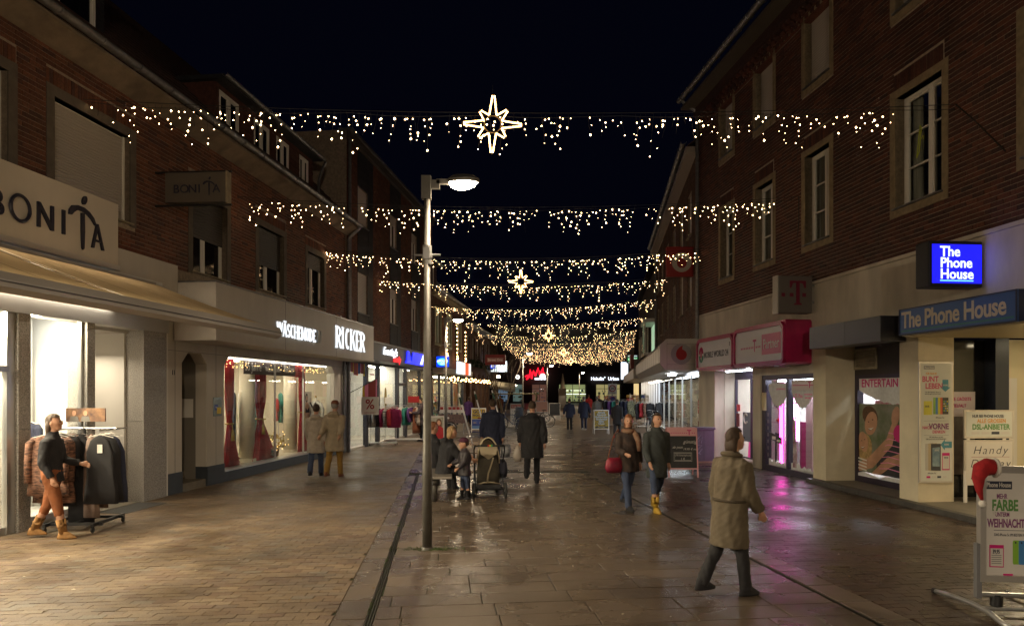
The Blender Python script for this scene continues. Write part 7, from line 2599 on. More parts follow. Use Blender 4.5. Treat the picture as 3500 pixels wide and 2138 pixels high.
arrow_down(.50, .66, -pi / 2)
for k in range(5):
    x = .255 + k * .042
    ps = MB().box(x, x + .05 + (.06 if k == 4 else 0), Y_ - .003 - .001 * k, Y_ - .001 * k, 1.19, 1.48).build('phone_print', m_ph[k], sh)
    if k == 4:
        q = MB()
        for r_ in range(5):
            for c_ in range(3):
                q.m((r_ + c_) % 4).box(x + .018 + c_ * .03, x + .038 + c_ * .03, Y_ - .009, Y_ - .0075, 1.24 + r_ * .04, 1.265 + r_ * .04)
        q.build('icons', m_ph[:3] + [m_boardw], ps, kind='stuff')
MB().box(.08, .23, Y_ - .002, Y_, 1.18, 1.42).build('yellow_field', M('poster_yellow', (.60, .56, .06), .4), sh)
text('34,95', .05, m_pdk, sh, .14, 1.31, Y_ - .0025, .002, bold=.02, sx=.75)
text('iPhone 5c', .04, m_pdk, sh, .38, 1.12, Y_, .002)
MB().box(.08, .54, Y_ - .0015, Y_, 1.075, 1.078).box(.08, .54, Y_ - .0015, Y_, .825, .828).build('rule', m_pdk, sh)
text('NACH', .075, m_ppk, sh, .14, .935, Y_, .002, bold=.02, sx=.8)
text('VORNE', .135, m_ppu, sh, .36, .935, Y_, .002, bold=.035, sx=.82)
text('DENKEN', .075, m_ppk, sh, .36, .86, Y_, .002, bold=.02, sx=.8)
text('MIT DEM iPhone 5s UND', .03, m_pdk, sh, .31, .785, Y_, .002, sx=.8)
text('DER ALLNET-FLAT IM TESTSIEGER-NETZ.', .03, m_pdk, sh, .31, .75, Y_, .002, sx=.7)
for k, mt in enumerate((M('phone_silver', (.45, .43, .40), .35), M('phone_gold', (.42, .34, .22), .35), M('phone_slate', (.03, .035, .05), .35))):
    MB().prism([(.11 + .05 * k, .22 - .0 * k), (.25 + .07 * k, .21), (.25 + .07 * k, .70 - .01 * k), (.11 + .05 * k, .68)], Y_ - .003 - .002 * k, Y_ - .002 * k).build('phone_print', mt, sh)
MB().prism([(.235, .29), (.37, .285), (.37, .62), (.235, .61)], Y_ - .0095, Y_ - .0075).build('screen_print', M('phone_screen_blue', (.05, .12, .2), .3, col2=(.25, .35, .4), scale=5), sh)
text('09:41', .05, m_boardw, sh, .315, .55, Y_ - .010, .002, sx=.75)
pr = MB().box(.42, .56, Y_ - .002, Y_, .22, .52).build('price_card', m_mag, sh)
MB().box(.43, .55, Y_ - .004, Y_ - .0025, .24, .47).build('white_field', m_boardw, pr)
text('59,95', .045, m_pdk, pr, .49, .42, Y_ - .0045, .002, bold=.02, sx=.75)
text('iPhone 5s', .04, m_pdk, sh, .23, .155, Y_, .002)
for k in range(4):
    MB().box(.13 + k * .10, .20 + k * .10, Y_ - .002, Y_, .085, .12).build('badge', (m_mag, m_boardw, m_pdk, m_boardw)[k], sh)

hb2 = thing('display_board', 'double framed stand in the porch with Handy Display in handwriting', 'pavement sign', (7.83, 12.15, .085), .05)
MB().box(0, .88, 0, .03, .55, 1.08).box(0, .88, 0, .03, 1.11, 1.60).build('snap_frame', M('silver_frame', (.55, .52, .50), .3, .6), hb2)
MB().box(.0, .05, .0, .03, 0, .55).box(.83, .88, .0, .03, 0, .55).box(.05, .1, .005, .025, 1.08, 1.11).box(.7, .75, .005, .025, 1.08, 1.11).build('leg', m_white, hb2, kind='stuff')
u = MB().box(.03, .85, -.006, -.001, 1.14, 1.57).build('upper_sheet', M('poster_pale', (.62, .63, .58), .4), hb2)
l_ = MB().box(.03, .85, -.006, -.001, .30, 1.05).build('lower_sheet', M('paper_white', (.66, .62, .56), .6), hb2)
text('NUR BEI PHONE HOUSE:', .072, m_pdk, u, .42, 1.47, -.0065, .002, bold=.02, sx=.72)
text('ALLE GROSSEN', .095, m_por, u, .48, 1.38, -.0065, .002, bold=.02, sx=.80)
text('DSL-ANBIETER', .13, m_pgr, u, .47, 1.265, -.0065, .002, bold=.03, sx=.80)
for k in range(4):
    MB().box(.12 + k * .18, .26 + k * .18, -.009, -.0065, 1.18, 1.225).build('badge', (m_boardw, m_boardw, m_pdk, m_boardw)[k], u)
m_ink = M('felt_pen', (.03, .03, .04), .6)
text('Handy', .20, m_ink, l_, .45, .84, -.0065, .002, shear=.28, spacing=1.25, bold=-.012)
text('Display', .20, m_ink, l_, .45, .61, -.0065, .002, shear=.28, spacing=1.22, bold=-.012)
text('Service', .20, m_ink, l_, .45, .40, -.0065, .002, shear=.28, spacing=1.22, bold=-.012)
MB().box(.12, .80, -.008, -.0065, .785, .790).build('red_line', m_red, l_)

# ------------------------------------------------------------------ street furniture
cb = thing('utility_cabinet', 'blue grey utility cabinet with white graffiti against the pale wall', 'utility cabinet', (5.40, 19.75, 0), .1)
m_cab = M('cabinet_grey', (.10, .115, .14), .55, var=.2, scale=3)
MB().bevbox((0, .2, .49), (.60, .40, .88), .012).build('body', m_cab, cb)
MB().bevbox((0, .2, .965), (.66, .46, .07), .015).build('lid', m_cab, cb)
MB().box(-.31, .31, -.0, .42, 0, .05).build('plinth', m_stone, cb)
MB().box(-.004, .004, -.003, .002, .08, .9).build('door_gap', m_black, cb)
q = MB()
for pts in ([(-.22, .62), (-.10, .78), (-.16, .60), (-.05, .72), (-.08, .55)], [(-.2, .5), (-.06, .5), (-.18, .38), (-.05, .4), (-.15, .28)], [(-.23, .7), (-.20, .3), (-.1, .25)]):
    q.tube([(a, -.005, b) for a, b in pts], .008, 4)
q.build('graffiti', M('pale_spray', (.30, .36, .45), .7), cb, kind='stuff')

bc = thing('bench', 'steel bench with a perforated seat on round pedestals, a woman sitting on it', 'bench', (-1.32, 12.75, 0), .08)
MB().bevbox((0, 1.3, .44), (.46, 2.7, .045), .012).build('seat', M('bench_grey', (.24, .21, .18), .45, .3), bc)
for y in (.12, 2.45):
    MB().sh().cyl((-.10, y, 0), (-.10, y, .41), .06, n=16).build('pedestal', m_pole, bc)
    MB().sh().cyl((-.16, y - .06, .36), (-.04, y - .06, .36), .055, n=14).build('hinge_drum', m_pole, bc)

pr_ = thing('pram', 'dark pram with cream trim, arched hood and footmuff, parked by the child', 'pram', (-.46, 13.55, 0), .12)
m_fr = M('pram_frame', (.02, .02, .022), .35, .6)
m_muff = M('olive_footmuff', (.06, .052, .038), .9, var=.25, scale=8, bump=.5, bscale=12)
m_trim = M('cream_trim', (.42, .35, .24), .85)
w = MB().sh()
for sx in (-1, 1):
    w.tube([(sx * .28, -.30, .97), (sx * .29, -.26, .90), (sx * .27, -.05, .62), (sx * .25, .30, .28)], .014, 8)
    w.tube([(sx * .27, -.34, .17), (sx * .26, -.05, .45), (sx * .25, .10, .62)], .013, 8)
    w.tube([(sx * .25, -.28, .17), (sx * .22, .38, .16)], .012, 8)
w.cyl((-.27, -.30, .16), (.27, -.30, .16), .012, n=8).cyl((-.2, .38, .13), (.2, .38, .13), .012, n=8)
w.build('frame', m_fr, pr_)
hn = MB().sh().tube([(-.28, -.30, .97), (-.26, -.33, .985), (.26, -.33, .985), (.28, -.30, .97)], .02, 10).build('handle', m_rubber, pr_)
for k, c_ in enumerate(((.5, .02, .02), (.55, .35, .02), (.05, .3, .1))):
    MB().cyl((-.04 + .03 * k, -.333, .985), (-.01 + .03 * k, -.333, .985), .0215, n=10).build('coloured_band', M('band_%d' % k, c_, .6), hn)
for x, y, r in ((-.30, -.32, .145), (.30, -.32, .145), (-.20, .38, .10), (.20, .38, .10)):
    wh = MB().sh().ring((x, y, r), r - .025, .026, 24, 8, 'x').build('wheel', m_rubber, pr_)
    q = MB()
    q.cyl((x - .02, y, r), (x + .02, y, r), .03, n=10)
    for k in range(5):
        a = k * 2 * pi / 5
        q.cyl((x, y, r), (x, y + cos(a) * (r - .03), r + sin(a) * (r - .03)), .009, n=5)
    q.ring((x, y, r), r - .045, .007, 20, 5, 'x')
    q.build('rim', m_alu, wh)
q = MB().sh()
for k in range(9):
    a = -.25 + k * .24
arch = lambda y, s_: [(cos(pi * i / 12) * .215 * s_, y, .62 + sin(pi * i / 12) * .50 * s_) for i in range(13)]
A_, B_ = arch(-.02, 1.0), arch(.42, .86)
vs = A_ + B_
q.add(vs, [(i, i + 1, 14 + i, 13 + i) for i in range(12)])
q.add([(x, y + .003, z - .012) for x, y, z in vs], [(i + 13, i + 14, i + 1, i) for i in range(12)])
hood = q.build('hood', M('hood_navy', (.025, .026, .03), .85), pr_)
MB().sh().tube(A_, .014, 8).build('hood_rim', m_trim, hood)
MB().sh().loft([((0, .12, .62), .20, .05), ((0, .20, .85), .20, .05), ((0, .26, 1.08), .13, .04)], 16).build('inner_lining', M('beige_lining', (.30, .24, .17), .9), pr_)
MB().sh().loft([((0, .02, .22), .215, .13), ((0, -.02, .35), .23, .15), ((0, .0, .55), .215, .14), ((0, .05, .75), .18, .10), ((0, .08, .84), .14, .06)], 20, wave=lambda i, a: .02 * sin(a * 5 + i)).build('footmuff', m_muff, pr_)
MB().prism([(-.18, .98), (.18, .98), (.15, .80), (.0, .70), (-.15, .80)], -.07, -.045).build('cream_flap', m_trim, pr_)
MB().sh().tube([(-.215, -.10, .23), (-.1, -.165, .27), (0, -.18, .28), (.1, -.165, .27), (.215, -.10, .23)], .016, 8).build('hem_trim', m_trim, pr_)
MB().sh().tube([(-.03, -.18, .28), (-.01, -.175, .45), (.05, -.15, .62), (.09, -.11, .74)], [.022, .016, .014, .016], 8).build('zip_band', m_trim, pr_)
MB().box(-.22, .22, -.24, .30, .13, .24).build('basket', m_black, pr_)
bg = thing('changing_bag', 'dark bag hanging on the side of the pram', 'bag', (-.16, 13.55, .35), .3)
MB().sh().loft([((0, .1, 0), .08, .13), ((0, .1, .12), .10, .17), ((0, .1, .28), .08, .15), ((0, .1, .34), .03, .12)], 14).build('body', M('bag_navy', (.02, .02, .035), .8), bg)
MB().tube([(0, .0, .32), (-.02, .05, .52), (0, .2, .32)], .008, 5).build('strap', m_black, bg)

for k, (x, y, ln, lb) in enumerate(((-1.35, 24.6, 2.0, 'giant slanted ski pole planted behind the pram, nearest of the three'), (-1.2, 32.6, 2.1, 'giant slanted ski pole half hidden by the man in the dark jacket'), (-.35, 31.6, 2.15, 'giant slanted ski pole right of the man in the dark jacket'))):
    t = thing('giant_ski_pole', lb, 'decoration', (x, y, 0), 0, 'giant ski poles standing in the street')
    dv = Vector((-.27, .05, 1)).normalized()
    P = lambda d: tuple(dv * d)
    MB().sh().tube([P(0), P(.35), P(ln)], [.016, .028, .03], 10).build('shaft', M('polished_pole', (.62, .60, .56), .35, .3), t)
    MB().sh().tube([P(ln * .80), P(ln * .82), P(ln * .93), P(ln * .94)], [.03, .045, .045, .03], 12).build('grip', M('green_grip', (.012, .05, .025), .6), t)
    MB().sh().loft([(P(.40), .05, .05), (P(.43), .14, .14), (P(.455), .14, .14), (P(.47), .04, .04)], 20).build('basket', m_steel, t)

bo = thing('bollard', 'blue grey cylindrical bollard beside the leaning bicycle', 'bollard', (.40, 38.6, 0), 0)
MB().sh().tube([(0, 0, 0), (0, 0, 1.1), (0, 0, 1.16)], [.22, .22, .20], 20).build('post', M('bollard_blue', (.06, .075, .11), .5), bo)
for x, y, lb in ((3.9, 66, 'small pale ash bin post beside the thin lamp post'), (1.1, 41.5, 'square grey litter bin beside the tree guard')):
    t = thing('litter_bin', lb, 'litter bin', (x, y, 0), 0)
    MB().bevbox((0, 0, .5), (.4, .35, .8), .03).build('bin_body', m_alu, t)
    MB().box(-.18, .18, -.16, .16, 0, .1).build('foot', m_black, t)
    MB().bevbox((0, 0, .93), (.46, .4, .06), .015).build('lid', m_zinc, t)


def bicycle(label, x, y, rz, col, lean=.08):
    t = thing('bicycle', label, 'bicycle', (x, y, 0), rz, 'bicycles parked in the street')
    t.rotation_euler = (lean, 0, rz)
    mf = M('bike_%s' % col, {'black': (.02, .02, .022), 'blue': (.03, .05, .16), 'grey': (.18, .18, .19)}[col], .35, .3)
    r = .34
    for wx in (-.53, .53):
        wh = MB().sh().ring((wx, 0, r), r - .02, .02, 32, 6).build('wheel', m_rubber, t)
        MB().ring((wx, 0, r), r - .045, .010, 28, 5).cyl((wx, -.03, r), (wx, .03, r), .022, n=8).build('rim', m_alu, wh)
        q = MB()
        for k in range(16):
            a = k * pi / 8
            q.cyl((wx, .012 * (-1) ** k, r), (wx + cos(a) * (r - .05), 0, r + sin(a) * (r - .05)), .0022, n=3)
        q.build('spokes', m_steel, wh, kind='stuff')
        MB().sh().ring((wx, 0, r), r + .02, .012, 20, 5, a0=.2, a1=pi - .1).build('mudguard', mf, t)
    f = MB().sh()
    f.tube([(-.08, 0, .30), (-.20, 0, .82)], .016, 8).tube([(-.19, 0, .78), (.36, 0, .82)], .016, 8).tube([(-.08, 0, .30), (.38, 0, .70)], .018, 8).tube([(.33, 0, .95), (.40, 0, .70), (.47, 0, .55), (.53, 0, r)], .016, 8)
    f.tube([(-.08, .03, .30), (-.53, .05, r)], .010, 6).tube([(-.08, -.03, .30), (-.53, -.05, r)], .010, 6).tube([(-.18, .03, .76), (-.53, .05, r)], .009, 6).tube([(-.18, -.03, .76), (-.53, -.05, r)], .009, 6)
    f.build('frame', mf, t)
    MB().sh().tube([(.26, -.28, 1.02), (.30, -.2, 1.05), (.36, -.05, 1.04), (.36, .05, 1.04), (.30, .2, 1.05), (.26, .28, 1.02)], .012, 8).cyl((.33, 0, .93), (.355, 0, 1.04), .013, n=8).build('handlebar', m_steel, t)
    MB().sh().loft([((-.25, 0, .94), .13, .075), ((-.25, 0, .965), .14, .085), ((-.27, 0, .985), .10, .06)], 14).cyl((-.20, 0, .80), (-.235, 0, .95), .013, n=8).build('saddle', m_black, t)
    MB().ring((-.08, .05, .30), .09, .008, 18, 5).cyl((-.08, .05, .30), (.05, .07, .19), .01, n=6).cyl((-.08, -.05, .30), (-.21, -.07, .41), .01, n=6).box(.01, .10, .06, .15, .175, .195).box(-.26, -.17, -.15, -.06, .40, .42).build('crankset', m_steel, t)
    MB().box(-.82, -.32, -.06, .06, .73, .745).cyl((-.75, .05, .73), (-.55, .05, .36), .006, n=5).cyl((-.75, -.05, .73), (-.55, -.05, .36), .006, n=5).build('carrier', m_black, t)
    MB().cyl((.44, 0, .86), (.50, 0, .86), .04, .045, 12).build('front_lamp', m_alu, t)
    MB().box(-.84, -.82, -.03, .03, .66, .71).build('rear_reflector', m_red, t)
    return t


b1 = bicycle('silver wheeled bicycle parked by the sale cards, left of the girl poster', -3.25, 30.6, .35, 'black')
b2 = bicycle('dark bicycle leaning on the blue grey bollard', -.05, 36.9, 2.7, 'blue')
b3 = bicycle('black bicycle with its wheel toward the lamp, right of the dark walking man', 1.55, 39.5, 3.0, 'black')
b4 = bicycle('bicycle seen end on with a pannier at the white canopy shop', 6.98, 35.6, 1.15, 'black')
b5 = bicycle('grey bicycle among others in front of the tree guard', .9, 44.0, .5, 'grey')
b6 = bicycle('dark bicycle behind the grey one at the tree guard', 1.6, 45.2, .2, 'black')
pn = thing('pannier', 'dark pannier bag on the carrier of the end on bicycle', 'bag', (6.80, 35.0, .40), 1.15)
MB().bevbox((0, -.14, .16), (.34, .12, .34), .03).build('bag_body', M('pannier_grey', (.04, .045, .06), .7), pn)

# bare tree and guard
tr = thing('bare_tree', 'bare multi stemmed winter tree inside a wooden guard', 'tree', (-.72, 49.5, 0), 0)
q = MB().sh()
br = random.Random(9)
def limb(p, d, ln, r, lev):
    pts = [p]
    rr_ = [r]
    for k in range(4):
        d = (d + Vector((br.uniform(-.16, .16), br.uniform(-.16, .16), .06))).normalized()
        p = p + d * ln / 4
        pts.append(p)
        rr_.append(r * (1 - .17 * (k + 1)))
        if lev > 0 and k > 0:
            for _ in range(2 if lev > 1 else 3):
                if br.random() < .8:
                    limb(p, (d * .8 + Vector((br.uniform(-.7, .7), br.uniform(-.7, .7), br.uniform(.1, .6)))).normalized(), ln * .6, r * .45, lev - 1)
    q.tube(pts, rr_, 6 if lev > 1 else 4, cap=False)
for k in range(5):
    limb(Vector((br.uniform(-.15, .15), br.uniform(-.15, .15), 0)), Vector((br.uniform(-.25, .25), br.uniform(-.25, .25), 1)).normalized(), 4.2, .055, 2)
q.build('branches', M('bark', (.10, .075, .05), .9, var=.4, scale=10), tr)
tg = thing('tree_guard', 'wooden guard rails on posts round the foot of the bare tree', 'tree guard', (.3, 48.9, 0), 0)
for x, y in ((-1.6, -.6), (1.4, -.6), (-1.6, .9), (1.4, .9)):
    MB().cyl((x, y, 0), (x, y, 1.95), .05, n=8).build('post', M('guard_wood', (.12, .10, .05), .8), tg)
MB().cyl((-1.8, -.6, 1.85), (1.6, -.6, 1.85), .045, n=8).cyl((-1.8, .9, 1.85), (1.6, .9, 1.85), .045, n=8).build('rail', M('guard_wood', (.12, .10, .05), .8), tg)
# traffic sign, parasol, racks at the far shops
ts = thing('traffic_sign', 'double traffic sign board with a 20 zone and a no parking disc', 'traffic sign', (9.15, 64, 0), 0)
MB().cyl((0, .05, 0), (0, .05, 2.9), .05, n=8).build('post', m_zinc, ts)
for z, nm in ((1.75, 0), (.72, 1)):
    p = MB().box(-.40, .40, -.02, .02, z, z + .98).build('plate', M('sign_plate', (.55, .52, .50), .5), ts)
    if nm == 0:
        MB().ring((0, -.03, z + .56), .27, .045, 28, 6).build('red_ring', m_red, p)
        text('20', .32, m_black, p, 0, z + .45, -.021, .01, bold=.02)
        text('ZONE', .15, m_black, p, 0, z + .08, -.021, .01)
    else:
        MB().cyl((0, -.021, z + .56), (0, -.03, z + .56), .27, n=24).build('blue_disc', M('sign_blue', (.03, .07, .35), .5), p)
        MB().ring((0, -.035, z + .56), .28, .04, 28, 6).cyl((-.19, -.035, z + .75), (.19, -.035, z + .37), .03, n=6).build('red_ring', m_red, p)
        text('ZONE', .15, m_black, p, 0, z + .08, -.021, .01)
us = thing('closed_parasol', 'tall closed beige parasol in front of the dark far shops', 'parasol', (7.35, 102, 0), 0)
MB().cyl((0, 0, 0), (0, 0, 4.6), .04, n=8).cyl((0, 0, 0), (0, 0, .1), .4, n=16).build('pole', m_alu, us)
MB().sh().loft([((0, 0, 1.7), .42, .42), ((0, 0, 2.4), .36, .36), ((0, 0, 3.8), .20, .20), ((0, 0, 4.65), .05, .05)], 24, wave=lambda i, a: .18 * sin(a * 8) * (1 - i * .25)).build('canvas', M('parasol_canvas', (.28, .21, .15), .9), us)
for k, (x, y) in enumerate(((8.0, 47.6), (8.6, 45.6), (7.75, 44.2), (8.15, 43.0))):
    t = thing('card_carousel', ('tall white postcard stand, farthest left of the four by the far shops', 'postcard stand with coloured cards, second of the four by the far shops', 'brown wire card stand, broadest of the four by the far shops', 'narrow card stand nearest to the small clothes rail')[k], 'card stand', (x, y, 0), 0, 'card stands at the right hand shops')
    MB().cyl((0, 0, 0), (0, 0, 1.9), .025, n=6).cyl((0, 0, 0), (0, 0, .05), .3, n=12).build('stand', m_steel, t)
    q = MB()
    for a in range(4):
        for z in range(6):
            q.m(br.randrange(4)).cbox((cos(a * pi / 2 + .5) * .2, sin(a * pi / 2 + .5) * .2, .5 + z * .24), (.24, .02, .19), (0, 0, a * pi / 2 + .5 + pi / 2))
    q.build('cards', [m_boardw, m_goods[4], m_goods[k], m_boardw] if k != 2 else [M('wire_brown', (.25, .17, .09), .6)] * 4, t, kind='stuff')
tb = thing('goods_table', 'white table heaped with small goods in front of the right hand shops', 'sales table', (6.75, 44.5, 0), .1)
MB().box(-.8, .8, -.4, .4, .72, .78).build('tabletop', m_boardw, tb)
for x in (-.7, .7):
    for y in (-.3, .3):
        MB().box(x - .03, x + .03, y - .03, y + .03, 0, .72).build('leg', m_steel, tb)
q = MB()
for i in range(50):
    q.m(br.randrange(6)).cbox((br.uniform(-.7, .7), br.uniform(-.3, .3), .82 + br.uniform(0, .2)), (.16, .12, .1), (br.uniform(0, 1), br.uniform(0, 1), br.uniform(0, 3)))
q.build('goods', m_goods, tb, kind='stuff')
# yellow hanger shape behind the upper window pane
hg = thing('coat_hanger', 'yellow coat hanger dangling in the big upper window on the right', 'coat hanger', FR.w(R(12.45), .165, 6.15), FR.rz)
MB().tube([(-.02, 0, .0), (.05, 0, .10), (.10, 0, .50), (.07, 0, .55), (-.02, 0, .0)], .008, 6).tube([(.10, 0, .30), (.14, 0, .34), (.17, 0, .32), (.15, 0, .27)], .007, 6).build('plastic', M('yellow_plastic', (.45, .5, .02), .4), hg)
# ------------------------------------------------------------------ people
m_skin = M('skin', (.42, .22, .14), .55)
m_eye = M('eye_dark', (.02, .015, .012), .2)
m_lip = M('lips', (.30, .07, .06), .5)


def remesh(mb, name, mat, parent, vox, smooth=4):
    me = bpy.data.meshes.new('tmp')
    me.from_pydata(mb.v, [], mb.f)
    bm = bmesh.new()
    bm.from_mesh(me)
    bmesh.ops.recalc_face_normals(bm, faces=bm.faces[:])
    bm.to_mesh(me)
    bm.free()
    o = bpy.data.objects.new('tmp', me)
    COL.objects.link(o)
    m = o.modifiers.new('r', 'REMESH')
    m.mode = 'VOXEL'
    m.voxel_size = vox
    m.use_smooth_shade = True
    if smooth:
        s = o.modifiers.new('s', 'SMOOTH')
        s.iterations = smooth
        s.factor = .5
    dg = bpy.context.evaluated_depsgraph_get()
    dg.update()
    out = bpy.data.meshes.new_from_object(o.evaluated_get(dg))
    bpy.data.objects.remove(o)
    bpy.data.meshes.remove(me)
    if mat is not m_skin and vox < .02:          # folds in the cloth
        n = len(out.vertices)
        co = np.empty(n * 3, np.float32)
        no = np.empty(n * 3, np.float32)
        out.vertices.foreach_get('co', co)
        out.vertices.foreach_get('normal', no)
        co, no = co.reshape(-1, 3), no.reshape(-1, 3)
        X, Y, Z = co[:, 0], co[:, 1], co[:, 2]
        d = .0016 * np.sin(Z * 34 + 9 * np.sin(X * 11 + 2) + 8 * np.sin(Y * 13)) + .0036 * np.sin(X * 47 + Y * 38 + 4 * np.sin(Z * 6)) + .0012 * np.sin(Z * 90 + X * 70)
        out.vertices.foreach_set('co', (co + no * d[:, None]).astype(np.float32).ravel())
    out.materials.clear()
    out.materials.append(mat)
    out.name = name
    return link(name, out, parent)


def person(label, x, y, rz, h=1.72, legs=((18, 5), (-14, 22)), arms=((-14, 8, 12), (14, 8, 12)), lean=0., sit=None, coat=None, coat_len=.42, coat_w=1.,
           trouser=None, shoe=None, hair=None, hair_len=.0, hat=None, boots=0., child=False, skirt=None, hood=None, head=(0, 0), vox=.014, group='people in the shopping street', z0=0.):
    """standing, walking or sitting figure facing local -y. legs: (thigh forward, knee bend) degrees, arms: (forward, out, elbow)"""
    t = thing('person', label, 'person', (x, y, z0), rz, group)
    s = h / 1.75
    hk = 1.35 if child else 1.0
    S = lambda v: Vector(v) * s
    body, tr_, ct = MB(), MB(), MB()
    hipz = .92
    lj = []
    low = 9
    for k, (a, b) in enumerate(legs):
        sx = -1 if k == 0 else 1
        a_, b_ = radians(a), radians(a - b)
        hip = Vector((sx * .095, 0, 0))
        kn = hip + Vector((sx * .005, -sin(a_), -cos(a_))) * .44
        an = kn + Vector((0, -sin(b_), -cos(b_))) * .42
        lj.append((hip, kn, an, b_))
        low = min(low, an.z)
    base = Vector((0, 0, (-low + .075) if sit is None else sit / s))
    lj = [(p + base, q + base, r + base, b) for p, q, r, b in lj]
    ln = radians(lean)
    up = Vector((0, -sin(ln), cos(ln)))
    fw = Vector((0, -cos(ln), -sin(ln)))
    T = lambda d, f=0., x_=0.: base + up * d + fw * f + Vector((x_, 0, 0))
    ax, ay = Vector((1, 0, 0)), -fw
    sec = lambda d, rx, ry, f=0.: (S(T(d, f)), rx * s, ry * s, ax, ay)
    body.loft([sec(-.10, .10, .09), sec(-.03, .155, .11), sec(.06, .165, .115), sec(.18, .135, .10), sec(.32, .15, .11, .015), sec(.44, .165, .115, .01), sec(.51, .14, .09), sec(.55, .065, .06), sec(.63, .055, .058, .012), sec(.68, .05, .055, .02)], 18)
    yaw, pit = radians(head[0]), radians(head[1])
    hc = T(.755, .03)
    hm = Matrix.Rotation(yaw, 3, 'Z') @ Matrix.Rotation(pit, 3, 'X')
    HP = lambda v: S(hc) + hm @ (Vector(v) * s * hk)
    hv = MB()
    hv.ball((0, 0, 0), 1, 18, 12)
    body.add([HP((v[0] * .077, v[1] * .098 + (.012 if v[2] > .2 else -.006), v[2] * .118)) for v in hv.v], hv.f)
    hv2 = MB().ball((0, 0, 0), 1, 12, 8)
    body.add([HP((v[0] * .05, -.052 + v[1] * .045, -.075 + v[2] * .05)) for v in hv2.v], hv2.f)      # jaw
    body.add([HP((v[0] * .014, -.100 + v[1] * .02, -.012 + v[2] * .026)) for v in hv2.v], hv2.f)      # nose
    for sx in (-1, 1):
        body.add([HP((sx * .078 + v[0] * .012, .008 + v[1] * .022, -.01 + v[2] * .032)) for v in hv2.v], hv2.f)
    # legs and feet
    for hip, kn, an, b in lj:
        body.tube([S(hip + Vector((0, 0, .05))), S(hip), S(hip.lerp(kn, .5)), S(kn), S(kn.lerp(an, .35)), S(an)], [.085 * s, .088 * s, .072 * s, .055 * s, .056 * s, .038 * s], 12)
    # arms, hands
    aj = []
    for k, (a, o, e) in enumerate(arms):
        sx = -1 if k == 0 else 1
        a_, o_, e_ = radians(a), radians(o), radians(e)
        sh = T(.475, 0, sx * .185)
        d1 = Vector((sx * sin(o_), -sin(a_) * cos(o_), -cos(a_) * cos(o_)))
        el = sh + d1 * .285
        d2 = Vector((sx * sin(o_ * .4) - sx * .12 * sin(e_), -sin(a_ + e_) * cos(o_ * .4), -cos(a_ + e_) * cos(o_ * .4))).normalized()
        wr_ = el + d2 * .25
        aj.append((sh, el, wr_, d2, sx))
        body.tube([S(sh), S(sh.lerp(el, .4)), S(el), S(el.lerp(wr_, .4)), S(wr_)], [.055 * s, .05 * s, .042 * s, .04 * s, .028 * s], 10)
        pal = wr_ + d2 * .085
        u = d2.cross(Vector((sx, 0, 0))).normalized()
        if u.length < .1: u = Vector((0, -1, 0))
        body.tube([S(wr_), S(wr_ + d2 * .04), S(pal)], [.026 * s, .036 * s, .034 * s], 8)
        if vox < .02:
            w_ = Vector((sx, 0, 0))
            for f_ in range(4):
                o2 = u * (f_ - 1.5) * .02
                l_ = (.062, .075, .07, .055)[f_]
                body.tube([S(pal + o2 * .8 - d2 * .02), S(pal + o2 + d2 * l_ * .5), S(pal + o2 + d2 * l_ * .9 - w_ * .022)], [.0105 * s, .010 * s, .0085 * s], 6)
            body.tube([S(wr_ + d2 * .03 + u * .025), S(wr_ + d2 * .065 + u * .052 - w_ * .01), S(wr_ + d2 * .10 + u * .055 - w_ * .02)], [.012 * s, .011 * s, .009 * s], 6)
        else:
            body.tube([S(pal), S(pal + d2 * .07)], [.03 * s, .02 * s], 6)
    for hip, kn, an, b in lj:
        d = Vector((0, -1, 0))
        body.tube([S(an + Vector((0, .05, -.03))), S(an + d * .05 + Vector((0, 0, -.035))), S(an + d * .15 + Vector((0, 0, -.048)))], [.035 * s, .036 * s, .022 * s], 8)
    remesh(body, 'body', m_skin, t, vox * .8 if vox < .02 else vox, 2)
    # face
    if vox < .02:
        for sx in (-1, 1):
            MB().sh().ball(HP((sx * .031, -.088, .012)), .011 * s * hk, 8, 5).build('eye', m_eye, t)
        MB().sh().tube([HP((-.024, -.094, -.062)), HP((0, -.102, -.064)), HP((.024, -.094, -.062))], .006 * s, 6).build('mouth', m_lip, t)
    # trousers
    if trouser:
        tr_.loft([sec(-.13, .10, .09), sec(-.04, .17, .125), sec(.06, .175, .13), sec(.14, .15, .12)], 18)
        for hip, kn, an, b in lj:
            e = an if not boots else kn.lerp(an, .35)
            tr_.tube([S(hip + Vector((0, 0, .04))), S(hip + Vector((0, 0, -.02))), S(hip.lerp(kn, .5)), S(kn), S(kn.lerp(e, .5)), S(e + Vector((0, 0, -.02)))], [.10 * s, .105 * s, .09 * s, .075 * s, .07 * s, (.066 if not boots else .06) * s], 12)
        remesh(tr_, 'trousers', trouser, t, vox)
    if skirt:
        mt, l_ = skirt
        q = MB().sh()
        q.loft([(S(base + Vector((0, 0, -l_))), .22 * s, .20 * s), (S(base + Vector((0, 0, -l_ * .4))), .20 * s, .17 * s), (S(base + Vector((0, 0, .1))), .155 * s, .125 * s)], 24, wave=lambda i, a: .03 * sin(a * 6) * (1 - i * .4))
        q.build('skirt', mt, t)
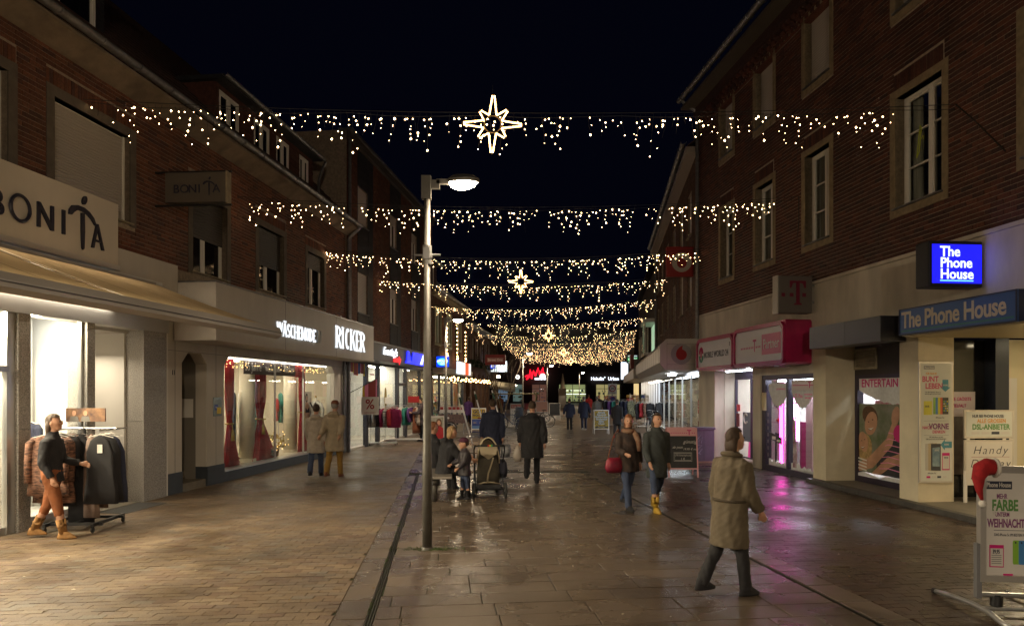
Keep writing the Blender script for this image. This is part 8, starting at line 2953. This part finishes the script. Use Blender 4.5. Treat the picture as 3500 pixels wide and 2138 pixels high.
    if coat:
        c = coat_w
        L_ = coat_len
        ct.loft([sec(-L_, .205 * c, .165 * c), sec(-L_ * .5, .20 * c, .155 * c), sec(.0, .19 * c, .145 * c), sec(.16, .175 * c, .14 * c), sec(.32, .19 * c, .15 * c, .01), sec(.44, .20 * c, .145 * c), sec(.52, .165 * c, .115 * c), sec(.57, .09, .085), sec(.625, .08, .08)], 22)
        for sh, el, wr_, d2, sx in aj:
            ct.tube([S(sh + Vector((-sx * .05, 0, 0))), S(sh), S(sh.lerp(el, .5)), S(el), S(el.lerp(wr_, .5)), S(wr_ - d2 * .005)], [.08 * s * c, .085 * s * c, .076 * s * c, .072 * s * c, .064 * s * c, .054 * s * c], 12)
        if hood:
            ct.loft([(S(T(.50, -.10)), .14 * s, .07 * s), (S(T(.57, -.13)), .13 * s, .075 * s), (S(T(.62, -.10)), .09 * s, .05 * s)], 12)
        remesh(ct, 'coat', coat, t, vox, 5)
    for k, (hip, kn, an, b) in enumerate(lj):
        q = MB().sh()
        f0 = an + Vector((0, .065, -.07))
        q.loft([(S(an + Vector((0, -.045, -.0745))), .048 * s, .135 * s), (S(an + Vector((0, -.045, -.05))), .05 * s, .135 * s), (S(an + Vector((0, -.025, -.015))), .046 * s, .10 * s), (S(an + Vector((0, .0, .03))), .05 * s, .058 * s)], 16)
        if boots:
            q.tube([S(an + Vector((0, 0, .0))), S(an + (kn - an) * .5), S(an + (kn - an) * boots)], [.052 * s, .066 * s, .072 * s], 14)
        q.build('shoe' if not boots else 'boot', shoe or c_black, t)
    if hair:
        q = MB()
        q.add([HP((v[0] * .086, .014 + v[1] * .108, .022 + v[2] * .108)) for v in hv.v if True], hv.f)
        keep = [i for i, v in enumerate(hv.v) if not (v[1] < -.25 and v[2] < .42)]
        ks = set(keep)
        q2 = MB().sh()
        idx = {i: j for j, i in enumerate(keep)}
        q2.add([q.v[i] for i in keep], [tuple(idx[i] for i in f) for f in hv.f if all(i in ks for i in f)])
        if hair_len:
            q2.loft([(HP((0, .05, .02)), .082 * s * hk, .058 * s * hk), (HP((0, .06, -.08)), .085 * s * hk, .05 * s * hk), (HP((0, .06, -.10 - hair_len)), .075 * s * hk, .035 * s * hk)], 16, wave=lambda i, a: .05 * sin(a * 7 + i))
        q2.build('hair', hair, t)
    if hat:
        q = MB().sh()
        q.loft([(HP((0, .008, .03)), .089 * s * hk, .108 * s * hk), (HP((0, .010, .07)), .090 * s * hk, .109 * s * hk), (HP((0, .012, .11)), .075 * s * hk, .09 * s * hk), (HP((0, .012, .135)), .035 * s * hk, .04 * s * hk)], 18)
        q.build('hat', hat, t)
    return t, S, T, aj, lj


h_blond = M('blond_hair', (.30, .19, .09), .7, var=.35, scale=30, stretch=(1, 1, .2), bump=1., bscale=45)
h_brown = M('brown_hair', (.05, .028, .016), .7, var=.35, scale=30, stretch=(1, 1, .2), bump=1., bscale=45)
h_red = M('ginger_hair', (.20, .07, .025), .7, var=.35, scale=30, stretch=(1, 1, .2), bump=1., bscale=45)
h_grey = M('grey_hair', (.22, .20, .18), .8, var=.3, scale=30)
c_coatb = cloth_mat('beige_coat', (.30, .235, .16))
c_coatl = cloth_mat('pale_jacket', (.40, .34, .28))
c_jean = cloth_mat('denim', (.035, .05, .10))
c_orange = cloth_mat('orange_tights', (.20, .062, .018))
c_mustard = cloth_mat('mustard_trousers', (.22, .12, .02))
c_tan = M('tan_suede', (.26, .13, .04), .85, var=.3, scale=12)
c_yel = M('yellow_boot', (.40, .24, .02), .6)
FX = pi / 2

person('woman in a dark jacket and orange tights walking past the near clothes stand', -6.30, 9.62, FX + .15, 1.66, legs=((15, 4), (-13, 14)), arms=((-6, 8, 35), (10, 8, 66)), coat=c_black, coat_len=.10, coat_w=.90, trouser=c_orange, shoe=c_tan, hair=h_brown, hair_len=.13, boots=.25)
person('woman in a pale jacket and jeans walking away beside the lingerie window', -4.66, 16.7, pi + .1, 1.66, legs=((12, 4), (-12, 18)), coat=c_coatl, coat_len=.34, coat_w=1.1, trouser=c_jean, shoe=c_black, hair=h_brown, hood=True, hat=None)
person('elderly man in a beige jacket and mustard trousers, hands behind his back', -4.18, 16.55, pi - .1, 1.74, legs=((10, 4), (-12, 16)), arms=((-28, 6, -22), (-28, 6, -22)), coat=c_coatb, coat_len=.32, coat_w=1.12, trouser=c_mustard, shoe=c_brown, hair=h_grey, hat=c_brown, hood=True)
person('person in a dark hat and brown jacket browsing at the clothes rail', -3.62, 28.4, FX * -.9, 1.74, legs=((4, 2), (-4, 6)), arms=((40, 6, 50), (30, 6, 60)), coat=M('dark_down_jacket', (.045, .030, .035), .5, bump=.6, bscale=14), coat_len=.25, trouser=c_black, hair=h_brown, hat=c_black, head=(0, 18), lean=6)
# sitting woman and child on the bench
person('blonde woman in a black coat sitting on the bench with her back turned', -1.28, 13.32, FX + .35 + pi * .0, 1.64, legs=((78, 74), (74, 62)), arms=((38, 6, 40), (44, 4, 35)), sit=.54, lean=10, coat=c_black, coat_len=.16, coat_w=1.16, trouser=c_black, shoe=c_black, hair=h_blond, hair_len=.04, boots=.75, hood=True, head=(12, 8))
person('grey haired man sitting on the bench beyond the blonde woman', -1.62, 14.3, FX + .6, 1.70, legs=((78, 74), (74, 66)), arms=((20, 8, 40), (20, 8, 40)), sit=.54, coat=c_black, coat_len=.12, trouser=c_black, hair=h_red, head=(0, 10), vox=.018)
person('small child in a dark quilted jacket and plum cap standing before the seated woman', -.88, 13.05, -FX + .35, 1.08, legs=((5, 2), (-5, 4)), arms=((25, 10, 40), (18, 12, 30)), coat=M('child_jacket', (.028, .022, .026), .55, bump=.6, bscale=16), coat_len=.20, coat_w=1.2, trouser=c_jean, shoe=c_black, boots=.5, hat=M('plum_knit', (.06, .012, .03), .9, bump=1., bscale=60), hair=h_brown, child=True, head=(0, 4), vox=.012)
for (x, y, lb) in ((-.80, 13.0, ''),):
    pass
person('man in a dark jacket and jeans walking past the gold advertising stand', -.47, 17.2, pi + .05, 1.78, legs=((14, 6), (-16, 26)), arms=((-10, 8, 10), (8, 12, 12)), coat=c_navy, coat_len=.24, coat_w=1.15, trouser=c_jean, hair=h_brown)
sb = thing('shopping_bag', 'small dark carrier bag with pale print in the hand of the man in jeans', 'bag', (-.15, 17.15, .42), .2)
MB().sh().loft([((0, 0, 0), .10, .06), ((0, 0, .15), .13, .07), ((0, 0, .30), .11, .03)], 14).build('bag_body', M('print_bag', (.05, .05, .06), .4, col2=(.40, .40, .42), scale=7), sb)
MB().tube([(-.06, 0, .29), (-.03, 0, .42), (.03, 0, .42), (.06, 0, .29)], .006, 5).build('handle', m_black, sb)
person('man all in black walking away in the middle of the street', .44, 15.3, pi - .08, 1.74, legs=((8, 3), (-18, 34)), arms=((-12, 14, 15), (10, 14, 12)), coat=c_black, coat_len=.36, coat_w=1.25, trouser=c_black, hair=h_brown, hood=True, head=(0, 20))
pb = thing('plastic_bag', 'pale translucent plastic bag carried by the man in black', 'bag', (.12, 15.3, .48), 0)
MB().sh().loft([((0, 0, 0), .07, .05), ((0, 0, .1), .11, .07), ((0, 0, .25), .08, .05), ((0, 0, .36), .02, .02)], 14, wave=lambda i, a: .08 * sin(a * 5 + i)).build('bag_body', M('pale_plastic', (.35, .30, .26), .35), pb)
person('woman in a navy jacket, left of the couple holding hands', 3.02, 36.9, pi, 1.60, legs=((6, 3), (-6, 10)), arms=((2, 16, 4), (0, 22, 0)), coat=c_navy, coat_len=.22, coat_w=1.1, trouser=c_black, hair=h_brown, vox=.02)
person('man in a navy jacket with pale shoes, right of the couple holding hands', 3.78, 36.9, pi, 1.70, legs=((6, 3), (-6, 10)), arms=((0, 22, 0), (2, 14, 4)), coat=c_navy, coat_len=.30, coat_w=1.1, trouser=c_navy, shoe=c_white, hair=h_grey, vox=.02)
person('dark figure standing right of the gold notice board', 4.55, 30.4, pi - .3, 1.62, legs=((4, 2), (-6, 10)), coat=c_black, coat_len=.3, trouser=c_black, shoe=c_red, hair=h_brown, vox=.02)
person('ginger haired woman in a patterned scarf with a red handbag', 1.98, 12.0, pi * .12, 1.58, legs=((16, 6), (-14, 24)), arms=((10, 10, 70), (-8, 12, 20)), coat=cloth_mat('dark_patterned_jacket', (.06, .035, .025), (.018, .014, .016), 7), coat_len=.20, coat_w=1.1, trouser=c_jean, shoe=c_black, hair=h_red, hair_len=.10, head=(-25, 8))
sc = thing('scarf', 'rust and cream patterned scarf round the neck of the ginger haired woman', 'scarf', (1.98, 12.0, 1.30), pi * .12)
MB().sh().ring((0, -.02, .03), .085, .045, 18, 8, 'z').tube([(.05, -.10, .03), (.09, -.19, -.12), (.11, -.20, -.30)], [.045, .05, .04], 8).build('cloth', cloth_mat('rust_scarf', (.16, .05, .025), (.20, .14, .09), 22), sc)
hb3 = thing('handbag', 'red shoulder handbag on a long strap at the hip of the ginger haired woman', 'bag', (1.72, 11.85, .64), .35)
MB().sh().loft([((0, 0, 0), .13, .06), ((0, 0, .08), .17, .08), ((0, 0, .2), .15, .06), ((0, 0, .25), .10, .03)], 16).build('bag_body', M('red_leather', (.26, .012, .03), .4, col2=(.12, .01, .03), scale=8), hb3)
MB().tube([(-.12, 0, .22), (.02, .05, .62), (.14, .10, .72)], .010, 5).tube([(.12, 0, .22), (.10, .08, .5), (.14, .10, .72)], .010, 5).build('strap', c_brown, hb3)
person('woman in jeans and yellow ankle boots in front of the pink chalkboard', 2.42, 11.75, pi * .1, 1.60, legs=((12, 4), (-10, 20)), arms=((5, 10, 30), (-8, 10, 20)), coat=cloth_mat('dark_teal_coat', (.03, .035, .035)), coat_len=.30, trouser=c_jean, shoe=c_yel, hair=h_brown, hair_len=.06, boots=.22)
t_, S_, T_, _a, _l = person('woman in a long beige coat stepping across the slabs, nearest walker', 2.16, 6.95, pi * .62, 1.60, legs=((10, 3), (-12, 18)), arms=((10, 6, 25), (-10, 6, 18)), lean=3, coat=cloth_mat('dark_beige_coat', (.115, .088, .056)), coat_len=.40, coat_w=1.15, trouser=c_black, shoe=c_black, hair=h_brown, hair_len=.05, vox=.012)
MB().sh().tube([S_(T_(.10)) + Vector((cos(a) * .190, sin(a) * .152, 0)) for a in np.linspace(0, 2 * pi, 25)[:-1]], .014, 6, closed=True).build('belt', cloth_mat('belt_brown', (.05, .035, .02)), t_)
MB().sh().tube([S_(T_(.585)) + Vector((cos(a) * .085, sin(a) * .085 + .012, .012 * sin(a))) for a in np.linspace(-.9, pi + .9, 16)], .024, 8).build('collar', cloth_mat('dark_beige_coat', (.115, .088, .056)), t_)
# far shoppers
for k, (x, y, rz, hh, ct, tr, hr_, lb) in enumerate((
        (4.9, 40.5, pi, 1.72, c_grey, c_black, h_grey, 'far shopper in a grey coat just right of the couple holding hands'),
        (6.2, 50, 0, 1.74, c_black, c_jean, h_brown, 'far shopper in a black jacket left of the goods table'),
        (6.9, 52, .4, 1.66, c_navy, c_black, h_brown, 'far shopper in navy below the traffic sign'),
        (7.6, 56, 0, 1.7, c_brown, c_black, h_blond, 'far shopper in a brown coat behind the others at the right hand shops'),
        (5.9, 54, pi, 1.75, c_red, c_black, h_brown, 'far shopper in a dark red jacket before the yellow lit shop'),
        (9.6, 54, 0, 1.7, c_black, c_black, h_brown, 'dark far shopper between the card stands'),
        (-2.6, 42, pi, 1.68, c_violet, c_navy, h_brown, 'shopper in a violet coat left of the gold advertising stand'),
        (-1.0, 60, pi, 1.7, c_brown, c_black, h_red, 'far stroller in brown beyond the giant ski poles'))):
    person(lb, x, y, rz, hh, coat=ct, coat_len=.3, coat_w=1.1, trouser=tr, hair=hr_, vox=.026)
